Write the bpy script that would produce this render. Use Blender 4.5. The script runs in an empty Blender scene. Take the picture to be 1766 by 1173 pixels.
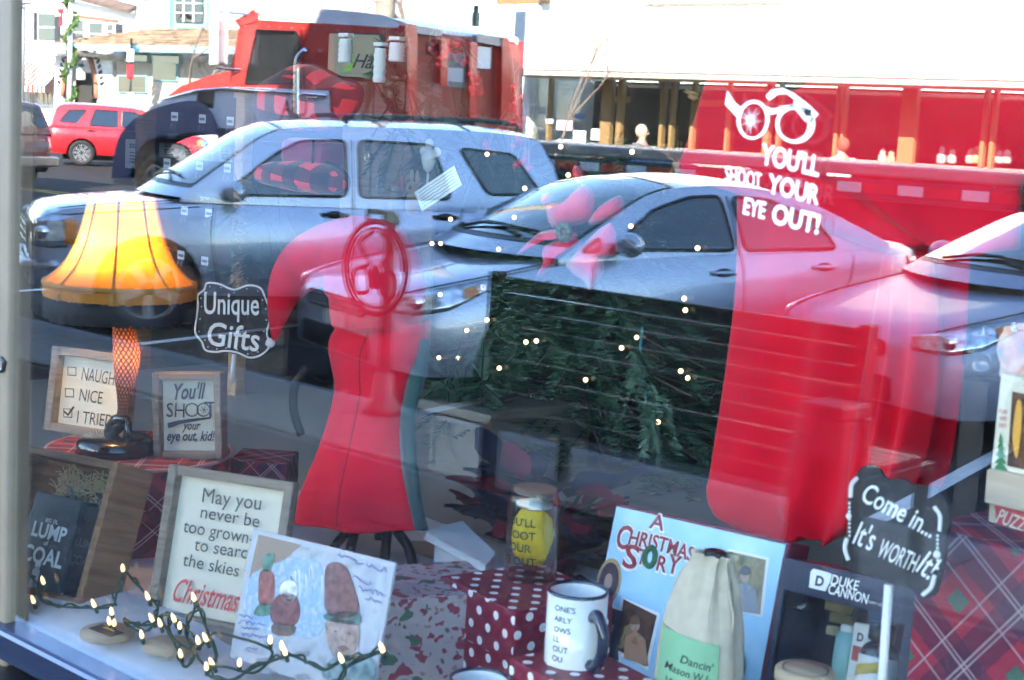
import bpy, bmesh, math, random
from mathutils import Vector, Matrix
random.seed(7)
sc = bpy.context.scene
COL = sc.collection
V = Vector
# ------------------------------------------------------------------ camera
FPX = 2650.0; PCX, PCY = 883.0, 586.5          # focal length and centre in photo pixels
_a = V((-2916., -533., FPX)).normalized()
_vy = FPX*FPX/(533.-2916.*0.0564)
_b = V((-0.0564*_vy, _vy, FPX)).normalized()
_b = (_b-_a*_a.dot(_b)).normalized()
_x = -_a; _z = -_b; _y = _z.cross(_x)
RW = Matrix((_x, _y, _z)).transposed()          # world -> (right, down, forward)
GLASS_R = .135
CAMP = V((0, -1.2, 1.6))
cd = bpy.data.cameras.new('camera'); cam = bpy.data.objects.new('camera', cd); COL.objects.link(cam)
_r, _d, _f = RW[0], RW[1], RW[2]
cam.matrix_world = Matrix(((_r.x, -_d.x, -_f.x, CAMP.x), (_r.y, -_d.y, -_f.y, CAMP.y), (_r.z, -_d.z, -_f.z, CAMP.z), (0, 0, 0, 1)))
cd.sensor_width = 36; cd.lens = FPX/1766*36; cd.clip_start = .05; cd.clip_end = 600
cd.dof.use_dof = True; cd.dof.focus_distance = 4.2; cd.dof.aperture_fstop = 13
sc.camera = cam
# ------------------------------------------------------------------ light
SUN_EL = math.radians(29); SUN_AZ = math.radians(24)
w = bpy.data.worlds.new('World'); sc.world = w; w.use_nodes = True
nt = w.node_tree
sky = nt.nodes.new('ShaderNodeTexSky'); sky.sky_type = 'NISHITA'; sky.sun_disc = False
sky.sun_elevation = SUN_EL; sky.sun_rotation = SUN_AZ; sky.air_density = 1.0; sky.dust_density = .1; sky.ozone_density = 3.5
bg = nt.nodes['Background']; nt.links.new(sky.outputs[0], bg.inputs[0]); bg.inputs[1].default_value = .13
sl = bpy.data.lights.new('sun', 'SUN'); sl.energy = 3.6; sl.angle = math.radians(.5); sl.color = (1, .93, .82)
so = bpy.data.objects.new('sun', sl); COL.objects.link(so)
tosun = V((math.sin(SUN_AZ)*math.cos(SUN_EL), math.cos(SUN_AZ)*math.cos(SUN_EL), math.sin(SUN_EL)))
so.rotation_euler = tosun.to_track_quat('Z', 'Y').to_euler(); so.location = (0, 0, 30)
sc.view_settings.view_transform = 'Standard'; sc.view_settings.look = 'None'; sc.view_settings.gamma = 1
sc.view_settings.use_curve_mapping = False
sc.view_settings.exposure = 3.8
sc.cycles.use_denoising = True; sc.cycles.denoising_input_passes = 'RGB_ALBEDO'; sc.cycles.max_bounces = 12; sc.cycles.transparent_max_bounces = 16
sc.cycles.sample_clamp_indirect = 8
# ------------------------------------------------------------------ helpers
def RAY(u, v): return RW.transposed() @ V(((u-PCX)/FPX, (v-PCY)/FPX, 1))
def U(u, v, y):
    """pixel of the photograph -> point at distance y behind the glass plane"""
    d = RAY(u, v); return CAMP + d*((y-CAMP.y)/d.y)
def Z(u, v, z):
    d = RAY(u, v); return CAMP + d*((z-CAMP.z)/d.z)
def PPM(p): return FPX/((RW @ (V(p)-CAMP)).z)
def lerp(a, b, t): return a+(b-a)*t
def interp(tab, x):
    if (tab[0][0] > tab[-1][0]): tab = tab[::-1]
    if x <= tab[0][0]: return tab[0][1]
    for (a, b), (c, d) in zip(tab, tab[1:]):
        if x <= c: return b+(d-b)*(x-a)/(c-a)
    return tab[-1][1]
def catmull(pts, n=6, closed=False):
    pts = [V(p) for p in pts]; out = []; N = len(pts)
    rng = range(N if closed else N-1)
    for i in rng:
        p0 = pts[(i-1) % N] if closed or i > 0 else pts[0]*2-pts[1]
        p1 = pts[i]; p2 = pts[(i+1) % N]
        p3 = pts[(i+2) % N] if closed or i+2 < N else pts[-1]*2-pts[-2]
        for k in range(n):
            t = k/n
            out.append(.5*((2*p1)+(-p0+p2)*t+(2*p0-5*p1+4*p2-p3)*t*t+(-p0+3*p1-3*p2+p3)*t**3))
    if not closed: out.append(pts[-1])
    return out

MATS = {}
def mat(name, col, rough=.5, metal=0., spec=.5, noise=0., nscale=20., bump=0., coat=0., emit=None, estr=0., alpha=1., sheen=0., trans=0.):
    if name in MATS: return MATS[name]
    m = bpy.data.materials.new(name); m.use_nodes = True; n = m.node_tree.nodes; l = m.node_tree.links
    p = n['Principled BSDF']
    p.inputs['Base Color'].default_value = (*col, 1); p.inputs['Roughness'].default_value = rough
    p.inputs['Metallic'].default_value = metal; p.inputs['Specular IOR Level'].default_value = spec
    p.inputs['Coat Weight'].default_value = coat; p.inputs['Coat Roughness'].default_value = .04
    p.inputs['Sheen Weight'].default_value = sheen; p.inputs['Transmission Weight'].default_value = trans
    if noise or bump:
        tc = n.new('ShaderNodeTexCoord'); tx = n.new('ShaderNodeTexNoise'); tx.inputs['Scale'].default_value = nscale; tx.inputs['Detail'].default_value = 6
        l.new(tc.outputs['Object'], tx.inputs['Vector'])
        if noise:
            rp = n.new('ShaderNodeMapRange'); rp.inputs[1].default_value = .3; rp.inputs[2].default_value = .7
            rp.inputs[3].default_value = 1-noise; rp.inputs[4].default_value = 1+noise*.5
            l.new(tx.outputs['Fac'], rp.inputs[0])
            mx = n.new('ShaderNodeVectorMath'); mx.operation = 'SCALE'; mx.inputs[0].default_value = col
            l.new(rp.outputs[0], mx.inputs['Scale']); l.new(mx.outputs[0], p.inputs['Base Color'])
        if bump:
            b = n.new('ShaderNodeBump'); b.inputs['Strength'].default_value = bump; b.inputs['Distance'].default_value = .02
            l.new(tx.outputs['Fac'], b.inputs['Height']); l.new(b.outputs[0], p.inputs['Normal'])
    if emit:
        p.inputs['Emission Color'].default_value = (*emit, 1); p.inputs['Emission Strength'].default_value = estr
    MATS[name] = m; return m

class NT:
    """short-hand for building node chains on UV coordinates (metres)"""
    def __init__(s, name, rot=0., scale=1.):
        s.m = bpy.data.materials.new(name); s.m.use_nodes = True; s.n = s.m.node_tree.nodes; s.l = s.m.node_tree.links
        s.p = s.n['Principled BSDF']; tc = s.n.new('ShaderNodeTexCoord'); mp = s.n.new('ShaderNodeMapping')
        mp.inputs['Rotation'].default_value = (0, 0, rot); mp.inputs['Scale'].default_value = (scale,)*3
        s.l.new(tc.outputs['UV'], mp.inputs['Vector']); s.vec = mp.outputs[0]
        sp = s.n.new('ShaderNodeSeparateXYZ'); s.l.new(s.vec, sp.inputs[0]); s.x, s.y = sp.outputs[0], sp.outputs[1]
    def math(s, op, a, b=0., c=0.):
        q = s.n.new('ShaderNodeMath'); q.operation = op
        for i, v in enumerate((a, b, c)):
            if hasattr(v, 'is_linked'): s.l.new(v, q.inputs[i])
            else: q.inputs[i].default_value = v
        return q.outputs[0]
    def band(s, c, per, lo, hi):
        f = s.math('FLOORED_MODULO', c, per)
        return s.math('MULTIPLY', s.math('GREATER_THAN', f, lo*per), s.math('LESS_THAN', f, hi*per))
    def mix(s, fac, a, b):
        q = s.n.new('ShaderNodeMix'); q.data_type = 'RGBA'
        for i, v in ((0, fac), (6, a), (7, b)):
            if hasattr(v, 'is_linked'): s.l.new(v, q.inputs[i])
            elif i == 0: q.inputs[0].default_value = v
            else: q.inputs[i].default_value = (*v, 1)
        return q.outputs[2]
    def noise(s, sc_, detail=4):
        q = s.n.new('ShaderNodeTexNoise'); q.inputs['Scale'].default_value = sc_; q.inputs['Detail'].default_value = detail
        s.l.new(s.vec, q.inputs['Vector']); return q.outputs['Fac']
    def out(s, c, rough=.7, sheen=0.):
        s.l.new(c, s.p.inputs['Base Color']); s.p.inputs['Roughness'].default_value = rough; s.p.inputs['Sheen Weight'].default_value = sheen
        return s.m

def plaid(name, per, base, dark, second, line, rot=0.):
    t = NT(name, rot)
    bx, by = t.band(t.x, per, .0, .42), t.band(t.y, per, .0, .42)
    gx, gy = t.band(t.x, per, .58, .78), t.band(t.y, per, .58, .78)
    c = t.mix(t.math('MULTIPLY', bx, .62), base, dark); c = t.mix(t.math('MULTIPLY', by, .62), c, dark)
    c = t.mix(t.math('MULTIPLY', t.math('MULTIPLY', gx, gy), .9), c, second)
    both = t.math('MULTIPLY', t.math('SUBTRACT', 1., bx), t.math('SUBTRACT', 1., by))
    for a, b in ((.19, .215), (.245, .265), (.86, .88)):
        c = t.mix(t.math('MULTIPLY', t.band(t.x, per, a, b), .75), c, line)
        c = t.mix(t.math('MULTIPLY', t.band(t.y, per, a, b), .75), c, line)
    return t.out(c, .75)
def buffalo(name, per, red=(.62, .02, .03), dark=(.09, .006, .012), black=(.012, .004, .008), rot=0.):
    t = NT(name, rot)
    bx, by = t.band(t.x, per, 0, .5), t.band(t.y, per, 0, .5)
    c = t.mix(bx, red, dark); c2 = t.mix(bx, dark, black)
    return t.out(t.mix(by, c, c2), .9, .3)
def dots(name, per, base, dot):
    t = NT(name, math.radians(38))
    def d(ox, oy):
        fx = t.math('SUBTRACT', t.math('FLOORED_MODULO', t.math('ADD', t.x, ox), per), per/2)
        fy = t.math('SUBTRACT', t.math('FLOORED_MODULO', t.math('ADD', t.y, oy), per), per/2)
        r = t.math('SQRT', t.math('ADD', t.math('MULTIPLY', fx, fx), t.math('MULTIPLY', fy, fy)))
        return t.math('LESS_THAN', r, per*.21)
    return t.out(t.mix(d(0, 0), base, dot), .45)
def stripes(name, per, a, b, frac=.5, rot=0.):
    t = NT(name, rot); return t.out(t.mix(t.band(t.x, per, 0, frac), a, b), .8)
def woodmat(name, a, b, scale=1., rough=.7, rot=0.):
    t = NT(name, rot)
    mp = t.n.new('ShaderNodeMapping'); mp.inputs['Scale'].default_value = (6*scale, 90*scale, 6)
    t.l.new(t.vec, mp.inputs['Vector'])
    q = t.n.new('ShaderNodeTexNoise'); q.inputs['Scale'].default_value = 1; q.inputs['Detail'].default_value = 8; q.inputs['Distortion'].default_value = .8
    t.l.new(mp.outputs[0], q.inputs['Vector'])
    r = t.math('MULTIPLY_ADD', q.outputs['Fac'], 2.2, -.6)
    cl = t.n.new('ShaderNodeClamp'); t.l.new(r, cl.inputs[0])
    m = t.out(t.mix(cl.outputs[0], a, b), rough)
    bp = t.n.new('ShaderNodeBump'); bp.inputs['Strength'].default_value = .3; bp.inputs['Distance'].default_value = .002
    t.l.new(q.outputs['Fac'], bp.inputs['Height']); t.l.new(bp.outputs[0], t.p.inputs['Normal'])
    return m
def blotch(name, cols, scale, rough=.4):
    """a soft printed picture: colour fields from noise"""
    t = NT(name); f = t.noise(scale, 3); r = t.n.new('ShaderNodeValToRGB'); t.l.new(f, r.inputs[0])
    el = r.color_ramp.elements
    for i, c in enumerate(cols):
        pos = .3+.4*i/(len(cols)-1)
        e = el[i] if i < 2 else el.new(pos)
        e.position = pos; e.color = (*c, 1)
    return t.out(r.outputs[0], rough)

class MB:
    def __init__(s): s.v = []; s.f = []
    def add(s, vs, fs):
        k = len(s.v); s.v += [V(p) for p in vs]; s.f += [tuple(i+k for i in f) for f in fs]; return s
    def box(s, c, d, M=None):
        c = V(c); x, y, z = d[0]/2, d[1]/2, d[2]/2
        p = [V((i*x, j*y, k*z)) for k in (-1, 1) for j in (-1, 1) for i in (-1, 1)]
        p = [(c + (M @ q if M else q)) for q in p]
        return s.add(p, [(0, 2, 3, 1), (4, 5, 7, 6), (0, 1, 5, 4), (2, 6, 7, 3), (0, 4, 6, 2), (1, 3, 7, 5)])
    def bar(s, p0, p1, w, d, up=V((0, 0, 1))):
        p0, p1 = V(p0), V(p1); a = (p1-p0); L = a.length; a.normalize()
        b = a.cross(up)
        if b.length < 1e-4: b = a.cross(V((1, 0, 0)))
        b.normalize(); c = b.cross(a)
        M = Matrix((a, b, c)).transposed()
        return s.box((p0+p1)/2, (L, w, d), M)
    def tube(s, pts, r, n=6, closed=False, cap=True):
        pts = [V(p) for p in pts]; N = len(pts); rings = []
        prev = None
        for i, p in enumerate(pts):
            t = (pts[(i+1) % N]-pts[(i-1) % N]) if closed else (pts[min(i+1, N-1)]-pts[max(i-1, 0)])
            if t.length < 1e-9: t = V((0, 0, 1))
            t.normalize()
            if prev is None:
                a = t.orthogonal().normalized()
            else:
                a = prev-t*prev.dot(t)
                a = a.normalized() if a.length > 1e-6 else t.orthogonal().normalized()
            prev = a; b = t.cross(a); rr = r[i] if isinstance(r, (list, tuple)) else r
            rings.append([p+(a*math.cos(2*math.pi*k/n)+b*math.sin(2*math.pi*k/n))*rr for k in range(n)])
        if closed: rings.append(rings[0])
        return s.loft(rings, cap=cap and not closed)
    def loft(s, rings, closed=True, cap=True):
        n = len(rings[0]); vs = [p for r in rings for p in r]; fs = []
        for i in range(len(rings)-1):
            for k in range(n if closed else n-1):
                a, b = i*n+k, i*n+(k+1) % n
                fs.append((a, b, b+n, a+n))
        if cap and closed:
            fs.append(tuple(range(n-1, -1, -1))); fs.append(tuple(range((len(rings)-1)*n, len(rings)*n)))
        return s.add(vs, fs)
    def grid(s, P, nu, nv):
        vs = [P(i/nu, j/nv) for i in range(nu+1) for j in range(nv+1)]
        return s.add(vs, [(i*(nv+1)+j, (i+1)*(nv+1)+j, (i+1)*(nv+1)+j+1, i*(nv+1)+j+1) for i in range(nu) for j in range(nv)])
    def lathe(s, prof, n=24, M=None, cap=True):
        rings = []
        for r, z in prof:
            ring = [V((r*math.cos(2*math.pi*k/n), r*math.sin(2*math.pi*k/n), z)) for k in range(n)]
            rings.append([M @ p for p in ring] if M else ring)
        return s.loft(rings, cap=cap)
    def cyl(s, p0, p1, r0, r1=None, n=16): return s.tube([p0, p1], [r0, r0 if r1 is None else r1], n)
    def ball(s, c, r, n=10, m=7):
        r = r if isinstance(r, (tuple, list)) else (r, r, r); c = V(c)
        rings = []
        for j in range(m+1):
            a = math.pi*(j+.02)/(m+.04)
            rings.append([c+V((r[0]*math.sin(a)*math.cos(2*math.pi*k/n), r[1]*math.sin(a)*math.sin(2*math.pi*k/n), -r[2]*math.cos(a))) for k in range(n)])
        return s.loft(rings)
    def poly(s, pts): return s.add(pts, [tuple(range(len(pts)))])
    def prism(s, pts, off):
        """polygon extruded by the vector off"""
        n = len(pts); off = V(off); pts = [V(p) for p in pts]
        return s.add(pts+[p+off for p in pts], [tuple(range(n)), tuple(range(2*n-1, n-1, -1))]+[(k, (k+1) % n, (k+1) % n+n, k+n) for k in range(n)])
    def text(s, txt, T, size=1., bold=0., shear=0., align='CENTER', space=1., sx=1.):
        vs, fs = text2d(txt, bold, shear, align, space)
        return s.add([T(x*size*sx, y*size) for x, y in vs], fs)
    def build(s, name, m, parent=None, smooth=False, bevel=0., sub=0, world=False, label=None, solid=0.):
        me = bpy.data.meshes.new(name)
        o0 = ORG.get(parent.name) if (world and parent is not None) else None
        vs = [(p-o0) if o0 is not None else p for p in s.v]
        me.from_pydata([tuple(p) for p in vs], [], s.f)
        boxuv(me)
        me.materials.append(m)
        if smooth: me.polygons.foreach_set('use_smooth', [True]*len(me.polygons))
        o = bpy.data.objects.new(name, me); COL.objects.link(o)
        if parent is not None: o.parent = parent
        if world and o0 is not None: ORG[o.name] = o0
        if solid: q = o.modifiers.new('thick', 'SOLIDIFY'); q.thickness = solid; q.offset = 0
        if bevel: q = o.modifiers.new('bevel', 'BEVEL'); q.width = bevel; q.segments = 2; q.limit_method = 'ANGLE'
        if sub: q = o.modifiers.new('sub', 'SUBSURF'); q.levels = sub; q.render_levels = sub
        if label: o['label'] = label
        return o
ORG = {}
def boxuv(me):
    ul = me.uv_layers.new(name='uv'); co = [v.co for v in me.vertices]; d = [0.]*(2*len(me.loops))
    for p in me.polygons:
        n = p.normal; a = max(range(3), key=lambda i: abs(n[i])); i, j = ((1, 2), (0, 2), (0, 1))[a]
        for li in p.loop_indices:
            c = co[me.loops[li].vertex_index]; d[2*li] = c[i]; d[2*li+1] = c[j]
    ul.data.foreach_set('uv', d)
_TX = {}
def text2d(txt, bold=0., shear=0., align='CENTER', space=1.):
    k = (txt, bold, shear, align, space)
    if k not in _TX:
        c = bpy.data.curves.new('t', 'FONT'); c.body = txt; c.align_x = align; c.offset = bold; c.shear = shear; c.space_character = space
        c.resolution_u = 3; c.size = 1
        o = bpy.data.objects.new('t', c); me = bpy.data.meshes.new_from_object(o)
        _TX[k] = ([(v.co.x, v.co.y) for v in me.vertices], [tuple(p.vertices) for p in me.polygons])
        bpy.data.objects.remove(o); bpy.data.meshes.remove(me); bpy.data.curves.remove(c)
    return _TX[k]
def tag(o, label, cat, group=None):
    o['label'] = label; o['category'] = cat
    if group: o['group'] = group
    return o
def thing(name, label, cat, loc=(0, 0, 0), rz=0., group=None, M=None):
    o = bpy.data.objects.new(name, None); COL.objects.link(o); o.empty_display_size = .1
    if M is not None: o.matrix_world = M
    else: o.location = loc; o.rotation_euler = (0, 0, rz)
    ORG[o.name] = V(loc)
    return tag(o, label, cat, group)
def street(name, label, cat, loc=(0, 0, 0), h=0., group=None):
    """a thing on the street, given where its mirror image stands behind the glass; the real one stands in front of it"""
    o = bpy.data.objects.new(name, None); COL.objects.link(o); o.empty_display_size = .2
    o.location = (loc[0], -loc[1], loc[2]); o.rotation_euler = (0, 0, -h); o.scale = (1, -1, 1)
    ORG[o.name] = V(loc)
    return tag(o, label, cat, group)
def structure(o): o['kind'] = 'structure'; return o
def copytree(o, parent=None):
    c = o.copy(); COL.objects.link(c); c.parent = parent
    if o.name in ORG: ORG[c.name] = ORG[o.name]
    for ch in list(o.children): copytree(ch, c)
    return c
# common materials
WHITE = mat('white_paint', (.8, .8, .78), .5)
BLACK = mat('black_plastic', (.012, .012, .014), .4)
DARKMETAL = mat('dark_metal', (.02, .022, .025), .35, .6)
CHROME = mat('chrome', (.8, .8, .82), .12, 1)
TYRE = mat('tyre_rubber', (.015, .015, .016), .8)
CARGLASS = mat('car_glass', (.008, .010, .012), .03, 0, .9, coat=1)
INK = mat('black_ink', (.03, .03, .035), .6)
# ------------------------------------------------------------------ the ground
ASPHALT = mat('asphalt', (.034, .032, .031), .92, spec=.1, noise=.35, nscale=6, bump=.4)
CONC = mat('sidewalk_concrete', (.12, .108, .095), .9, spec=.15, noise=.2, nscale=5, bump=.25)
KERB = mat('kerb_concrete', (.13, .125, .125), .85, spec=.15, noise=.15, nscale=8, bump=.2)
def flat(name, x0, x1, y0, y1, z, m):
    return structure(MB().add([(x0, y0, z), (x1, y0, z), (x1, y1, z), (x0, y1, z)], [(0, 1, 2, 3)]).build(name, m))
flat('ground', -400, 300, -400, 200, -.20, mat('far_ground', (.12, .115, .10), .9, noise=.3, nscale=.3))
flat('road', -160, 60, -20.2, -4.74, -.16, ASPHALT)
flat('cross_street', -75, -24, -160, -20.2, -.164, ASPHALT)
YEL = mat('yellow_road_paint', (.62, .42, .04), .7, noise=.2); RWH = mat('white_road_paint', (.75, .75, .73), .7, noise=.2)
for k, (x0, x1, y, m) in enumerate(((-150, 50, -14.6, YEL), (-150, 50, -14.9, YEL))): flat('centre_line', x0, x1, y-.05, y+.05, -.156, m)
for x in (-12.6, -9.55, -6.5, -3.4, -.3, 2.7, -15.8): 
    st = MB().bar((x, -4.8, 0), (x-.9, -9.8, 0), .1, .001).build('parking_line', RWH); st.location.z = -.155; structure(st)
sw = structure(MB().box((-22, -2.4, -.06), (76, 4.3, .10)).build('sidewalk', mat('joint_sand', (.12, .11, .10), .9)))
sm = None
for i in range(12):
    o = MB().box((0, 0, 0), (1.385, .86, .06)).build('slab', CONC, sw, bevel=.008) if sm is None else sm.copy()
    if sm is None: sm = o
    else: COL.objects.link(o)
    o.location = (-14.5+1.4*i, -4.13, -.018+random.uniform(-.003, .003))
PAVM = [mat('paver_%d' % i, c, 0.95, spec=.06, noise=.25, nscale=12, bump=.2) for i, c in enumerate(((.030, .020, .018), (.040, .026, .021), (.024, .018, .017), (.036, .027, .024)))]
pm_ = [MB().box((0, 0, 0), (.292, .142, .06)).build('paver', m_, sw, bevel=.006) for m_ in PAVM]
spots = [(-8.8+.3*i+.15*(j % 2), -.09-.15*j) for j in range(24) for i in range(30)]
spots.sort(key=lambda p_: math.hypot(p_[0]+2.6, p_[1]+2.6))
for k, (x, y) in enumerate(spots[:296]):
    o = pm_[k] if k < 4 else random.choice(pm_).copy()
    if k >= 4: COL.objects.link(o)
    o.location = (x, y, -.020+random.uniform(-.004, .004)); o.rotation_euler = (random.uniform(-.006, .006), random.uniform(-.006, .006), 0)
mb = MB()
for x, y in spots[296:]: mb.box((x, y, -.020+random.uniform(-.004, .004)), (.292, .142, .06))
for i in range(-46, -30):
    for j in range(24): mb.box((.3*i+.15*(j % 2), -.09-.15*j, -.02), (.292, .142, .06))
for i in range(1, 18):
    for j in range(24): mb.box((.2+.3*i+.15*(j % 2), -.09-.15*j, -.02), (.292, .142, .06))
o = mb.build('pavers', PAVM[0], sw); o['kind'] = 'stuff'
ks = structure(MB().box((-22, -4.65, -.13), (76, .16, .26)).build('kerb', KERB, bevel=.02))
structure(MB().box((-2, -21.6, -.07), (46, 2.9, .14)).build('far_sidewalk', CONC))
# fallen leaves in the gutter
LEAF = mat('dry_leaves', (.22, .10, .03), .8, noise=.5, nscale=9)
mb = MB()
for k in range(420):
    x = random.uniform(-9.5, -5.2); y = -4.78-abs(random.gauss(0, .22)); r = random.uniform(.02, .05); a = random.random()*6.3; t = random.uniform(-.5, .5)
    c, s_ = math.cos(a), math.sin(a); z = -.14+random.random()*.05
    mb.add([(x+r*c, y+r*s_, z), (x-r*s_*.6, y+r*c*.6, z+r*t), (x-r*c, y-r*s_, z), (x+r*s_*.6, y-r*c*.6, z-r*t*.3)], [(0, 1, 2, 3)])
o = mb.build('fallen_leaves', LEAF); o['kind'] = 'stuff'

# ------------------------------------------------------------------ the shop: building, room, window
BRICKC = mat('painted_masonry', (.36, .34, .30), .8, noise=.12, nscale=3)
TRIMW = mat('beige_trim_paint', (.17, .135, .09), .6, noise=.1, nscale=14)
shop = thing('shop_building', 'two storey shop building whose front holds the display window', 'building', (-2, 0, 0))
for c, d in (((-7.45, .17, 1.4), (6.5, .3, 2.8)), ((5.0, .17, 1.4), (6.0, .3, 2.8)), ((-1.1, .17, .35), (6.2, .3, .7))):
    MB().box(c, d).build('wall', BRICKC, shop, world=True)
MB().box((-1.35, 5.0, 7.0), (18.7, 10, 8.0)).build('upper_storey', BRICKC, shop, world=True)
MB().box((-1.35, .17, 2.9), (18.7, .3, .198)).build('lintel', TRIMW, shop, world=True)
MB().box((-1.35, -.06, 11.1), (19.2, .5, .3)).build('cornice', TRIMW, shop, world=True)
for i in range(6):
    wn = MB().box((-9+3*i, -.02, 6.2), (1.3, .1, 2)).build('window', TRIMW, shop, world=True)
    MB().box((-9+3*i, -.06, 6.2), (1.1, .06, 1.8)).build('pane', CARGLASS, wn, world=True)
nb = thing('neighbour_building', 'long masonry building next door on the shop side of the street, left of the shop', 'building', (-26, 5, 0))
MB().box((-26.2, 5.2, 4.6), (30, 9.8, 9.2)).build('wall', mat('neighbour_brick', (.24, .13, .09), .85, noise=.2, nscale=3), nb, world=True)
MB().box((-26.2, .18, 9.35), (30.4, .6, .3)).build('cornice', TRIMW, nb, world=True)
for i in range(9):
    wn = MB().box((-39+3.2*i, .28, 5.8), (1.3, .1, 2)).build('window', TRIMW, nb, world=True); MB().box((-39+3.2*i, .24, 5.8), (1.1, .06, 1.8)).build('pane', CARGLASS, wn, world=True)
    if i % 3 == 0: MB().box((-38+3.2*i, .27, 1.3), (2.4, .1, 2.4)).build('shop_window', TRIMW, nb, world=True)
ROOMW = mat('dim_wall_paint', (.10, .075, .055), .9, noise=.2, nscale=3)
structure(MB().box((-4, 3.0, -.03), (13.4, 5.4, .06)).build('floor', woodmat('floor_wood', (.12, .07, .04), (.20, .12, .07), .3)))
structure(MB().box((-4, 5.75, 1.48), (13.6, .2, 3.1)).build('back_wall', ROOMW))
structure(MB().box((-10.75, 3.0, 1.48), (.2, 5.8, 3.08)).build('side_wall', ROOMW))
structure(MB().box((2.75, 3.0, 1.48), (.2, 5.8, 3.08)).build('side_wall', ROOMW))
# the window: one pane, jambs, rails
win = thing('shop_window', 'large shop window pane in beige and dark metal framing, mirroring the street', 'window', (-.3, 0, .76))
gm = bpy.data.materials.new('window_glass'); gm.use_nodes = True; gn = gm.node_tree.nodes; gl = gm.node_tree.links
gn.remove(gn['Principled BSDF'])
tr = gn.new('ShaderNodeBsdfTransparent'); tr.inputs[0].default_value = (.96, .98, .97, 1)
gs = gn.new('ShaderNodeBsdfGlossy'); gs.inputs['Roughness'].default_value = .0; gs.inputs['Color'].default_value = (1, 1, 1, 1)
mx = gn.new('ShaderNodeMixShader'); lw = gn.new('ShaderNodeLayerWeight')
pw = gn.new('ShaderNodeMath'); pw.operation = 'POWER'; pw.inputs[1].default_value = 3.0; gl.new(lw.outputs['Facing'], pw.inputs[0])
ad = gn.new('ShaderNodeMath'); ad.operation = 'MULTIPLY_ADD'; ad.inputs[1].default_value = .6; ad.inputs[2].default_value = GLASS_R
wv = gn.new('ShaderNodeTexNoise'); wv.inputs['Scale'].default_value = 1.1; wv.inputs['Detail'].default_value = 1
tc = gn.new('ShaderNodeTexCoord'); gl.new(tc.outputs['Object'], wv.inputs['Vector'])
bp = gn.new('ShaderNodeBump'); bp.inputs['Strength'].default_value = .02; bp.inputs['Distance'].default_value = .01
gl.new(wv.outputs[0], bp.inputs['Height']); gl.new(bp.outputs[0], gs.inputs['Normal'])
gl.new(pw.outputs[0], ad.inputs[0]); gl.new(ad.outputs[0], mx.inputs[0]); gl.new(tr.outputs[0], mx.inputs[1]); gl.new(gs.outputs[0], mx.inputs[2])
df = gn.new('ShaderNodeBsdfDiffuse'); df.inputs[0].default_value = (.8, .8, .8, 1); mx2 = gn.new('ShaderNodeMixShader')
sm1 = gn.new('ShaderNodeMapping'); sm1.inputs['Scale'].default_value = (3, 3, 14); sm1.inputs['Rotation'].default_value = (0, .5, 0); gl.new(tc.outputs['Object'], sm1.inputs['Vector'])
sm2 = gn.new('ShaderNodeTexNoise'); sm2.inputs['Scale'].default_value = 1.6; sm2.inputs['Detail'].default_value = 8; gl.new(sm1.outputs[0], sm2.inputs['Vector'])
sm3 = gn.new('ShaderNodeMapRange'); sm3.inputs[1].default_value = .5; sm3.inputs[2].default_value = .8; sm3.inputs[3].default_value = 0; sm3.inputs[4].default_value = .005; gl.new(sm2.outputs['Fac'], sm3.inputs[0])
gl.new(sm3.outputs[0], mx2.inputs[0]); gl.new(mx.outputs[0], mx2.inputs[1]); gl.new(df.outputs[0], mx2.inputs[2])
gl.new(mx2.outputs[0], gn['Material Output'].inputs[0])
MB().box((-.35, .006, 1.78), (3.6, .012, 2.0)).build('pane', gm, win, world=True)
MB().box((-2.235, .010, 1.75), (.24, .04, 2.1)).build('jamb', TRIMW, win, world=True, bevel=.004)
MB().box((-3.28, .006, 1.78), (1.84, .012, 2.0)).build('pane', gm, win, world=True)
MB().box((-4.22, .010, 1.75), (.08, .04, 2.1)).build('jamb', TRIMW, win, world=True, bevel=.004)
MB().box((1.53, .02, 1.75), (.24, .12, 2.1)).build('jamb', TRIMW, win, world=True, bevel=.004)
RAILM = mat('blue_sheen_metal', (.05, .07, .13), .25, .7)  # dark metal; the blue it reflects is put into the base colour
MB().box((-1.2, -.005, .765), (5.9, .05, .05)).build('bottom_rail', RAILM, win, world=True, bevel=.008)
MB().box((-1.2, -.03, .69), (5.9, .07, .06)).build('gap_shade', BLACK, win, world=True)  # black bar stands in for the shaded gap under the rail
MB().box((-1.2, -.07, .59), (6.0, .16, .07)).build('outer_sill', mat('grey_sill', (.30, .29, .28), .7, noise=.2), win, world=True, bevel=.01)
MB().box((-1.2, .02, 2.79), (5.9, .06, .05)).build('top_rail', RAILM, win, world=True)
mb = MB()   # pen scribble on the left jamb
mb.tube([U(2, 618, -.012), U(8, 625, -.012), U(6, 636, -.012), U(0, 640, -.012)], .004, 5)
mb.build('dark_mark', BLACK, win, world=True)

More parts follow.
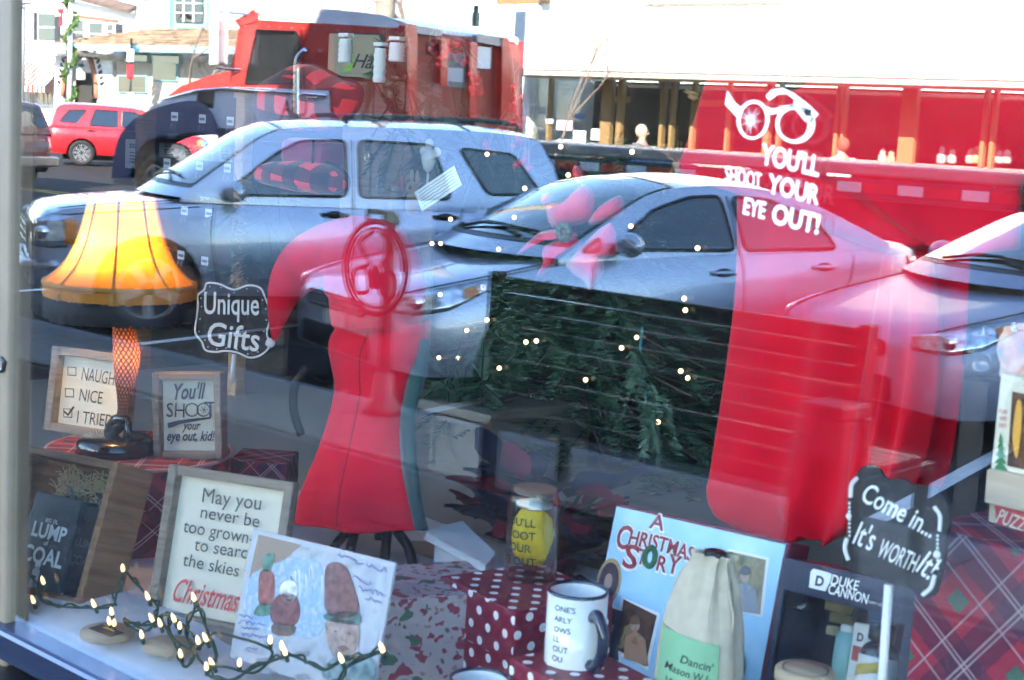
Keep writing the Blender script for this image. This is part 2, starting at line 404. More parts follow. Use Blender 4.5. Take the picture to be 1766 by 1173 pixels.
# ------------------------------------------------------------------ cars
PAINTS = {}
def carpaint(name, col, metal=.55, rough=.28, coat=1.):
    return mat(name, col, rough, metal, .5, coat=coat)
def wheel(parent, c, side, R=.33, Wd=.22, spokes=5, rimm=None):
    """side = +1 / -1 : which way the outer face looks along local y"""
    M = Matrix.Translation(V(c)) @ Matrix.Rotation(-side*math.pi/2, 4, 'X')
    h = Wd/2; r = R*.68
    prof = [(r, -h), (R*.93, -h), (R, -h*.6), (R, h*.6), (R*.94, h), (r*1.02, h), (r, h*.8)]
    t = MB().lathe(prof, 28, M).build('tyre', TYRE, parent, True)
    rm = rimm or mat('alloy_rim', (.55, .56, .58), .25, .9)
    MB().lathe([(r, -h), (r, h*.75), (r*.93, h*.8), (r*.88, h*.35), (r*.2, h*.2), (.001, h*.2)], 28, M, cap=False).build('rim_barrel', mat('rim_dark', (.04, .04, .045), .5, .5), t, True)
    mb = MB().lathe([(r*.98, h*.7), (r*.99, h*.9), (r*.9, h*.9), (r*.88, h*.7)], 28, M, cap=False)
    mb.lathe([(r*.30, h*.3), (r*.28, h*.78), (.001, h*.8)], 14, M, cap=False)
    for k in range(spokes):
        a = 2*math.pi*k/spokes+.3; c0, s0 = math.cos(a), math.sin(a); w0, w1 = r*.13, r*.17
        q = lambda rr, ww, z: M @ V((c0*rr-s0*ww, s0*rr+c0*ww, z))
        mb.loft([[q(r*.2, w0, h*.3), q(r*.2, w0, h*.8), q(r*.2, -w0, h*.8), q(r*.2, -w0, h*.3)], [q(r*.92, w1, h*.3), q(r*.92, w1, h*.82), q(r*.92, -w1, h*.82), q(r*.92, -w1, h*.3)]])
    mb.build('rim', rm, t)
    return t
def round_poly(pts, r=.05, n=4):
    out = []; N = len(pts)
    for i in range(N):
        p = V(pts[i]); a = V(pts[i-1])-p; b = V(pts[(i+1) % N])-p
        ra = min(r, a.length*.4); rb = min(r, b.length*.4); a.normalize(); b.normalize()
        p0, p1 = p+a*ra, p+b*rb
        for k in range(n+1):
            t = k/n; out.append((p0*(1-t)**2+p*2*t*(1-t)+p1*t*t))
    return out
def car(root, P, paint):
    top, W, bot = P['top'], P['W'], P['bot']; hb, hr, zb, zr = P['hb'], P['hr'], P['zb'], P['zr']
    x0, x1 = W[0][0], W[-1][0]
    Wc = [(p.x, p.y) for p in catmull([(x, w_, 0) for x, w_ in W], 6)]
    Tc = [(p.x, p.y) for p in catmull([(x, z, 0) for x, z in top], 6)]
    VT = [(0, .93), (.12, .975), (.3, .995), (.55, 1.), (.75, .985), (.9, .955), (1., .915)]
    def edge(x): return interp(Tc, x)-.045
    def side(x, z):
        b = interp(bot, x); return interp(Wc, x)*interp(VT, (z-b)/(edge(x)-b))
    xs = sorted(set([x0+(x1-x0)*k/44 for k in range(45)]+[p[0] for p in W]), reverse=True)
    rings = []
    for x in xs:
        b, e, w_ = interp(bot, x), edge(x), interp(Wc, x)
        half = [(.0, b), (.55*w_, b), (.88*w_, b)]+[(w_*v, b+(e-b)*t) for t, v in VT]
        half += [(w_*.80, e+.028), (w_*.5, e+.04), (0, e+.045)]
        ring = [V((x, y, z)) for y, z in half]+[V((x, -y, z)) for y, z in half[-2:0:-1]]
        rings.append(ring)
    body = MB().loft(rings).build('body', paint, root, True)
    # wheel arches cut out
    cut = []
    for ax in P['axles']:
        for s in (-1, 1):
            c = MB().cyl((ax, s*.45, P['R']-.0), (ax, s*1.3, P['R']), P['R']*1.17, n=32).build('cutter', BLACK, None); c.matrix_world = root.matrix_world if False else Matrix.Identity(4)
            cut.append(c)
    body.parent = None; body.matrix_world = Matrix.Identity(4)
    for c in cut:
        q = body.modifiers.new('b', 'BOOLEAN'); q.object = c; q.operation = 'DIFFERENCE'; q.solver = 'EXACT'
    dg = bpy.context.evaluated_depsgraph_get(); dg.update()
    me = bpy.data.meshes.new_from_object(body.evaluated_get(dg)); old = body.data
    body.modifiers.clear(); body.data = me; me.name = 'body'; bpy.data.meshes.remove(old)
    for c in cut:
        m_ = c.data; bpy.data.objects.remove(c); bpy.data.meshes.remove(m_)
    body.parent = root
    try: me.set_sharp_from_angle(angle=math.radians(38))
    except Exception: pass
    MB().box((0, 0, P['R']*1.05), ((P['axles'][0]-P['axles'][1])+1.0, 1.1, P['R']*1.2)).build('underbody', BLACK, root)
    for ax in P['axles']:
        for s in (-1, 1): wheel(root, (ax, s*(interp(Wc, ax)-.115), P['R']), s, P['R'], .21, P.get('spokes', 5))
    # greenhouse
    E = catmull([(x, z, 0) for x, z in P['edge']], 8); n = len(E); zmax = max(p.y for p in E)
    def Yf(z): return hb-(hb-hr)*max(0, (z-zb)/(zr-zb))**1.25
    xf, xr = E[0].x, E[-1].x; bf, br = P['bow']
    roofx = [p.x for p in E if p.y > zmax-.09]; rf, rr = max(roofx), min(roofx)
    def S(i, c, off=0.):
        def P0(i, c):
            i = min(max(i, 0), n-1); k = int(i); t = i-k; e = E[k]*(1-t)+E[min(k+1, n-1)]*t
            q = 1-c*c; bow = bf*max(0, (e.x-rf)/(xf-rf)) if e.x > rf else (br*max(0, (rr-e.x)/(rr-xr)) if e.x < rr else 0)
            cr = .055*max(0, min(1, (e.y-zb)/(zmax-zb)))
            return V((e.x+bow*q, Yf(e.y)*c, e.y+cr*q))
        p = P0(i, c)
        if off:
            a = P0(min(i+.3, n-1), c)-P0(max(i-.3, 0), c); b = P0(i, min(1, c+.03))-P0(i, max(-1, c-.03)); nn = a.cross(b).normalized()
            if nn.z < 0: nn = -nn
            p = p+nn*off
        return p
    MB().grid(lambda s, t: S(s*(n-1), 2*t-1), n-1, 12).build('roof', paint, root, True)
    for s in (-1, 1):
        rows = []
        for k in range(31):
            x = lerp(xf, xr, k/30)
            es = [p for p in E]; zt = interp([(p.x, p.y) for p in E], x)
            rows.append([V((x, s*Yf(lerp(zb-.03, zt, j/6)), lerp(zb-.03, zt, j/6))) for j in range(7)])
        MB().loft(rows, closed=False).build('cabin_side', paint, root, True)
    ws0, ws1, rw0, rw1 = P['glass']      # edge index (fractions) for windshield and rear window
    nn = n-1
    g = MB().grid(lambda s, t: S(lerp(ws0, ws1, s)*nn, lerp(-.93, .93, t), .006), 10, 12).build('windshield', CARGLASS, root, True)
    MB().grid(lambda s, t: S(lerp(ws0-.01, ws1+.015, s)*nn, lerp(-.96, .96, t), .003), 10, 12).build('windshield_seal', BLACK, root, True)
    MB().grid(lambda s, t: S(lerp(rw0, rw1, s)*nn, lerp(-.88, .88, t), .006), 8, 10).build('rear_window', CARGLASS, root, True)
    for s in (-1, 1):
        for poly in P['windows']:
            q = round_poly([V((x, z, 0)) for x, z in poly], .06)
            MB().poly([V((p.x, s*(Yf(p.y)+.010), p.y)) for p in q]).build('side_window', CARGLASS, root)
            cx = sum(p.x for p in q)/len(q); cz = sum(p.y for p in q)/len(q)
            ring = [V((p.x, s*(Yf(p.y)+.009), p.y)) for p in q]
            MB().tube(ring, .013, 5, closed=True).build('window_seal', BLACK, root)
        for line in P['lines']:
            pts = catmull([V((x, z, 0)) for x, z in line], 5)
            MB().tube([V((p.x, s*(side(p.x, p.y) if p.y < edge(p.x) else Yf(p.y)+.004), p.y)) for p in pts], .006, 4).build('panel_gap', BLACK, root)
        for hx, hz in P['handles']:
            y = s*(side(hx, hz)+.012)
            MB().tube(catmull([(hx-.11, y-s*.012, hz), (hx-.07, y+s*.014, hz+.005), (hx+.07, y+s*.014, hz+.005), (hx+.11, y-s*.012, hz)], 4), .014, 8).build('door_handle', P.get('handlem', paint), root, True)
            MB().ball((hx, y-s*.012, hz), (.075, .012, .035)).build('handle_recess', BLACK, root, True)
        mx_, mz = P['mirror']; y = Yf(mz)
        mr = MB().ball((mx_-.02, s*(y+.15), mz), (.075, .12, .085), 16, 10).build('wing_mirror', paint, root, True)
        MB().ball((mx_-.07, s*(y+.15), mz), (.03, .10, .068), 12, 8).build('mirror_glass', CARGLASS, mr, True)
        MB().bar((mx_+.02, s*(y-.02), mz-.06), (mx_-.0, s*(y+.1), mz-.04), .05, .04).build('mirror_arm', BLACK, mr)
        # headlamp and tail lamp: patches that follow the body's plan outline
        for nm, key, mm in (('headlamp', 'lamp', LENS), ('turn_signal', 'amber', AMBER), ('tail_lamp', 'tail', TAILM)):
            if key in P:
                tab = P[key]
                def patch(a, b, tab=tab, s=s):
                    x = lerp(tab[0][0], tab[-1][0], a); lo = interp([(t[0], t[1]) for t in tab], x); hi = interp([(t[0], t[2]) for t in tab], x)
                    z = lerp(lo, hi, b); return V((x, s*(side(x, z)+(.014 if nm == 'turn_signal' else .008)), z))
                lo = MB().grid(patch, 14, 4).build(nm, mm, root, True, solid=.004)
                if key == 'lamp':
                    xm = lerp(tab[0][0], tab[-1][0], .3); zl = (interp([(t[0], t[1]) for t in tab], xm)+interp([(t[0], t[2]) for t in tab], xm))/2
                    ym = s*(side(xm, zl)); MB().ball((xm+.01, ym, zl), (.05, .03, .05), 12, 8).build('bulb_reflector', CHROME, lo, True)
    # nose: grille, bumper openings, plate
    fx = x0+.004
    for nm, y0, y1, z0, z1, mm in P['nose']:
        q = round_poly([V((y0, z0, 0)), V((y1, z0, 0)), V((y1*.96, z1, 0)), V((y0*.96, z1, 0))], .04)
        gr = MB().prism([V((fx, p.x, p.y)) for p in q], (.008, 0, 0)).build(nm, mm, root)
        if nm == 'grille':
            for k in range(3): MB().box((fx+.012, (y0+y1)/2, lerp(z0, z1, (k+.6)/3.2)), (.012, (y1-y0)*.92, .012)).build('grille_bar', CHROME, gr)
    for s in (-1, 1):   # wipers on the cowl
        MB().tube([S(ws0*nn, s*.5, .02), S((ws0+.02)*nn, s*.12, .03), S((ws0+.015)*nn, -s*.25 if s > 0 else .6, .025)], .011, 5).build('wiper', BLACK, root)
    # hood gap
    hx = P['hoodgap']
    for s in (-1, 1):
        MB().tube([V((x, s*interp(Wc, x)*.86, edge(x)+.024)) for x in [lerp(hx[0], hx[1], k/10) for k in range(11)]], .006, 4).build('hood_gap', BLACK, root)
    for nm, fn in P.get('extra', []): fn(root, side, Yf, S, nn)
LENS = mat('lamp_lens', (.66, .70, .74), .10, .75, 1., coat=1, noise=.7, nscale=26)
AMBER = mat('amber_lens', (.75, .22, .02), .08, 0, .8, coat=1)
TAILM = mat('red_lens', (.45, .01, .01), .1, 0, .8, coat=1)
SEDAN = dict(top=[(2.27, .62), (2.2, .70), (2.0, .765), (1.6, .845), (1.05, .945), (.5, .985), (-1.5, 1.055), (-1.9, 1.075), (-2.15, 1.05), (-2.27, .93)],
    W=[(2.27, .58), (2.22, .68), (2.1, .765), (1.8, .845), (1.3, .88), (0, .885), (-1.5, .875), (-2.0, .82), (-2.2, .73), (-2.27, .66)],
    bot=[(2.27, .26), (2.0, .20), (-2.0, .22), (-2.27, .34)], axles=(1.35, -1.25), R=.31,
    hb=.81, hr=.585, zb=.93, zr=1.43, edge=[(1.12, .94), (.62, 1.20), (.25, 1.36), (-.2, 1.425), (-.7, 1.415), (-1.1, 1.34), (-1.5, 1.19), (-1.82, 1.06)], bow=(.30, -.16),
    glass=(.045, .335, .69, .95),
    windows=[[(.72, 1.0), (.30, 1.26), (-.02, 1.345), (-.30, 1.36), (-.33, 1.0)], [(-.42, 1.0), (-.40, 1.36), (-.72, 1.345), (-1.12, 1.22), (-1.28, 1.02)], [(.95, .985), (.78, 1.08), (.80, .985)]],
    lines=[[(.85, .3), (.90, .6), (.86, .9)], [(-.36, .28), (-.37, .6), (-.37, .96), (-.36, 1.36)], [(-1.15, .32), (-1.0, .55), (-1.32, .75), (-1.42, .97)], [(2.0, .66), (1.7, .73), (1.2, .80)]],
    handles=[(-.20, .85), (-1.12, .89)], mirror=(.68, 1.04), lamp=[(2.245, .60, .69), (2.1, .585, .72), (1.9, .62, .765), (1.66, .735, .79)], amber=[(1.80, .69, .75), (1.70, .725, .775)],
    tail=[(-2.0, .82, .97), (-2.26, .72, .95)], hoodgap=(2.12, 1.15),
    nose=[('grille', -.42, .42, .53, .63, BLACK), ('lower_intake', -.5, .5, .27, .42, BLACK), ('number_plate', -.16, .16, .43, .52, WHITE)])
def suv_extra(root, side, Yf, S, nn):
    for s in (-1, 1):
        MB().tube(catmull([(-.25, s*.58, 1.70), (-.35, s*.58, 1.76), (-1.6, s*.57, 1.78), (-1.75, s*.57, 1.71)], 6), .02, 8).build('roof_rail', BLACK, root, True)
        q = [V((x, s*(side(x, z)+.006), z)) for x, z in ((1.9, .42), (.92, .42), (.92, .32), (-.95, .32), (-.95, .42), (-.95, .26), (.92, .26), (1.9, .33))]
    for x in (-.6, -1.35): MB().tube([(x, -.575, 1.768), (x, .575, 1.768)], .017, 8).build('cross_bar', BLACK, root, True)
    MB().tube(catmull([(2.0, -.82, .52), (2.22, -.6, .50), (2.25, 0, .50), (2.22, .6, .50), (2.0, .82, .52)], 5), .05, 8).build('bumper', mat('bright_bumper', (.55, .56, .6), .3, .6), root, True)
SUV = dict(top=[(2.2, .72), (2.17, .86), (2.05, .955), (1.7, 1.01), (1.0, 1.07), (.5, 1.09), (-1.5, 1.10), (-2.0, 1.11), (-2.18, 1.08), (-2.23, .98)],
    W=[(2.2, .66), (2.16, .76), (2.05, .82), (1.8, .865), (1.3, .895), (0, .90), (-1.5, .895), (-2.0, .86), (-2.17, .80), (-2.23, .74)],
    bot=[(2.2, .36), (2.0, .30), (-2.0, .32), (-2.23, .42)], axles=(1.33, -1.29), R=.355,
    hb=.84, hr=.68, zb=1.06, zr=1.67, edge=[(1.10, 1.07), (.72, 1.36), (.40, 1.585), (.06, 1.66), (-.8, 1.69), (-1.6, 1.685), (-1.92, 1.62), (-2.05, 1.34), (-2.13, 1.08)], bow=(.22, -.08),
    glass=(.04, .285, .77, .94),
    windows=[[(.78, 1.10), (.38, 1.42), (.16, 1.545), (-.22, 1.565), (-.22, 1.12)], [(-.32, 1.12), (-.32, 1.57), (-.95, 1.565), (-1.10, 1.13)], [(-1.18, 1.55), (-1.66, 1.52), (-1.90, 1.20), (-1.42, 1.18)]],
    lines=[[(.80, .4), (.86, .75), (.84, 1.03)], [(-.27, .38), (-.28, .75), (-.27, 1.08), (-.27, 1.57)], [(-1.0, .45), (-.92, .6), (-1.15, .9), (-1.2, 1.06)], [(2.0, .90), (1.5, .95), (.95, 1.0)]],
    handles=[(-.12, .97), (-1.05, .98)], handlem=BLACK, mirror=(.72, 1.13), lamp=[(2.185, .66, .86), (2.05, .65, .90), (1.93, .66, .90)], amber=[(1.96, .68, .88), (1.86, .69, .87)],
    tail=[(-2.1, .8, 1.06), (-2.22, .75, 1.05)], hoodgap=(2.0, 1.1),
    nose=[('grille', -.5, .5, .62, .82, BLACK), ('lower_intake', -.55, .55, .38, .46, BLACK)], extra=[('rack', suv_extra)], spokes=5)
SILVER = carpaint('silver_sky_tint_paint', (.46, .50, .59), .55, .30)  # silver cars; the blue of the sky is put into their paint colour
SILVER2 = carpaint('pale_silver_paint', (.33, .36, .46), .4, .42, .25)
CP = 'cars parked nose in along the kerb'
c1 = street('parked_car', 'silver SUV with black roof rails, leftmost nose-in car mirrored above the lampshade', 'car', (-10.2, 7.2, -.155), math.radians(243), CP); car(c1, SUV, SILVER)
c2 = street('parked_car', 'silver sedan with sky tinted paint, mirrored in the middle behind the slatted bench', 'car', (-6.82, 7.45, -.155), math.radians(254.5), CP); car(c2, SEDAN, SILVER)
c3 = street('parked_car', 'pale silver sedan cut off by the right edge, only its nose and windshield mirrored', 'car', (-4.02, 9.2, -.155), math.radians(249.8), CP); car(c3, SEDAN, SILVER2)
p = Z(140, 286, -.16)+V((1.29*math.cos(1.0)-.9*math.sin(1.0), 1.29*math.sin(1.0)+.9*math.cos(1.0), 0))
c4 = street('parked_car', 'bright red sunlit SUV with chrome wheels at the far left', 'car', (p.x, p.y, -.16), 1.0); car(c4, dict(SUV, spokes=9, extra=[]), carpaint('red_car_paint', (.62, .012, .02), .1, .3))
p = U(1150, 262, 16.8)
c5 = street('parked_car', 'dark blue sedan roof seen beyond the flatbed truck', 'car', (p.x, 16.8, -.16), math.radians(180)); car(c5, SEDAN, carpaint('dark_blue_car_paint', (.03, .05, .11), .4, .3))
p = U(70, 262, 14.2)
c6 = street('parked_car', 'shade darkened maroon truck tail with chrome bumper at the left edge beside the window jamb', 'car', (p.x-3.7, 14.4, -.16), math.radians(180+4))
car(c6, dict(SUV, extra=[]), carpaint('maroon_shaded_paint', (.055, .012, .010), .2, .35))  # dark red car; the shade it stands in is put into the paint
MB().box((-2.3, 0, .55), (.16, 1.7, .2)).build('chrome_bumper', mat('worn_chrome', (.35, .34, .34), .3, .9), c6, bevel=.03)
# ------------------------------------------------------------------ kerbside furniture (mirrored)
BENCHM = mat('dark_slat_paint', (.010, .011, .014), .5, .0, .3)
def W3(u, v, y): return U(u, v, y)
BY = 3.55
bl, br = W3(857, 482, BY), W3(1497, 558, BY)
bx0, bx1, bz1 = bl.x, br.x, (bl.z+br.z)/2
bench = street('park_bench', 'long dark slatted bench whose back is towards the shop window', 'bench', ((bx0+bx1)/2, BY, 0))
mb = MB(); zz = bz1; k = 0
while zz > .40:
    h_ = .068
    MB().box(((bx0+bx1)/2, BY-.006*k, zz-h_/2), (bx1-bx0-.02, .03, h_-.004)).build('slat', BENCHM, bench, world=True, bevel=.008)
    zz -= h_; k += 1
for k in range(6): MB().box(((bx0+bx1)/2, BY+.10+.075*k, .44), (bx1-bx0-.02, .065, .03)).build('seat_slat', BENCHM, bench, world=True, bevel=.006)
for x in (bx0, bx1):
    MB().box((x, BY, bz1/2+.01), (.05, .075, bz1+.01)).build('upright', BENCHM, bench, world=True, bevel=.01)
    MB().box((x, BY+.50, .21), (.05, .05, .42)).build('leg', BENCHM, bench, world=True, bevel=.01)
    MB().box((x, BY+.28, .41), (.04, .56, .04)).build('side_rail', BENCHM, bench, world=True)
p = Z(1445, 930, .0); ly = 3.15
pl, pr = W3(1378, 684, ly), W3(1500, 690, ly)
bw = abs(pr.x-pl.x)*.55; bc = ((pl.x+pr.x)/2, ly, 0); bh = pl.z
binn = street('litter_bin', 'dark square litter bin with vertical slats standing beside the bench end', 'litter bin', bc)
MB().box((0, 0, bh*.5), (bw*.84, bw*.84, bh*.92)).build('liner', BLACK, binn)
for s in (-1, 1):
    for k in range(9):
        t = (k-4)/4*bw*.45
        MB().box((t, s*bw*.46, bh*.48), (bw*.075, .025, bh*.86)).build('slat', BENCHM, binn, bevel=.004)
        MB().box((s*bw*.46, t, bh*.48), (.025, bw*.075, bh*.86)).build('slat', BENCHM, binn, bevel=.004)
for s in (-1, 1):
    for t in (-1, 1): MB().box((s*bw*.48, t*bw*.48, bh*.47), (.05, .05, bh*.94)).build('corner_post', BENCHM, binn, bevel=.006)
MB().box((0, 0, bh*.97), (bw*1.16, bw*1.16, .05)).build('lid', BENCHM, binn, bevel=.012)
# lamp post with round emblem
POSTM = mat('post_paint', (.06, .058, .055), .5, .3)
GREYP = mat('post_upper', (.33, .31, .27), .5, .2)
lb = Z(657, 716, 0)
lp = street('emblem_post', 'slim dark post topped by a round scrolled emblem, in front of the silver cars', 'post', (lb.x, lb.y, 0))
ptop = U(652, 372, lb.y).z
MB().cyl((0, 0, .0), (0, 0, ptop), .036, .033).build('shaft', POSTM, lp, True)
MB().lathe([(.10, 0), (.10, .05), (.06, .10), (.05, .22), (.036, .24)], 16).build('base', POSTM, lp, True)
MB().lathe([(.034, ptop-.05), (.05, ptop-.03), (.05, ptop), (.02, ptop+.03), (.001, ptop+.035)], 16).build('cap', POSTM, lp, True)
uq = U(662, 60, 15.8)
up_ = street('utility_pole', 'weathered grey utility pole rising behind the truck cab', 'utility pole', (uq.x, 15.8, -.16))
MB().cyl((0, 0, 0), (0, 0, 9.5), .17, .14, 14).build('shaft', mat('grey_weathered_pole', (.36, .32, .26), .9, noise=.25, nscale=5), up_, True)
MB().tube(catmull([(.1, -.1, 4.1), (.5, -.3, 4.35), (.9, -.4, 4.2)], 5), .03, 6).build('bracket_arm', DARKMETAL, up_, True)
MB().box((0, 0, 8.6), (2.2, .12, .14)).build('cross_arm', MATS['grey_weathered_pole'], up_)
ec = W3(657, 462, lb.y)-V((lb.x, lb.y, 0)); er = .245
emb = MB(); cr = [V((er*math.cos(2*math.pi*k/32), -.05, er*math.sin(2*math.pi*k/32)*1.02)) for k in range(32)]
ER = mat('emblem_iron', (.02, .018, .018), .5, .4)
mk = lambda pts, r: MB().tube([V(q)+ec for q in pts], r, 6)
MB().tube([q+ec for q in cr], .016, 6, closed=True).build('emblem_ring', ER, lp, True)
mk([q*.86+V((0, -.007, 0)) for q in cr[:30]], .006).build('emblem_ring', ER, lp, True)
for s in (-1, 1):
    mk(catmull([(s*.02, -.05, .20), (s*.13, -.05, .12), (s*.05, -.05, .02), (s*.16, -.05, -.03), (s*.15, -.05, -.14), (s*.05, -.05, -.13), (s*.06, -.05, -.03), (s*.10, -.05, .0)], 5), .012).build('scroll', ER, lp, True)
mk([(-.08, -.05, .30), (.08, -.05, .30), (.08, -.05, .25), (-.08, -.05, .25), (-.08, -.05, .30)], .014).build('emblem_crown', ER, lp)
MB().ball(ec+V((0, -.05, -.05)), (.05, .012, .07)).build('emblem_boss', ER, lp, True)
# ------------------------------------------------------------------ the tow truck
TY = 12.5
def T(u, v, dy=0): return U(u, v, TY)+V((0, dy, 0))
TRED = carpaint('truck_red', (.60, .03, .025), .0, .3); TNAVY = mat('truck_navy', (.012, .022, .12), .35, 0, .4); TWHITE = carpaint('truck_white', (.72, .72, .74), .0, .3)
trk = street('tow_truck', 'red white and navy flatbed tow truck passing behind the parked cars', 'truck', (T(560, 250).x, TY, -.16))
def tp(name, px, m, dy0=0., dy1=2.3, par=None, bevel=.03):
    return MB().prism([T(u, v, dy0) for u, v in px], (0, dy1-dy0, 0)).build(name, m, par or trk, world=True, bevel=bevel)
cabp = tp('cab', [(402, 46), (412, 36), (690, 52), (690, 214), (396, 214), (384, 165), (388, 120)], TRED, .12, 2.3)
tp('cab_roof', [(404, 38), (428, 20), (470, 14), (560, 17), (640, 27), (690, 44), (690, 52), (410, 39)], TWHITE, .2, 2.2, bevel=.08)
tp('visor', [(398, 36), (428, 18), (426, 34), (402, 41)], TRED, .1, 2.3)
tp('side_window', [(432, 51), (500, 54), (505, 62), (506, 142), (412, 143), (414, 120)], CARGLASS, .105, .14, cabp, .004)
tp('sleeper_window', [(566, 57), (648, 60), (650, 132), (574, 130), (566, 122)], CARGLASS, .105, .14, cabp, .004)
MB().tube([T(u, v, .10) for u, v in ((432, 51), (500, 54), (506, 142), (412, 143))], .02, 5, closed=True).build('window_seal', BLACK, cabp, world=True)
MB().tube([T(u, v, .10) for u, v in ((566, 57), (648, 60), (650, 132), (574, 130))], .02, 5, closed=True).build('window_seal', BLACK, cabp, world=True)
tp('hood', [(243, 182), (249, 168), (270, 152), (320, 134), (392, 119), (400, 165), (300, 172)], TRED, .45, 1.9, bevel=.1)
tp('door_panel', [(244, 205), (250, 188), (300, 168), (345, 156), (400, 153), (556, 160), (557, 216), (400, 218), (300, 215)], TWHITE, .08, .5, bevel=.03)
tp('step_window', [(334, 160), (362, 158), (360, 186), (328, 184)], CARGLASS, .07, .1, bevel=.004)
MB().tube([T(385, 153, .06), T(470, 158, .06), T(556, 165, .06)], .03, 6).build('chrome_strip', CHROME, trk, True, world=True)
MB().tube([T(244, 187, .3), T(270, 172, .1), T(330, 157, .06), T(390, 152, .06)], .025, 6).build('chrome_strip', CHROME, trk, True, world=True)
fo = catmull([(196, 300, 0), (200, 262, 0), (212, 232, 0), (240, 206, 0), (280, 190, 0), (325, 181, 0), (352, 188, 0), (366, 214, 0)], 5)
tp('fender', [(q.x, q.y) for q in fo]+[(370, 226), (330, 222), (280, 226), (245, 240), (226, 268), (220, 300)], TNAVY, .0, .55, bevel=.06)
tp('lower_panel', [(366, 214), (690, 214), (690, 330), (372, 330)], TNAVY, .1, .5)
tp('front_bumper', [(188, 285), (222, 288), (222, 318), (188, 314)], CHROME, .1, 2.2)
wt = T(262, 300, .18)
for yy in (.18, 2.0): wheel(trk, (wt.x-ORG[trk.name].x, yy, .52), -1, .52, .28, 8, CHROME)
for xx in (3.2, 4.6, 8.4, 9.6): wheel(trk, (xx, .2, .5), -1, .5, .28, 8, CHROME)
tp('mirror', [(386, 26), (401, 24), (399, 110), (386, 112)], mat('mirror_white', (.7, .7, .72), .2, .5), -.25, -.1, bevel=.02)
MB().tube([T(384, 22, -.1), T(420, 24, .1)], .02, 5).build('mirror_arm', CHROME, trk, world=True)
MB().tube([T(384, 118, -.1), T(405, 120, .1)], .02, 5).build('mirror_arm', CHROME, trk, world=True)
MB().tube(catmull([T(528, 86, 0), T(518, 98, -.02), T(514, 120, -.02), T(514, 215, -.02)], 5), .045, 8).build('exhaust_stack', CHROME, trk, True, world=True)
MB().ball(T(450, 13, 1.0), (.12, .12, .08)).build('marker_light', AMBER, trk, True, world=True)
tx = T(500, 199, .07); mbt = MB(); mbt.text('USA', lambda x, z: V((tx.x-x, tx.y, tx.z+z)), .30, .02)
t2 = T(498, 212, .07); mbt.text('USDOT 0', lambda x, z: V((t2.x-x, t2.y, t2.z+z)), .14); mbt.build('lettering', INK, trk, world=True)
# headboard of the bed: stands across the truck, seen from behind
XB = T(697, 120, .1).x
def TX(u, v, dx=0.):
    d = RAY(u, v); return CAMP+d*((XB+dx-CAMP.x)/d.x)
def tx_(name, px, m, d0, d1, par=None, bevel=.015): return MB().prism([TX(u, v, d0) for u, v in px], (d1-d0, 0, 0)).build(name, m, par or trk, world=True, bevel=bevel)
BHM = mat('bulkhead_shaded_red', (.30, .035, .025), .5, noise=.2, nscale=3)  # truck red darkened; the shade on the bulkhead is put into the colour
tx_('bulkhead', [(700, 56), (862, 78), (868, 214), (700, 214)], BHM, -.06, .0)
tx_('bulkhead_post', [(688, 43), (704, 45), (706, 66), (704, 214), (692, 214), (692, 66), (688, 64)], TRED, .0, .12); tx_('bulkhead_post', [(752, 68), (761, 69), (760, 148), (751, 147)], TRED, .0, .10)
tx_('bulkhead_post', [(802, 74), (811, 75), (810, 212), (801, 212)], TRED, .0, .10); tx_('bulkhead_post', [(856, 66), (864, 68), (880, 214), (853, 214)], TRED, .0, .12)
GST = mat('grey_steel', (.30, .31, .34), .4, .5)
tx_('grey_rail', [(704, 46), (750, 53), (750, 61), (704, 55)], GST, .0, .1); tx_('grey_rail', [(814, 61), (856, 67), (857, 79), (814, 71)], GST, .0, .1)
tx_('window_slot', [(735, 74), (750, 75), (750, 94), (735, 93)], BLACK, .0, .02); tx_('work_light', [(819, 82), (839, 84), (838, 117), (818, 116)], WHITE, .0, .06)
tx_('mesh_panel', [(766, 92), (798, 95), (797, 150), (766, 148)], mat('grey_mesh', (.16, .17, .18), .6, .4), .0, .03)
tx_('notice_plate', [(770, 117), (797, 119), (796, 142), (770, 140)], mat('pale_plate', (.45, .46, .48), .5), .031, .036)
for k in range(5): MB().ball(T(440+48*k, 19+5*k*.6, .3), (.07, .07, .04), 8, 6).build('marker_light', AMBER, trk, True, world=True)
MB().tube([T(508, 50, .10), T(516, 150, .09), T(512, 214, .09)], .012, 4).build('panel_gap', BLACK, cabp, world=True); MB().tube([T(410, 152, .09), T(560, 156, .09)], .010, 4).build('panel_gap', BLACK, cabp, world=True)
MB().tube([T(522, 168, .06), T(540, 169, .06)], .02, 6).build('door_handle', CHROME, cabp, True, world=True)
for k in range(14): MB().ball(T(412+20*k, 44+k*.9, .11), .014, 6, 4).build('rivet', GST, cabp, world=True)
# flat bed
DECK = mat('bed_rail', (.36, .31, .30), .45, .4, noise=.1)
a, b = V((XB+.1, TY, T(880, 243).z)), T(1766, 299); zt = (a.z+b.z)/2; xa, xb = a.x, 3.0
MB().box(((xa+xb)/2, TY+1.2, zt-.06), (xb-xa, 2.4, .12)).build('bed', DECK, trk, world=True, bevel=.02)
MB().box(((xa+xb)/2, TY+.06, zt-.25), (xb-xa, .1, .20)).build('side_rail', mat('rail_dark', (.03, .032, .05), .5), trk, world=True)
MB().box(((xa+xb)/2, TY+.5, zt-.62), (xb-xa-.6, .5, .50)).build('chassis', BLACK, trk, world=True)
RW_ = mat('reflector_white', (.62, .62, .64), .35); RR_ = mat('reflector_red', (.40, .03, .02), .35)
for k in range(44):
    MB().box((xa+.35+.34*k, TY+.003, zt-.24), (.335 if k % 2 else .27, .012, .10)).build('reflector', RR_ if k % 2 else RW_, trk, world=True)
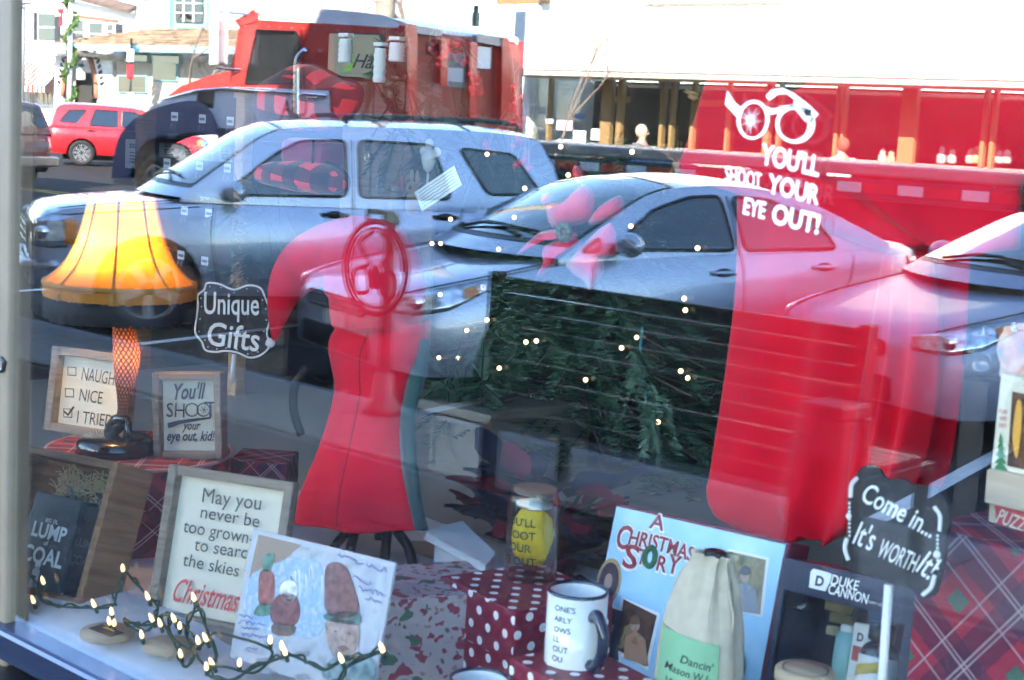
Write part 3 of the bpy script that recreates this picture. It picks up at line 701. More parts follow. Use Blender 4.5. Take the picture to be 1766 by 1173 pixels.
tp('winch_lever', [(990, 288), (1000, 290), (1006, 312), (994, 314)], TRED, -.05, .0)
# ------------------------------------------------------------------ shops across the road
SY = 22.0
def S2(u, v, y=SY): return U(u, v, y)
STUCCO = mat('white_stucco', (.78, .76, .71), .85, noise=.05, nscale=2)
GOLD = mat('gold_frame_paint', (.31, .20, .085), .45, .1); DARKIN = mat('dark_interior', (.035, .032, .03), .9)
left = S2(838, 100).x
sf = street('store_building', 'long white fronted store with gold window columns across the road', 'building', (left+12, SY, -.02))
zb_, zt_ = 2.74, 3.9
FL = U(838, 100, SY).x
MB().box((FL+14, SY+.7, (zb_+zt_)/2), (28, 1.4, zt_-zb_)).build('canopy', STUCCO, sf, world=True, bevel=.03)
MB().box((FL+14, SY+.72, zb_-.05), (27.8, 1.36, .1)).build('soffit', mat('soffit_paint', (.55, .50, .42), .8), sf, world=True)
MB().box((FL+14, SY+1.9, 6.6), (28, .8, 5.4)).build('upper_wall', STUCCO, sf, world=True)
uw = MB().box((S2(902, 8, SY+1.5).x, SY+1.47, 4.9), (1.5, .1, 1.4)).build('window', GOLD, sf, world=True)
MB().box((S2(905, 8, SY+1.5).x, SY+1.42, 4.95), (1.25, .06, 1.2)).build('pane', CARGLASS, uw, world=True)
MB().box((S2(1230, 5, SY+1.5).x, SY+1.44, 5.0), (3.2, .1, 1.7)).build('wall_panel', mat('beige_panel', (.55, .47, .36), .8, noise=.1, nscale=3), sf, world=True)
uw = MB().box((S2(1720, 5, SY+1.5).x, SY+1.47, 5.1), (1.8, .1, 1.5)).build('window', GOLD, sf, world=True)
MB().box((S2(1722, 5, SY+1.5).x, SY+1.42, 5.15), (1.5, .06, 1.3)).build('pane', CARGLASS, uw, world=True)
MB().box((FL+14, SY+1.62, .35), (28, .2, .75)).build('stall_riser', mat('riser_paint', (.25, .19, .13), .7, noise=.2), sf, world=True)
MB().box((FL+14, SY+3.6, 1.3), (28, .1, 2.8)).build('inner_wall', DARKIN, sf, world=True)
MB().box((FL-.1, SY+2.6, 1.35), (.2, 2.4, 2.9)).build('end_wall', STUCCO, sf, world=True)
SHOPG = bpy.data.materials.new('store_glass'); SHOPG.use_nodes = True
_n = SHOPG.node_tree.nodes; _l = SHOPG.node_tree.links; _n.remove(_n['Principled BSDF'])
_t = _n.new('ShaderNodeBsdfTransparent'); _g = _n.new('ShaderNodeBsdfGlossy'); _g.inputs['Roughness'].default_value = .01; _m = _n.new('ShaderNodeMixShader'); _m.inputs[0].default_value = .05
_t.inputs[0].default_value = (.9, .92, .9, 1)
_l.new(_t.outputs[0], _m.inputs[1]); _l.new(_g.outputs[0], _m.inputs[2]); _l.new(_m.outputs[0], _n['Material Output'].inputs[0])
cols = [(905, .05), (948, .06), (1047, .26), (1070, .12), (1143, .08), (1160, .07), (1196, .08), (1256, .05), (1325, .12), (1345, .06), (1445, .07), (1456, .05), (1568, .30), (1700, .07), (1716, .07)]
px_ = [S2(u, 200, SY+1.5).x for u, _ in cols]
for x, (u, wd) in zip(px_, cols):
    MB().box((x, SY+1.5, (zb_+.72)/2-.1), (wd, .14, zb_-.74)).build('column' if wd > .2 else 'mullion', GOLD, sf, world=True, bevel=.01).location.z = .72/2+.1
xs_ = [FL+.1]+px_+[px_[-1]+3.5]
for x0_, x1_ in zip(xs_, xs_[1:]):
    if x1_-x0_ > .35: MB().box(((x0_+x1_)/2, SY+1.56, 1.73), (x1_-x0_-.08, .012, 1.98)).build('pane', SHOPG, sf, world=True)
for u0, u1, v in ((1062, 1085, 172), (1196, 1256, 178)):
    a_, b_ = S2(u0, v, SY+1.5), S2(u1, v, SY+1.5); MB().bar(a_, b_, .1, .12).build('transom', GOLD, sf, world=True)
PAPERS = [(960, 207, 986, 226, (.72, .52, .55)), (989, 225, 1009, 248, (.8, .8, .78)), (1020, 222, 1037, 243, (.82, .82, .8)), (991, 196, 1008, 206, (.15, .25, .5)), (941, 204, 953, 214, (.6, .75, .8)), (1135, 138, 1172, 154, (.35, .36, .38)), (895, 182, 928, 197, (.4, .4, .42)), (962, 240, 985, 250, (.5, .7, .75))]
for i, (u0, v0, u1, v1, c) in enumerate(PAPERS):
    a_, b_ = S2(u0, v0, SY+1.44), S2(u1, v1, SY+1.44)
    o = MB().box((a_+b_)/2, (abs(b_.x-a_.x), .012, abs(a_.z-b_.z))).build('notice', mat('notice_%d' % i, c, .6), None, bevel=.004)
    o.location.y = -2*0; o.scale = (1, -1, 1)
    tag(o, ['pinkish flyer between the thin mullion and the wide gold column', 'tall white notice beside the pinkish flyer', 'white rounded notice touching the wide gold column', 'small blue card above the pinkish flyer', 'pale blue card beside the thin gold mullion', 'grey sign high under the canopy right of the wide column', 'grey shop sign left of the thin gold mullion', 'pale teal card low under the pinkish flyer'][i], 'notice', 'notices in the store window across the road')
WARMB = mat('warm_bulb', (1, .6, .25), .3, emit=(1, .52, .18), estr=2.2)
for i, (u, v) in enumerate(((918, 173), (939, 178), (885, 167))):
    q = S2(u, v, SY+2.3); o = street('pendant_lamp', ['glowing bulb in the store across the road, the middle one of three', 'glowing bulb in the store across the road, nearest the thin mullion', 'glowing bulb in the store across the road, beside the red bulkhead'][i], 'lamp', (q.x, q.y, q.z), 0, 'bulbs glowing in the store')
    MB().ball((0, 0, 0), .05).build('bulb', WARMB, o, True); MB().cyl((0, 0, .06), (0, 0, 3.2-q.z), .008, n=5).build('cord', BLACK, o); MB().cyl((0, 0, .04), (0, 0, .10), .03, n=8).build('socket', BLACK, o)
JARM = [mat('jar_%d' % i, c, .4) for i, c in enumerate(((.75, .68, .6), (.7, .55, .35), (.6, .7, .75), (.72, .72, .72)))]
for i, u in enumerate((1520, 1535, 1622, 1640, 1672, 1682, 1722, 1735)):
    q = S2(u, 282, SY+1.9); h_ = (.28, .24, .3, .25, .26, .3, .22, .24)[i]
    o = street('store_figurine', 'small pale figurine on the store window ledge, number %s from the wide right column' % ('one two three four five six seven eight'.split()[i]), 'figurine', (q.x, q.y, q.z), 0, 'figurines on the store ledge')
    o['label'] = ['pale figurine just left of the wide right gold column', 'tan figurine hard against the wide right gold column', 'bluish figurine, first right of the wide right gold column', 'white figurine, second right of the wide right gold column', 'short pale figurine between the column and the paired mullions', 'tan figurine just left of the paired mullions', 'bluish figurine just right of the paired mullions', 'white figurine furthest right on the store ledge'][i]
    MB().lathe([(.06, 0), (.085, .03), (.08, h_*.5), (.045, h_*.6), (.06, h_*.8), (.02, h_)], 10).build('figure', JARM[i % 4], o, True)
lo_ = S2(1600, 282, SY+1.9).z
MB().box((FL+14, SY+1.95, lo_-.03), (27.6, .4, .05)).build('ledge', mat('ledge_pale', (.55, .5, .45), .6), sf, world=True)
# passers-by on the far pavement
SKIN = mat('skin', (.55, .33, .24), .55)
def person(loc, h, label, coat, hair, legs, H=1.68):
    o = street('person', label, 'person', loc, h); k = H/1.7
    def skin(name, pts, edges, rad, m, sub=2):
        me = bpy.data.meshes.new(name); me.from_pydata([tuple(V(p)*k) for p in pts], edges, []); ob = bpy.data.objects.new(name, me); COL.objects.link(ob); ob.parent = o
        q = ob.modifiers.new('s', 'SKIN')
        for i, r in enumerate(rad): me.skin_vertices[0].data[i].radius = (r*k*(1.0), r*k)
        me.skin_vertices[0].data[0].use_root = True
        s_ = ob.modifiers.new('u', 'SUBSURF'); s_.levels = s_.render_levels = sub; me.materials.append(m)
        for p_ in me.polygons: p_.use_smooth = True
        return ob
    # one continuous body; clothing as children
    body = skin('body', [(0, 0, .95), (0, 0, 1.15), (0, 0, 1.38), (0, .0, 1.47), (.02, 0, 1.58), (.02, 0, 1.66), (0, .10, .86), (.10, .11, .50), (.02, .11, .08), (.14, .12, .03), (0, -.10, .86), (-.08, -.11, .50), (-.22, -.11, .10), (-.12, -.12, .03), (0, .2, 1.36), (-.04, .25, 1.10), (.10, .25, .93), (0, -.2, 1.36), (.04, -.25, 1.10), (.18, -.24, .95)],
        [(0, 1), (1, 2), (2, 3), (3, 4), (4, 5), (0, 6), (6, 7), (7, 8), (8, 9), (0, 10), (10, 11), (11, 12), (12, 13), (2, 14), (14, 15), (15, 16), (2, 17), (17, 18), (18, 19)],
        [.13, .12, .13, .05, .085, .075, .085, .06, .04, .035, .085, .06, .04, .035, .06, .045, .032, .06, .045, .032], SKIN)
    skin('coat', [(0, 0, .80), (0, 0, 1.10), (0, 0, 1.38), (0, .21, 1.36), (-.04, .26, 1.10), (.09, .26, .97), (0, -.21, 1.36), (.04, -.26, 1.10), (.16, -.25, .99)], [(0, 1), (1, 2), (2, 3), (3, 4), (4, 5), (2, 6), (6, 7), (7, 8)], [.21, .175, .155, .085, .07, .055, .085, .07, .055], coat)
    skin('trousers', [(0, 0, .92), (0, .10, .84), (.10, .11, .50), (.02, .11, .12), (0, -.10, .84), (-.08, -.11, .50), (-.21, -.11, .14)], [(0, 1), (1, 2), (2, 3), (0, 4), (4, 5), (5, 6)], [.145, .10, .075, .06, .10, .075, .06], legs)
    MB().ball(V((-.02, 0, 1.625))*k, (.11*k, .105*k, .125*k), 14, 10).build('hair', hair, o, True)
    f = MB(); f.ball(V((.105, 0, 1.585))*k, (.018, .014, .02)); f.build('nose', SKIN, body, True)
    for s in (-1, 1): MB().ball(V((.095, s*.032, 1.605))*k, .011, 8, 6).build('eye', INK, body, True)
    MB().ball(V((.097, 0, 1.545))*k, (.01, .025, .006), 8, 5).build('mouth', mat('lips', (.4, .12, .1), .5), body, True)
    return o
q = U(1452, 244, 20.9)
person((q.x, 20.9, .0), math.radians(172), 'woman in a white coat walking past the store across the road', mat('white_coat', (.75, .74, .72), .8), mat('brown_hair', (.16, .08, .04), .7), INK)
q = U(1108, 222, 20.9)
person((q.x, 20.9, .0), math.radians(20), 'fair haired passer-by in a grey jacket near the wide gold column', mat('grey_jacket', (.14, .14, .15), .8), mat('fair_hair', (.62, .47, .30), .7), INK, 1.72)
# ------------------------------------------------------------------ old town houses beyond the crossing
CY_ = 40.0
def C2(u, v, dy=0): return U(u, v, CY_)+V((0, dy, 0))
SIDING = mat('white_siding', (.78, .77, .74), .7, noise=.05); ROOFB = mat('brown_shingles', (.16, .11, .085), .9, noise=.4, nscale=3)
TEAL = mat('teal_trim', (.22, .42, .44), .6); SHUT = mat('dark_shutter', (.03, .032, .04), .6)
def cp(name, px, m, d0, d1, par, bevel=0): return MB().prism([C2(u, v, d0) for u, v in px], (0, d1-d0, 0)).build(name, m, par, world=True, bevel=bevel)
def rect(u0, v0, u1, v1): return [(u0, v0), (u1, v0+(u1-u0)*.02), (u1, v1+(u1-u0)*.03), (u0, v1)]
h1 = street('town_house', 'white two storey house with dark shutters and striped awnings', 'building', (C2(140, 190).x, CY_, -.16))
gz = -.16
a_, b_ = C2(-8, 0), C2(236, 0); 
MB().box(((a_.x+b_.x)/2, CY_+4, 3.1), (b_.x-a_.x, 8, 6.6)).build('wall', SIDING, h1, world=True)
for k in range(24): MB().box(((a_.x+b_.x)/2, CY_-.02, .2+.26*k), (b_.x-a_.x, .05, .03)).build('siding_board', SIDING, h1, world=True)
for (u0, v0, u1, v1) in ((70, 24, 98, 70), (133, 36, 147, 76), (158, 40, 180, 78), (189, 43, 198, 66)):
    f_ = cp('window', rect(u0-3, v0-3, u1+3, v1+3), WHITE, -.12, .05, h1); cp('pane', rect(u0, v0, u1, v1), CARGLASS, -.14, -.1, f_); cp('sash_bar', rect(u0, (v0+v1)/2-1, u1, (v0+v1)/2+1), WHITE, -.17, -.13, f_)
for (u0, v0, u1, v1) in ((63, 22, 68, 70), (99, 28, 105, 74), (129, 33, 133, 76), (204, 42, 212, 58)): cp('shutter', rect(u0, v0, u1, v1), SHUT, -.16, .0, h1)
cp('eave_trim', [(138, 26), (205, 34), (205, 38), (138, 30)], mat('brown_trim', (.28, .12, .07), .7), -.2, .0, h1)
mbr = MB(); e0, e1 = C2(70, -40), C2(250, 24)
mbr.prism([C2(108, -6, -.5), C2(236, 24, -.5), C2(236, 18, -.5), C2(108, -14, -.5)], (0, .4, 0)); mbr.build('gable_trim', WHITE, h1, world=True)
MB().loft([[C2(110, -10, -.55), C2(240, 22, -.55)], [C2(110, -60, 4), C2(205, -60, 4)]], closed=False).build('roof', ROOFB, h1, world=True, solid=.15)
AWN = stripes('awning_stripes', .42, (.80, .78, .74), (.55, .07, .05), .55)
def awning(u0, v0, u1, v1, lab):
    tl, tr_, br_, bl_ = C2(u0+4, v0, -.05), C2(u1, v0+1, -.05), C2(u1+2, v1, -1.3), C2(u0-4, v1-2, -1.3)
    o = street('striped_awning', lab, 'awning', (tl.x, CY_, tl.z), 0, 'striped awnings on the white house')
    MB().loft([[tl, tr_], [bl_, br_]], closed=False).build('canvas', AWN, o, world=True, solid=.03)
    d = V((0, 0, -.28)); n_ = 9
    for k in range(n_):
        p0, p1 = bl_.lerp(br_, k/n_), bl_.lerp(br_, (k+.94)/n_); MB().add([p0, p1, p1+d, p0+d], [(0, 1, 2, 3)]).build('valance', AWN, o, world=True, solid=.02)
    MB().tube([tl, bl_], .02, 5).build('frame_arm', DARKMETAL, o, world=True); MB().tube([tr_, br_], .02, 5).build('frame_arm', DARKMETAL, o, world=True)
awning(46, 108, 116, 152, 'wide red and white striped awning right of the pale traffic pole'); awning(-8, 92, 28, 142, 'red and white striped awning left of the pale traffic pole')
for (u0, v0, u1, v1) in ((52, 160, 62, 178), (72, 160, 92, 180), (104, 160, 115, 178), (2, 150, 20, 176)):
    f_ = cp('shop_window', rect(u0-2, v0-2, u1+2, v1+3), WHITE, -.1, .05, h1); cp('pane', rect(u0, v0, u1, v1), CARGLASS, -.12, -.08, f_)
    for t in (.33, .66): cp('glazing_bar', rect(lerp(u0, u1, t)-.5, v0, lerp(u0, u1, t)+.5, v1), WHITE, -.15, -.11, f_)
# arched passage
h2 = street('arched_passage', 'white arched passage front with a brick rim beside the white house', 'archway', (C2(176, 185).x, CY_-1, -.16))
ac = C2(170, 170, -1.0); ar = abs(C2(199, 170, -1).x-C2(141, 170, -1).x)/2
arc = [V((ac.x+ar*math.cos(math.pi*k/20), ac.y, ac.z+ar*1.55*math.sin(math.pi*k/20))) for k in range(21)]
o0, o1 = C2(126, 98, -1), C2(226, 102, -1); zl = -.16
outer = [V((o0.x, ac.y, zl)), V((arc[-1].x, ac.y, zl))]+arc[::-1]+[V((arc[0].x, ac.y, zl)), V((o1.x, ac.y, zl)), V((o1.x, ac.y, o1.z)), V((o0.x, ac.y, o0.z))]
MB().prism(outer, (0, .6, 0)).build('front', SIDING, h2, world=True)
MB().tube([p_+V((0, -.05, 0)) for p_ in arc], .13, 6).build('brick_rim', mat('brick_rim', (.40, .16, .10), .8, noise=.3, nscale=4), h2, True, world=True)
MB().box(((o0.x+o1.x)/2, ac.y-.35, o1.z+.06), (o1.x-o0.x+.4, 1.0, .14)).build('hood_roof', STUCCO, h2, world=True)
MB().box(((o0.x+o1.x)/2, ac.y+.9, 1.4), (o1.x-o0.x, .1, 3.2)).build('passage_back', DARKIN, h2, world=True)
for k in range(26):
    if k in (8, 9, 17): continue
    an = math.pi*(.08+.84*k/25); rr = ar*1.33
    c_ = V((ac.x+rr*math.cos(an), ac.y-.03, ac.z+rr*1.42*math.sin(an)))
    MB().box(c_, (.14, .03, .26), Matrix.Rotation(-(an-math.pi/2), 3, 'Y')).build('painted_letter', INK, h2, world=True)
lq = C2(178, 126, -1.2); lo = street('hanging_lantern', 'white square lantern hanging in the arch mouth', 'lantern', tuple(lq))
MB().box((0, 0, -.1), (.40, .3, .62)).build('panel', WHITE, lo, bevel=.06); MB().box((0, 0, .28), (.2, .2, .14)).build('cap', mat('lantern_green', (.05, .16, .10), .5), lo)
MB().cyl((0, 0, .3), (0, .3, .9), .02, n=5).build('hook', DARKMETAL, lo)
# shingle roofed shop
h3 = street('shingle_roof_shop', 'low shop with brown shingle roof and teal trim under a white upper storey', 'building', (C2(320, 180).x, CY_-2, -.16))
MB().box(((C2(236, 0).x+C2(560, 0).x)/2, CY_+2, 1.7), (C2(560, 0).x-C2(236, 0).x, 6, 3.8)).build('wall', mat('tan_wall', (.52, .42, .32), .8, noise=.1, nscale=2), h3, world=True)
MB().box(((C2(244, 0).x+C2(560, 0).x)/2, CY_+4, 6), (C2(560, 0).x-C2(244, 0).x, 5, 5)).build('upper_wall', SIDING, h3, world=True)
SHNG = [mat('wood_shingle_%d' % i, c, .9, noise=.25, nscale=6) for i, c in enumerate(((.27, .18, .11), (.34, .24, .15), (.20, .13, .085), (.30, .20, .12)))]
bl0, br0, tl0, tr0 = C2(164, 83, -2.6), C2(560, 92, -2.6), C2(246, 48, .6), C2(560, 50, .6)
NR, NC = 7, 34
for i in range(NR):
    for j in range(NC):
        def P_(s, t): return bl0.lerp(br0, s).lerp(tl0.lerp(tr0, s), t)
        s0, s1 = (j+.5*(i % 2)-.25)/NC, (j+.5*(i % 2)+.70)/NC; t0, t1 = i/NR, (i+1.25)/NR
        s0, s1 = max(0, s0), min(1, s1)
        z_ = V((0, 0, .05+random.uniform(0, .05)))
        MB().prism([P_(s0, t0)+z_, P_(s1, t0)+z_, P_(s1, min(1, t1)), P_(s0, min(1, t1))], (0, .01, -.05)).build('shingle', random.choice(SHNG), h3, world=True)
MB().bar(bl0+V((0, 0, -.12)), br0+V((0, 0, -.12)), .12, .28).build('fascia', TEAL, h3, world=True)
MB().prism([bl0, br0, tr0, tl0], (0, 0, -.15)).build('roof_deck', ROOFB, h3, world=True)
for (u0, v0, u1, v1) in ((252, 96, 290, 108), (300, 98, 345, 112), (240, 134, 286, 160), (300, 112, 340, 140)):
    f_ = cp('window', rect(u0-2, v0-2, u1+2, v1+2), TEAL, -1.1, -.95, h3); cp('pane', rect(u0, v0, u1, v1), CARGLASS, -1.13, -1.08, f_)
f_ = cp('window', rect(258, -20, 316, 44), TEAL, 1.3, 1.6, h3); cp('pane', rect(264, -20, 310, 34), CARGLASS, 1.2, 1.35, f_)
for u in (278, 295): cp('glazing_bar', rect(u, -20, u+1.5, 34), WHITE, 1.15, 1.22, f_)
for v in (0, 17): cp('glazing_bar', rect(264, v, 310, v+1.5), WHITE, 1.13, 1.24, f_)
for u in (244, 322): cp('corner_board', rect(u, -20, u+10, 47), TEAL, 1.2, 1.6, h3)
# poles, signals, trees
q = U(37, 190, 34); tpole = street('traffic_pole', 'pale grey traffic signal pole right of the signal heads', 'pole', (q.x, 34, -.16))
MB().cyl((0, 0, 0), (0, 0, 8), .14, .11).build('shaft', mat('galvanised', (.5, .52, .5), .5, .5), tpole, True); MB().cyl((0, 0, 0), (0, 0, .3), .22, .18).build('base', MATS['galvanised'], tpole)
q = U(22, 112, 33.8); MB().box(V((q.x, q.y, q.z))-ORG[tpole.name], (.40, .3, .55)).build('control_box', BLACK, tpole, bevel=.02)
q = U(6, 35, 33.5); ts = street('traffic_signal', 'dark traffic signal head at the top left corner with red lenses', 'traffic signal', (q.x, 33.5, q.z))
MB().box((0, 0, 0), (.45, .3, 1.5)).build('housing', mat('signal_green', (.04, .06, .06), .5), ts, bevel=.04)
for k, c in enumerate(((.5, .04, .05), (.45, .05, .06), (.10, .16, .12))):
    l_ = MB().cyl((.02, -.15, .45-.42*k), (.02, -.22, .45-.42*k), .14, n=14).build('lens', mat('signal_lens_%d' % k, c, .2, coat=1), ts)
    MB().loft([[V((.02+.17*math.cos(a), -.15, .45-.42*k+.17*math.sin(a))), V((.02+.17*math.cos(a), -.36, .45-.42*k+.17*math.sin(a)))] for a in [math.pi*i/10 for i in range(11)]], closed=False).build('visor', BLACK, l_, solid=.01)
MB().bar((0, 0, .6), (1.6, .4, .75), .06, .06).build('bracket', DARKMETAL, ts)
def leafblob(c, r, n, sz, mb):
    for k in range(n):
        d = V((random.gauss(0, 1), random.gauss(0, 1), random.gauss(0, 1))).normalized()*random.random()**.4
        p = V(c)+V((d.x*r[0], d.y*r[1], d.z*r[2])); a = V((random.uniform(-1, 1), random.uniform(-1, 1), random.uniform(-1, 1))).normalized()*sz; b = a.orthogonal().normalized()*sz*.45
        mb.add([p+a, p+b, p-a, p-b], [(0, 1, 2, 3)])
GARL = mat('garland_green', (.07, .14, .03), .7, noise=.4, nscale=8); BOW = mat('red_ribbon', (.6, .02, .03), .5)
q = U(119, 185, 33); gp = street('garland_post', 'white lamp post wound with a green garland and red bow', 'lamp post', (q.x, 33, -.16))
MB().cyl((0, 0, 0), (0, 0, 7.5), .10, .08).build('shaft', WHITE, gp, True)
mb = MB()
for k in range(60):
    t = k/60; z_ = .4+7*t; leafblob((.22*math.cos(t*30), .22*math.sin(t*30), z_), (.16, .16, .14), 14, .10, mb)
leafblob((.05, -.1, 6.3), (.38, .38, .6), 160, .12, mb); mb.build('garland', GARL, gp)
bz = U(113, 20, 33).z+.16
for s in (-1, 1): MB().loft([[V((0, -.4, bz)), V((0, -.4, bz-.06))], [V((s*.22, -.45, bz+.14)), V((s*.22, -.45, bz-.14))], [V((s*.05, -.5, bz+.02)), V((s*.05, -.5, bz-.04))]], closed=False).build('bow_loop', BOW, gp, solid=.02)
for s in (-1, 1): MB().prism([V((0, -.43, bz)), V((s*.06, -.43, bz)), V((s*.14, -.43, bz-.62)), V((s*.02, -.43, bz-.6))], (0, .02, 0)).build('bow_tail', BOW, gp)
q = U(224, 178, 33); gp2 = street('banner_post', 'thin dark post with a white and red banner in front of the arch', 'lamp post', (q.x, 33, -.16))
MB().cyl((0, 0, 0), (0, 0, 4.3), .05, .04).build('shaft', DARKMETAL, gp2, True)
zt2 = U(224, 96, 33).z+.16; MB().box((.05, -.06, zt2), (.42, .08, .5)).build('white_panel', WHITE, gp2, bevel=.05); MB().box((.05, -.06, zt2-.62), (.4, .08, .55)).build('red_panel', BOW, gp2, bevel=.05); MB().box((.1, -.06, zt2-1.9), (.4, .06, 1.0)).build('lower_panel', WHITE, gp2, bevel=.03)
BARK = mat('bare_bark', (.23, .17, .14), .9, noise=.3, nscale=15)
def bare_tree(loc, h, label, r0=.10, seed=1, spread=.55):
    rd = random.Random(seed); o = street('bare_tree', label, 'tree', loc, 0, 'bare street trees'); tr_ = MB(); crown = MB()
    def grow(p, d, L, r, lev, mbx):
        pts = [p]; q = V(p); dd = V(d)
        for k in range(4):
            dd = (dd+V((rd.gauss(0, .12), rd.gauss(0, .12), rd.gauss(.03, .06)))).normalized(); q = q+dd*L/4; pts.append(V(q))
        mbx.tube(pts, [lerp(r, r*.55, k/4) for k in range(5)], 6 if lev < 2 else 4, cap=lev < 2)
        if lev >= 5: return
        for k in range(3 if lev < 4 else 2):
            nd = (dd+V((rd.gauss(0, spread), rd.gauss(0, spread), rd.gauss(.1, .3)))).normalized(); grow(pts[rd.choice((2, 3, 4))] if k else q, nd, L*rd.uniform(.62, .82), r*.55, lev+1, crown)
    grow(V((0, 0, 0)), V((0, 0, 1)), h*.33, r0, 0, tr_)
    tr_.build('trunk', BARK, o, True); crown.build('crown', BARK, o)
    return o
q = U(292, 150, 31); bare_tree((q.x, 31, -.16), 7.0, 'bare young tree in front of the shingle roofed shop', .11, 3)
q = U(800, 100, 20.6); bare_tree((q.x, 20.6, 0), 8.0, 'bare tree rising behind the red bulkhead of the truck', .12, 5)
q = U(930, 200, 20.4); bare_tree((q.x, 20.4, 0), 5.6, 'thin bare tree in front of the white canopy', .032, 8)
q = U(818, 60, 20.4); sp = street('street_sign_pole', 'short dark sign pole standing above the red bulkhead', 'pole', (q.x, 20.4, 0))
MB().cyl((0, 0, 0), (0, 0, U(818, 10, 20.4).z), .05, .05).build('shaft', DARKMETAL, sp, True); MB().box((.0, 0, U(818, 40, 20.4).z-.3), (.16, .06, 1.0)).build('sign_blade', mat('dark_green_sign', (.03, .06, .05), .5), sp)
# ------------------------------------------------------------------ the display behind the glass
DZ = .80
FELT = mat('white_felt', (.50, .52, .58), .95, sheen=.3, noise=.06, nscale=30)
structure(MB().box((-1.4, .92, .755), (5.2, 1.7, .07)).build('display_platform', mat('platform_wood', (.30, .26, .22), .7)))
def clothz(x, y): return DZ-.004+.006*math.sin(9*x+3*math.sin(5*y))+.005*math.sin(23*y+4*x)
o = MB().grid(lambda s, t: V((lerp(-2.75, -.3, s), lerp(.015, .95, t), clothz(lerp(-2.75, -.3, s), lerp(.015, .95, t))+(-.02*max(0, 1-t*14)))), 60, 30).build('white_cloth', FELT, None, True, solid=.004)
tag(o, 'white felt cloth spread over the display platform', 'cloth')
FIT = {}
def panel(name, label, cat, cl, cr, ct, cb, y, yaw, lean, group=None):
    yaw, lean = math.radians(yaw), math.radians(lean)
    fwd = V((-math.sin(yaw), math.cos(yaw), 0)); up0 = V((0, 0, 1))*math.cos(lean)+fwd*math.sin(lean); r0 = V((math.cos(yaw), math.sin(yaw), 0)); n0 = r0.cross(up0)*-1
    c0 = U((cl[0]+cr[0])/2, (cl[1]+cr[1])/2, y)
    def hit(u, v):
        d = RAY(u, v); return CAMP+d*((c0-CAMP).dot(n0)/d.dot(n0))
    L, R_, T_, B_ = (hit(*q) for q in (cl, cr, ct, cb))
    x = (R_-L).normalized(); z = (-n0).cross(x)
    if z.z < 0: z = -z
    yv = z.cross(x); w_ = (R_-L).length; h_ = (T_-B_).dot(z); ctr = (L+R_)/2; ctr = ctr+z*(((T_+B_)/2-ctr).dot(z)); org = ctr-z*(h_/2)
    M = Matrix(((x.x, yv.x, z.x, org.x), (x.y, yv.y, z.y, org.y), (x.z, yv.z, z.z, org.z), (0, 0, 0, 1)))
    o = thing(name, label, cat, org, 0, group, M=M)
    def loc(u, v, off=0.):
        q = hit(u, v)-org; return V((q.dot(x), off, q.dot(z)))
    return o, w_, h_, loc
def pxt(mb, s, L, R, cap, fn, bold=0., shear=0., up=None, space=1., arc=0.):
    """text laid between two baseline points of the photograph on the surface fn(u, v)"""
    vs, fs = text2d(s, bold, shear, 'LEFT', space)
    if not vs: return
    x0 = min(p[0] for p in vs); x1 = max(p[0] for p in vs); L, R = V((*L, 0)), V((*R, 0)); a = R-L
    ref = text2d('H', bold, shear, 'LEFT', space)[0]; ch = max(p[1] for p in ref)
    if up is None: up = V((-a.y, a.x, 0)).normalized()*-1 if False else V((a.y, -a.x, 0)).normalized()
    else: up = V((*up, 0)).normalized()
    out = []
    for x, y in vs:
        t = (x-x0)/(x1-x0); q = L+a*t+up*(cap*y/ch+arc*(1-(2*t-1)**2)); out.append(fn(q.x, q.y))
    mb.add(out, fs)
GREYWOOD = woodmat('weathered_frame', (.17, .135, .105), (.30, .25, .20)); CREAM = mat('cream_board', (.68, .645, .53), .7); DARKWOOD = woodmat('dark_crate_wood', (.15, .078, .040), (.30, .175, .10))
def framed(root, w_, h_, fr, depth=.03, fm=None, face=None):
    fm = fm or GREYWOOD; face = face or CREAM
    for x, d in ((-w_/2+fr/2, 0), (w_/2-fr/2, 0)): MB().box((x, depth/2-.012, h_/2), (fr, depth, h_)).build('frame_side', fm, root, bevel=.002)
    for z in (fr/2, h_-fr/2): MB().box((0, depth/2-.0115, z), (w_-2*fr-.0006, depth-.001, fr)).build('frame_rail', fm, root, bevel=.002)
    return MB().box((0, depth/2+.004, h_/2), (w_-2*fr+.002, depth*.6, h_-2*fr+.002)).build('board', face, root)
# plaid hat box that carries the lamp and two signs
PLAIDL = plaid('red_plaid', .105, (.32, .018, .030), (.06, .012, .045), (.012, .05, .045), (.50, .40, .42), math.radians(45))
zt = U(322, 790, .45).z
def ONBOX(u, v): return Z(u, v, zt)
hb_ = ONBOX(190, 776); HR = .17
o = thing('gift_box', 'big round plaid hat box that carries the lamp and two framed signs', 'gift box', (hb_.x+.02, hb_.y+.05, DZ), 0, 'plaid boxes')
MB().lathe([(.001, 0), (HR-.006, 0), (HR-.006, zt-DZ-.05), (.001, zt-DZ-.05)], 56).build('box', PLAIDL, o)
MB().lathe([(HR-.004, zt-DZ-.075), (HR, zt-DZ-.075), (HR, zt-DZ-.004), (HR-.003, zt-DZ), (.001, zt-DZ)], 56, cap=False).build('lid', PLAIDL, o)
MB().tube([(HR*math.cos(a), HR*math.sin(a), zt-DZ-.003) for a in [2*math.pi*i/56 for i in range(56)]], .0035, 6, closed=True).build('rim_cord', mat('pale_stitch', (.45, .30, .30), .8), o, True)
PLAIDD = plaid('dark_plaid', .085, (.17, .014, .03), (.035, .010, .045), (.012, .05, .045), (.34, .28, .30), math.radians(45))
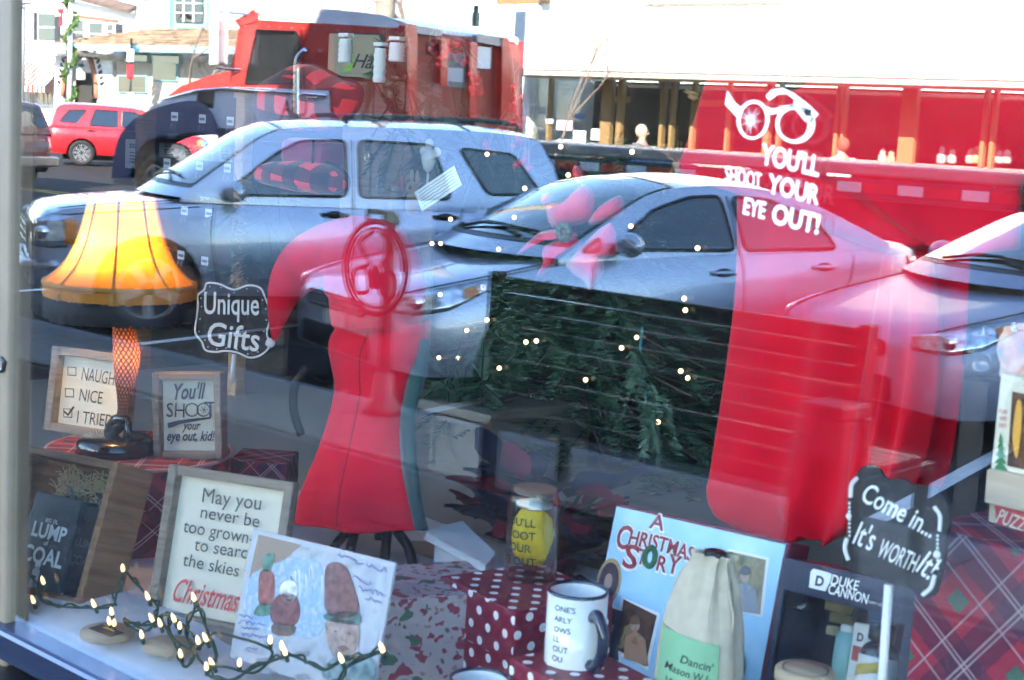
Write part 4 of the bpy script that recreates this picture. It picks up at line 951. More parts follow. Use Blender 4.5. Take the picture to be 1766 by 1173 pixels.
# lamp
base = ONBOX(200, 780); base.z = zt+.001; LY = base.y; k_ = 1/PPM(U(205, 600, LY))
lamp = thing('table_lamp', 'table lamp with a glowing yellow bell shade, black fringe and netted stem', 'lamp', base)
MB().lathe([(.001, 0), (66*k_, 0), (68*k_, .006), (66*k_, .020), (58*k_, .028), (.001, .03)], 40).build('base', mat('black_lacquer', (.012, .012, .014), .2, coat=.6), lamp, True)
def zpx(v): return U(205, v, LY).z-base.z
def xpx(u, v): return U(u, v, LY).x-base.x
NETM = NT('net_stocking'); nx, ny = NETM.x, NETM.y
d1 = NETM.math('ADD', nx, NETM.math('MULTIPLY', ny, .62)); d2 = NETM.math('SUBTRACT', nx, NETM.math('MULTIPLY', ny, .62))
nl = NETM.math('MAXIMUM', NETM.band(d1, .0085, 0, .36), NETM.band(d2, .0085, 0, .36))
nm = NETM.out(NETM.mix(nl, (.34, .13, .06), (.010, .007, .007)), .5)
NETM.p.inputs['Subsurface Weight'].default_value = 0
tl_ = NETM.n.new('ShaderNodeBsdfTranslucent'); NETM.l.new(NETM.p.inputs['Base Color'].links[0].from_socket, tl_.inputs[0]); ms_ = NETM.n.new('ShaderNodeMixShader'); ms_.inputs[0].default_value = .5
NETM.l.new(NETM.p.outputs[0], ms_.inputs[1]); NETM.l.new(tl_.outputs[0], ms_.inputs[2]); NETM.l.new(ms_.outputs[0], NETM.n['Material Output'].inputs[0])
rows = [(540, 214, 22), (560, 213, 20), (580, 215, 22), (605, 219, 25), (630, 218, 23), (655, 216, 18.5), (680, 214, 13), (702, 212, 9.5), (722, 210, 11)]
mb = MB(); rings = []
for v, u, r in rows:
    c = V((xpx(u, v), 0, zpx(v))); rings.append([c+V((r*k_*math.cos(a), r*k_*math.sin(a)*.9, 0)) for a in [2*math.pi*i/24 for i in range(24)]])
stem = mb.loft(rings, cap=False).build('stem', nm, lamp, True)
for p_ in stem.data.polygons: pass
uvl = stem.data.uv_layers[0]
for p_ in stem.data.polygons:
    for li in p_.loop_indices:
        vi = stem.data.loops[li].vertex_index; i = vi % 24
        if i == 0 and any(stem.data.loops[q].vertex_index % 24 == 23 for q in p_.loop_indices): i = 24
        uvl.data[li].uv = (i/24*.135, stem.data.vertices[vi].co.z)
SHOE = mat('black_gloss', (.01, .01, .012), .15, coat=.8)
MB().loft([[V((xpx(u0, v), -.013, zpx(v))), V((xpx(u1, v), -.013, zpx(v))), V((xpx(u1, v), .013, zpx(v))), V((xpx(u0, v), .013, zpx(v)))] for u0, u1, v in ((199, 224, 712), (192, 226, 722), (184, 216, 736), (181, 206, 748), (181, 200, 757))]).build('foot', SHOE, lamp, True, sub=1)
MB().cyl((xpx(221, 722), 0, zpx(722)), (xpx(224, 758), 0, zpx(758)), .007, .004).build('foot_heel', SHOE, lamp, True)
pl_ = bpy.data.lights.new('stem_glow', 'POINT'); pl_.energy = .05; pl_.color = (1, .45, .15); pl_.shadow_soft_size = .008
po = bpy.data.objects.new('stem_glow', pl_); COL.objects.link(po); po.parent = lamp; po.location = (xpx(219, 610)+.004, .0, zpx(610))
shm = bpy.data.materials.new('lamp_shade_silk'); shm.use_nodes = True; n_ = shm.node_tree.nodes; l_ = shm.node_tree.links; pb = n_['Principled BSDF']
pb.inputs['Base Color'].default_value = (.78, .37, .045, 1); pb.inputs['Roughness'].default_value = .7
tb = n_.new('ShaderNodeBsdfTranslucent'); tb.inputs[0].default_value = (.92, .40, .05, 1); mi = n_.new('ShaderNodeMixShader'); mi.inputs[0].default_value = .6
l_.new(pb.outputs[0], mi.inputs[1]); l_.new(tb.outputs[0], mi.inputs[2]); l_.new(mi.outputs[0], n_['Material Output'].inputs[0])
prof = [(53, 338), (58, 362), (66, 395), (76, 425), (92, 455), (110, 475), (126, 488)]
pr = catmull([V((r, v, 0)) for r, v in prof], 4); ax = xpx(208, 480)
cz = lambda v: zpx(v)
sh = MB(); sh.lathe([(p.x*k_, cz(p.y)) for p in pr], 48, Matrix.Translation((ax, 0, 0)), cap=False); shade = sh.build('shade', shm, lamp, True)
MB().lathe([(126*k_, cz(488)), (127*k_, cz(512))], 48, Matrix.Translation((ax, 0, 0)), cap=False).build('shade_band', mat('shade_band_silk', (.55, .22, .02), .8), lamp, True)
RIB = mat('shade_braid', (.55, .30, .06), .8)
for k in range(8):
    a = 2*math.pi*k/8+.1
    MB().tube([(ax+p.x*k_*1.01*math.cos(a), p.x*k_*1.01*math.sin(a), cz(p.y)) for p in pr]+[(ax+127.5*k_*math.cos(a), 127.5*k_*math.sin(a), cz(512))], .0030, 5).build('shade_rib', RIB, shade)
MB().tube([(ax+127*k_*math.cos(a), 127*k_*math.sin(a), cz(487)) for a in [2*math.pi*i/48 for i in range(48)]], .0042, 6, closed=True).build('braid', RIB, shade, True)
fr = MB()
for k in range(200):
    a = 2*math.pi*k/200; r = 127*k_*random.uniform(.985, 1.02); z0, z1 = cz(510), cz(547)+random.uniform(-.003, .003); w_ = .0032
    p0 = V((ax+r*math.cos(a), r*math.sin(a), 0)); t_ = V((-math.sin(a), math.cos(a), 0))*w_
    fr.add([p0-t_+V((0, 0, z0)), p0+t_+V((0, 0, z0)), p0*1.0+t_+V((0, 0, z1)), p0-t_+V((0, 0, z1))], [(0, 1, 2, 3)])
fr.lathe([(126*k_, cz(509)), (126.5*k_, cz(542))], 48, Matrix.Translation((ax, 0, 0)), cap=False)
fr.build('fringe', mat('black_fringe', (.012, .012, .016), .7), lamp)
MB().ball((ax+.01, 0, cz(420)), (.028, .028, .036), 14, 10).build('bulb', mat('lamp_bulb', (1, .8, .5), .4, emit=(1, .62, .22), estr=1.2), lamp, True)
pl2 = bpy.data.lights.new('bulb_light', 'POINT'); pl2.energy = .38; pl2.color = (1, .66, .28); pl2.shadow_soft_size = .03
po2 = bpy.data.objects.new('bulb_light', pl2); COL.objects.link(po2); po2.parent = lamp; po2.location = (ax+.0, -.045, cz(425))
MB().cyl((ax, 0, cz(560)), (ax, 0, cz(440)), .006, n=8).build('lamp_tube', DARKMETAL, lamp)
# framed signs
r, w_, h_, lc = panel('framed_sign', 'framed checklist sign reading naughty, nice, I tried, behind the lamp stem', 'sign', (88, 675), (224, 694), (163, 605), (150, 752), ONBOX(150, 752).y+.012, 20, 8, 'framed word signs')
framed(r, w_, h_, .016); ink = MB()
def F_(off, lc=None): return lambda u, v: lc(u, v, off)
pxt(ink, 'NAUGHTY', (140, 655), (216, 668), 22, F_(.0, lc)); pxt(ink, 'NICE', (136, 691), (175, 697), 21, F_(.0, lc)); pxt(ink, 'I TRIED', (132, 729), (193, 737), 21, F_(.0, lc))
for (u, v) in ((124, 640), (120, 677), (117, 712)):
    q = [lc(u-7, v-7, 0), lc(u+7, v-6, 0), lc(u+7, v+8, 0), lc(u-7, v+7, 0)]; ink.tube(q, .0011, 4, closed=True)
ink.tube([lc(111, 710, 0), lc(117, 716, 0), lc(127, 702, 0)], .002, 4)
ink.build('lettering', INK, r)
r, w_, h_, lc = panel('framed_sign', 'small framed sign reading You\'ll shoot your eye out, kid, on the plaid box', 'sign', (266, 717), (384, 717), (330, 643), (324, 791), ONBOX(324, 791).y+.008, 39, 4, 'framed word signs')
framed(r, w_, h_, .013, .05); ink = MB()
f0 = F_(.0, lc); BLUEINK = mat('blue_black_ink', (.02, .03, .06), .6)
pxt(ink, "You'll", (301, 689), (356, 687), 27, f0, .02, .35); pxt(ink, 'SH', (287, 719), (318, 720), 24, f0); pxt(ink, 'T', (352, 719), (374, 719), 26, f0)
for u in (331, 351): ink.tube([lc(u+11*math.cos(a), 707+11*math.sin(a), 0) for a in [2*math.pi*i/16 for i in range(16)]], .0013, 4, closed=True)
for a in range(6): ink.tube([lc(352, 707, 0), lc(352+7*math.cos(a), 707+7*math.sin(a), 0)], .0007, 3)
ink.prism([lc(u, v, 0) for u, v in ((289, 730), (308, 725), (364, 719), (364, 722), (312, 731), (290, 739))], (0, .0008, 0))
pxt(ink, 'your', (314, 741), (346, 741), 15, f0, .02, .35); pxt(ink, 'eye out, kid!', (288, 760), (371, 760), 17, f0, .02, .3)
ink.build('lettering', BLUEINK, r)
r, w_, h_, lc = panel('framed_sign', 'large framed sign reading May you never be too grown to search the skies', 'sign', (279, 925), (494, 962), (402, 816), (362, 1086), .27, 21, 13, 'framed word signs')
framed(r, w_, h_, .016, .022); ink = MB(); f0 = F_(.0, lc); GREYINK = mat('grey_ink', (.06, .075, .08), .6)
for s_, L_, R_ in (('May you', (348, 866), (449, 880)), ('never be', (345, 893), (446, 910)), ('too grown-up', (315, 917), (462, 944)), ('to search', (334, 949), (438, 966)), ('the skies for', (314, 975), (452, 1004))):
    pxt(ink, s_, L_, R_, 25 if s_ == 'May you' else 22, f0, 0)
    # serifs: short feet under the stems
ink.build('lettering', GREYINK, r)
ink = MB(); pxt(ink, 'Christmas', (297, 1036), (410, 1056), 40, f0, .008, .45); ink.build('red_script', mat('red_ink', (.55, .06, .08), .6), r)
# scalloped blackboard plaques on sticks
CHALKB = mat('blackboard', (.012, .014, .018), .6); CHALK = mat('chalk_white', (.78, .78, .75), .8)
def plaque(label, outline, y, yaw, lean, dashes, texts, stick, grp='blackboard plaques on sticks'):
    us = [p[0] for p in outline]; vs = [p[1] for p in outline]; sl_ = math.tan(0)
    cl, cr, ct, cb = outline[0], outline[1], outline[2], outline[3]
    r, w_, h_, lc = panel('blackboard_plaque', label, 'sign', cl, cr, ct, cb, y, yaw, lean, grp)
    pts = catmull([lc(u, v) for u, v in dashes['edge']], 5, True)
    MB().prism(pts, (0, .008, 0)).build('board', CHALKB, r)
    ch = MB(); fn = lambda u, v: lc(u, v, -.0015)
    if dashes.get('line'): 
        for ln in dashes['line']: ch.tube(catmull([lc(u, v, -.001) for u, v in ln], 5, dashes.get('closed', False)), .0022, 5, closed=dashes.get('closed', False))
    for u, v, rr in dashes.get('dots', []): ch.ball(lc(u, v, -.001), rr, 6, 4)
    for s_, L_, R_, c_, b_, sh_ in texts: pxt(ch, s_, L_, R_, c_, fn, b_, sh_)
    ch.build('chalk_lettering', CHALK, r)
    MB().tube([lc(stick[0], stick[1], .006), lc(stick[2], stick[3], .006)], .0048, 8).build('stick', WHITE, r, True)
ed = [(404, 497), (430, 489), (452, 494), (461, 512), (468, 530), (469, 552), (464, 575), (468, 600), (452, 616), (432, 620), (410, 611), (388, 608), (370, 610), (352, 606), (346, 592), (334, 575), (336, 550), (339, 525), (338, 508), (350, 497), (356, 485), (378, 487)]
cx_, cy_ = 402, 552
inn = [(cx_+(u-cx_)*.95, cy_+(v-cy_)*.95) for u, v in ed]
dt = [(cx_+(u-cx_)*.86, cy_+(v-cy_)*.86, .0016) for u, v in ed]
plaque('black scalloped plaque reading Unique Gifts, right of the lamp shade', [(336, 548), (469, 556), (403, 488), (402, 618)], .72, 30, 2, dict(edge=ed, line=[inn], closed=True, dots=dt), [('Unique', (352, 541), (447, 543), 38, .012, .0), ('Gifts', (356, 594), (446, 606), 40, .012, .0)], (402, 612, 398, 660))
ed = [(1476, 818), (1492, 803), (1510, 808), (1525, 826), (1548, 826), (1568, 834), (1590, 838), (1612, 845), (1630, 862), (1636, 890), (1630, 930), (1626, 965), (1616, 1005), (1606, 1029), (1590, 1026), (1560, 1012), (1530, 1003), (1500, 992), (1470, 985), (1455, 975), (1457, 940), (1462, 900), (1463, 860)]
plaque('black chalk plaque reading Come in, It\'s worth it, near the right corner', [(1459, 895), (1632, 935), (1552, 824), (1535, 1004)], .20, -6, 3,
    dict(edge=ed, line=[[(1480, 824), (1470, 836), (1468, 858)], [(1462, 928), (1458, 945), (1464, 966)], [(1612, 874), (1622, 890), (1621, 916)], [(1613, 992), (1606, 1014), (1592, 1026)]], dots=[(1466, 868+7*k, .0016) for k in range(9)]+[(1465, 890, .0034), (1617, 956, .0042)]+[(1618, 924+7*k, .0016) for k in range(9)]),
    [('Come in...', (1484, 862), (1606, 928), 34, .012, .0), ("It's", (1471, 936), (1503, 950), 40, .008, 0), ('WORTH', (1512, 958), (1576, 987), 32, .006, 0), ('It!', (1580, 984), (1602, 1000), 42, .008, 0)], (1527, 1010, 1510, 1260))
# crate with the dark boxes
r, w_, h_, lc = panel('wooden_crate', 'dark open wooden crate holding black soap boxes and straw, lower left', 'crate', (-28, 882), (168, 928), (104, 778), (38, 1024), .12, 8, 20)
D = .085; t = .014
MB().box((-w_/2+t/2, D/2, h_/2), (t, D, h_)).build('side_board', DARKWOOD, r, bevel=.002); MB().box((w_/2-t/2, D/2, h_/2), (t, D, h_)).build('side_board', DARKWOOD, r, bevel=.002)
MB().box((0, D/2, t/2), (w_-2*t-.001, D-.002, t)).build('bottom_board', DARKWOOD, r, bevel=.002); MB().box((0, D/2, h_-t/2), (w_-2*t-.001, D-.002, t)).build('top_board', DARKWOOD, r, bevel=.002)
MB().box((0, D-.006, h_/2), (w_-2*t, .01, h_-2*t)).build('back_board', DARKWOOD, r)
cw, chh, cM = w_, h_, r.matrix_world.copy()
def inside(name, label, cat, x, y, z, d, m, grp=None):
    o = thing(name, label, cat, (0, 0, 0), 0, grp, M=cM @ Matrix.Translation((x, y, z)))
    MB().box((0, 0, d[2]/2), d).build('carton', m, o, bevel=.0015); return o
SLATE = mat('slate_carton', (.035, .055, .07), .45); COALB = mat('coal_carton', (.012, .016, .022), .4)
def lx(u, v): return lc(u, v)
p0, p1, p2 = lx(12, 1000), lx(96, 1002), lx(60, 846)
o1 = inside('soap_carton', 'slate soap carton with bright white LUMP OF COAL print in the crate', 'carton', (p0.x+p1.x)/2, .030, t, (p1.x-p0.x, .04, p2.z-t), SLATE, 'soap cartons in the crate')
# straw and neighbours
q0, q1, q2 = lx(100, 1010), V((cw/2-t-.003, 0, 0)), lx(130, 868)
o2 = inside('soap_carton', 'black soap carton with dark print, right of the bright one', 'carton', (q0.x+q1.x)/2, .034, t, (q1.x-q0.x, .04, q2.z-t), COALB, 'soap cartons in the crate')
s0, s1, s2 = lx(30, 1000), lx(96, 1010), lx(65, 836)
o3 = inside('soap_carton', 'slate soap carton standing behind the two others', 'carton', (s0.x+s1.x)/2, .064, t, (s1.x-s0.x, .022, s2.z-t+.01), SLATE, 'soap cartons in the crate')
def cartext(o, xc, wd, hh, bright, items):
    e = MB()
    for s_, z_, sz, b_ in items: e.text(s_, lambda x, z: V((x, -.0205, z_*hh+z)), sz, b_)
    e.build('lettering', bright, o)
BRIGHT = mat('white_print', (.85, .9, .92), .4); DIMP = mat('dark_print', (.07, .085, .10), .3)
W1, H1 = p1.x-p0.x, p2.z-t
cartext(o1, 0, W1, H1, BRIGHT, [('BIG OL', .70, .010, .01), ('LUMP', .53, .034, .03), ('of', .455, .012, .01), ('COAL', .26, .037, .03)])
cartext(o2, 0, 0, q2.z-t, DIMP, [('LUMP', .55, .020, .02), ('COAL', .36, .020, .02)])
st = MB()
for k in range(420):
    c = V((lerp(lx(55, 850).x, lx(168, 850).x, random.random()), random.uniform(.045, .072), lerp(lx(110, 872).z, lx(110, 812).z, random.random()))); pts = [c]
    d = V((random.gauss(0, 1), random.gauss(0, .5), random.gauss(0, .6))).normalized()
    for j in range(3): d = (d+V((random.gauss(0, .6), random.gauss(0, .4), random.gauss(0, .6)))).normalized(); pts.append(pts[-1]+d*.010)
    st.tube(pts, .0009, 3, cap=False)
o = st.build('straw', mat('straw', (.66, .52, .30), .8, noise=.3)); o.matrix_world = cM; o['kind'] = 'stuff'
gl_ = lx(66, 985); vi = thing('small_vial', 'small pale vial standing before the cartons in the crate', 'vial', (0, 0, 0), M=cM @ Matrix.Translation((gl_.x, -.004, t)))
MB().lathe([(.006, 0), (.0065, .004), (.0065, .028), (.004, .032), (.004, .036), (.001, .036)], 14).build('glass', mat('pale_glass', (.5, .52, .56), .1, coat=1), vi, True); MB().cyl((0, 0, .035), (0, 0, .043), .0045, n=10).build('cap', WHITE, vi)
# boxes: placed by their front top left corner
def boxat(label, px, y, yaw, wd, dp, m, zb=DZ, grp='wrapped gift boxes', lidh=0., pt=None):
    p = pt or U(px[0], px[1], y); yaw = math.radians(yaw); rx = V((math.cos(yaw), math.sin(yaw), 0)); fy = V((-math.sin(yaw), math.cos(yaw), 0))
    c = p+rx*wd/2+fy*dp/2; h_ = p.z-zb
    o = thing('gift_box', label, 'gift box', (c.x, c.y, zb), yaw, grp)
    MB().box((0, 0, h_/2), (wd, dp, h_-.001)).build('wrapped_box', m, o, bevel=.003)
    ym = MB(); ym.tube([(-wd/2, -dp/2-.0006, h_*.5), (wd/2, -dp/2-.0006, h_*.52)], .0008, 4); ym.build('paper_seam', m, o)
    if lidh: MB().box((0, 0, h_-lidh/2+.001), (wd+.008, dp+.008, lidh)).build('lid', m, o, bevel=.002)
    return o, p.z
DOTS = dots('polka_dots', .030, (.22, .010, .035), (.82, .78, .78))
boxat('dark plaid gift box peeping out behind the large framed sign', (395, 793), .60, 40, .115, .12, PLAIDD, grp='plaid boxes')
_, pz = boxat('dark red polka dot box carrying the glass jar', (764, 992), .34, -13, .185, .17, DOTS)
_, pz2 = boxat('dark red polka dot box in front, carrying the tall mug', (878, 1132), .20, -13, .17, .12, DOTS)
pr_ = NT('toy_print_paper'); fz = pr_.noise(46, 2); gz_ = pr_.noise(31, 2)
pr_.vec = pr_.vec; c_ = pr_.mix(pr_.math('GREATER_THAN', fz, .56), (.40, .34, .34), (.27, .04, .07)); c_ = pr_.mix(pr_.math('GREATER_THAN', gz_, .60), c_, (.06, .13, .08)); c_ = pr_.mix(pr_.math('LESS_THAN', fz, .36), c_, (.30, .17, .17)); PRINT = pr_.out(c_, .5)
pc = U(646, 1036, .20)
_, _ = boxat('pale printed paper box behind the photo card', None, .2, 66, .20, .16, PRINT, pt=pc)
PLAIDR = plaid('red_green_plaid', .098, (.27, .010, .036), (.022, .008, .036), (.010, .11, .075), (.36, .27, .30), math.radians(38))
_, pz3 = boxat('diagonal red and green plaid box in the right corner under the puzzle', (1588, 900), .30, -8, .42, .30, PLAIDR, grp='plaid boxes')
# jar
CLR = bpy.data.materials.new('clear_glass'); CLR.use_nodes = True; _n = CLR.node_tree.nodes; _l = CLR.node_tree.links; _n.remove(_n['Principled BSDF'])
_t = _n.new('ShaderNodeBsdfTransparent'); _t.inputs[0].default_value = (.93, .95, .95, 1); _g = _n.new('ShaderNodeBsdfGlossy'); _g.inputs['Roughness'].default_value = .02; _w = _n.new('ShaderNodeLayerWeight'); _m = _n.new('ShaderNodeMixShader')
_p = _n.new('ShaderNodeMath'); _p.operation = 'MULTIPLY_ADD'; _p.inputs[1].default_value = .55; _p.inputs[2].default_value = .06; _q = _n.new('ShaderNodeMath'); _q.operation = 'POWER'; _q.inputs[1].default_value = 3
_l.new(_w.outputs['Facing'], _q.inputs[0]); _l.new(_q.outputs[0], _p.inputs[0]); _l.new(_p.outputs[0], _m.inputs[0]); _l.new(_t.outputs[0], _m.inputs[1]); _l.new(_g.outputs[0], _m.inputs[2]); _l.new(_m.outputs[0], _n['Material Output'].inputs[0])
JY = .43; jb = U(912, 1030, JY); jb.z = pz+.002; jk = 1/PPM(jb)
jar = thing('glass_jar', 'clear can shaped glass with crumpled yellow wrap inside and printed words', 'jar', jb)
jh = (1030-872)*jk*1.02; R_ = 45*jk
MB().lathe([(.001, .002), (R_*.92, 0), (R_, .008), (R_, jh*.80), (R_*.95, jh*.88), (R_*.86, jh*.94), (R_*.88, jh*.97), (R_*.85, jh*.97), (R_*.83, jh*.93), (R_*.92, jh*.86), (R_*.965, jh*.79), (R_*.965, .012), (.001, .010)], 36).build('glass', CLR, jar, True)
MB().lathe([(.001, jh*.955), (R_*.80, jh*.955), (R_*.82, jh*.985), (.001, jh*.99)], 28).build('lid', woodmat('jar_lid', (.16, .08, .04), (.26, .14, .07)), jar)
bm = bmesh.new(); bmesh.ops.create_icosphere(bm, subdivisions=2, radius=1)
rd = random.Random(4)
for v_ in bm.verts:
    f_ = rd.uniform(.82, 1.08); v_.co = V((v_.co.x*R_*.82*f_, v_.co.y*R_*.82*f_, v_.co.z*jh*.36*f_+jh*.45))
me = bpy.data.meshes.new('yellow_wrap'); bm.to_mesh(me); bm.free(); me.materials.append(mat('yellow_paper', (.80, .55, .02), .45)); o = bpy.data.objects.new('yellow_wrap', me); COL.objects.link(o); o.parent = jar
MB().ball((.0, -.0, jh*.80), (R_*.75, R_*.7, jh*.05), 14, 8).build('tissue', mat('tissue_paper', (.40, .42, .42), .7), jar, True)
def bend(s_, cyl_r, z0, sz, ang, bold=0., align='LEFT'):
    return lambda x, z: V((cyl_r*math.sin(ang+x/cyl_r), -cyl_r*math.cos(ang+x/cyl_r), z0+z))
e = MB(); camang = math.atan2(CAMP.x-jb.x, -(CAMP.y-jb.y)); 
for s_, zf in (("YOU'LL", .62), ('SHOOT', .48), ('YOUR', .345), ('EYE OUT.', .20)):
    e.text(s_, bend(s_, R_+.0006, jh*zf, 0, camang-.62), .0165, .014, 0, 'CENTER')
e.build('lettering', mat('dark_green_ink', (.02, .045, .02), .5), jar)
# mugs
MUGW = mat('white_glaze', (.80, .82, .80), .15, coat=.6); NAVY = mat('navy_glaze', (.012, .02, .05), .15, coat=.6)
def mug(label, px, y, zb, h_, r_, hang, texts):
    b_ = U(px[0], px[1], y); b_.z = zb+.001; o = thing('mug', label, 'mug', b_, 0, 'white mugs')
    MB().lathe([(.001, .004), (r_*.9, 0), (r_*.98, .004), (r_, .01), (r_, h_-.003), (r_*.93, h_-.003), (r_*.92, .012), (.001, .010)], 40).build('cup', MUGW, o, True)
    MB().lathe([(r_*1.002, h_-.004), (r_*1.002, h_), (r_*.93, h_), (r_*.928, h_-.004)], 40, cap=False).build('rim', NAVY, o, True)
    d = V((math.cos(hang), math.sin(hang), 0)); pts = catmull([d*(r_*.95)+V((0, 0, h_*.74)), d*(r_*1.25)+V((0, 0, h_*.80)), d*(r_*1.62)+V((0, 0, h_*.62)), d*(r_*1.60)+V((0, 0, h_*.36)), d*(r_*1.25)+V((0, 0, h_*.16)), d*(r_*.95)+V((0, 0, h_*.17))], 6)
    MB().tube(pts, .0075, 10).build('handle', NAVY, o, True)
    if texts:
        e = MB(); ca = math.atan2(CAMP.x-b_.x, -(CAMP.y-b_.y))
        for s_, zf in texts: e.text(s_, bend(s_, r_+.0005, h_*zf, 0, ca-.78), .0105, .004, 0, 'LEFT')
        e.build('lettering', INK, o)
    return o
mk_ = 1/PPM(U(990, 1100, .26))
mug('tall white mug with navy handle and dark printed lines, on the polka box', (987, 1176), .255, pz2-.012, 142*mk_, 52*mk_, math.radians(-18), [("ONE'S", .80), ('ARLY', .67), ('OWS', .54), ('LL', .42), ('OUT', .30), ('OU', .18)])
mug('white mug cut off by the bottom edge, only its top in view', (822, 1265), .16, DZ-.0, .112, 52/PPM(U(822, 1150, .16)), math.radians(120), None)
# photo card
r, w_, h_, lc = panel('photo_card', 'glossy photo card with a snowy grotto, red suited figures and purple handwriting', 'photograph', (418, 1012), (662, 1082), (561, 941), (512, 1172), .125, -2, 14)
MB().box((0, .002, h_/2), (w_, .004, h_)).build('card', mat('photo_white', (.45, .47, .52), .25, coat=.4), r)
def pc_(name, px, m, off): MB().prism([lc(u, v, off) for u, v in px], (0, .0006, 0)).build(name, m, r)
pc_('printed_background', [(450, 925), (668, 978), (640, 1180), (412, 1120)], blotch('snow_scene', [(.36, .40, .48), (.46, .50, .56), (.24, .25, .28)], 22, .25), -.0008)
pc_('printed_wall', [(447, 922), (520, 940), (470, 985), (428, 1010)], mat('print_tan', (.30, .22, .17), .3), -.0014)
cave = catmull([(430, 1000, 0), (470, 975, 0), (510, 962, 0), (548, 968, 0), (566, 1010, 0), (560, 1080, 0), (530, 1100, 0), (430, 1075, 0)], 4, True)
pc_('printed_grotto', [(q.x, q.y) for q in cave], blotch('ice_print', [(.50, .55, .62), (.26, .42, .58), (.52, .55, .60)], 60, .25), -.002)
for nm, px, c in (('printed_figure', [(452, 985), (468, 983), (476, 1000), (472, 1040), (450, 1042), (448, 1010)], (.30, .05, .04)), ('printed_legs', [(450, 1042), (472, 1040), (464, 1062), (440, 1060)], (.05, .22, .16)), ('printed_hat', [(458, 960), (474, 955), (470, 984), (456, 984)], (.06, .24, .18)),
    ('printed_coat', [(478, 1030), (496, 1022), (514, 1030), (520, 1056), (510, 1078), (474, 1075), (468, 1050)], (.17, .03, .04)), ('printed_beard', [(486, 1012), (500, 1000), (514, 1010), (512, 1030), (500, 1040), (488, 1030)], (.85, .85, .85)), ('printed_trousers', [(474, 1076), (510, 1078), (506, 1096), (474, 1094)], (.12, .07, .06)),
    ('printed_tall_hat', [(566, 975), (592, 972), (608, 1000), (620, 1060), (568, 1060), (562, 1010)], (.17, .045, .05)), ('printed_hat_brim', [(566, 1058), (618, 1056), (620, 1078), (566, 1070)], (.04, .14, .14)), ('printed_face', [(568, 1068), (616, 1074), (620, 1110), (602, 1140), (582, 1138), (566, 1105)], (.36, .25, .22)), ('printed_collar', [(576, 1136), (640, 1130), (642, 1180), (560, 1170)], (.16, .27, .30))):
    sm_ = catmull([V((*q, 0)) for q in px], 3, True); c = tuple(.82*x+.04 for x in c)
    pc_(nm, [(q.x, q.y) for q in sm_], blotch('print_'+nm, [tuple(.55*x for x in c), c, tuple(min(1, 1.35*x+.02) for x in c)], 70, .3), -.0026)
for (u, v) in ((582, 1090), (606, 1094)): pc_('printed_eye', [(u-4, v-1), (u, v-3), (u+4, v), (u, v+1)], mat('print_brown', (.13, .085, .08), .4), -.0034)
pc_('printed_mouth', [(584, 1116), (596, 1113), (606, 1119), (594, 1125)], mat('print_mouth', (.20, .10, .095), .4), -.0034); pc_('printed_nose', [(593, 1094), (597, 1106), (589, 1106)], mat('print_nose', (.30, .20, .17), .4), -.0034)
rd = random.Random(9)
for k in range(16):
    u = rd.uniform(500, 560); v = rd.uniform(972, 1020); pc_('printed_icicle', [(u, v), (u+rd.uniform(3, 7), v+2), (u+rd.uniform(-2, 4), v+rd.uniform(30, 75))], mat('print_ice_%d' % (k % 3), ((.60, .66, .72), (.34, .48, .62), (.50, .58, .66))[k % 3], .3), -.0023)
for k in range(10):
    u = rd.uniform(425, 640); v = rd.uniform(1100, 1165); pc_('printed_snow', [(u, v), (u+rd.uniform(10, 24), v-rd.uniform(2, 8)), (u+rd.uniform(14, 30), v+rd.uniform(6, 14)), (u+4, v+12)], mat('print_snow_%d' % (k % 2), ((.40, .43, .48), (.30, .30, .34))[k % 2], .3), -.0018)
ink = MB()
def scrib(u0, v0, u1, v1, amp):
    n_ = int(abs(u1-u0)/3); ink.tube([lc(lerp(u0, u1, k/n_)+rd.uniform(-1, 1), lerp(v0, v1, k/n_)+rd.uniform(-amp, amp), -.0032) for k in range(n_+1)], .0006, 3)
for a_ in ((585, 958, 630, 972, 4), (634, 975, 668, 984, 6), (612, 996, 645, 1006, 5), (622, 1014, 664, 1026, 5), (632, 1030, 660, 1040, 4), (416, 1062, 446, 1066, 4), (414, 1072, 462, 1078, 4), (420, 1082, 450, 1086, 3), (420, 1094, 470, 1100, 4), (428, 1118, 450, 1122, 4)): scrib(*a_)
ink.build('handwriting', mat('purple_ink', (.09, .05, .40), .5), r)
# board game style box
r, w_, h_, lc = panel('film_gift_box', 'flat pale blue box titled A Christmas Story with small framed photos', 'box', (1032, 1020), (1327, 1110), (1204, 900), (1160, 1215), .47, -14, 14)
MAROON = mat('maroon_edge', (.16, .02, .04), .5)
MB().box((0, .02, h_/2), (w_, .04, h_)).build('carton', MAROON, r, bevel=.002)
MB().box((0, -.0004, h_/2), (w_-.008, .002, h_-.008)).build('front_print', blotch('sky_blue_print', [(.30, .58, .80), (.36, .64, .84), (.50, .74, .88)], 14, .35), r)
ti = MB(); to_ = MB()
REDP = mat('title_red', (.28, .025, .05), .4); 
def title(s_, L_, R_, cap, arc=0., b=.02):
    pxt(to_, s_, (L_[0]-2, L_[1]+2), (R_[0]+2, R_[1]+2), cap+4, lambda u, v: lc(u, v, -.0018), b+.05, 0, up=(.25, -1), arc=arc); pxt(ti, s_, L_, R_, cap, lambda u, v: lc(u, v, -.0026), b, 0, up=(.25, -1), arc=arc)
title('A', (1121, 910), (1146, 916), 26); title('C', (1062, 943), (1084, 948), 40); title('HRISTMAS', (1085, 939), (1196, 970), 25, 4); title('S', (1074, 976), (1098, 983), 40); title('T', (1100, 971), (1113, 975), 26); title('R', (1133, 983), (1150, 988), 26); title('Y', (1150, 986), (1172, 992), 32)
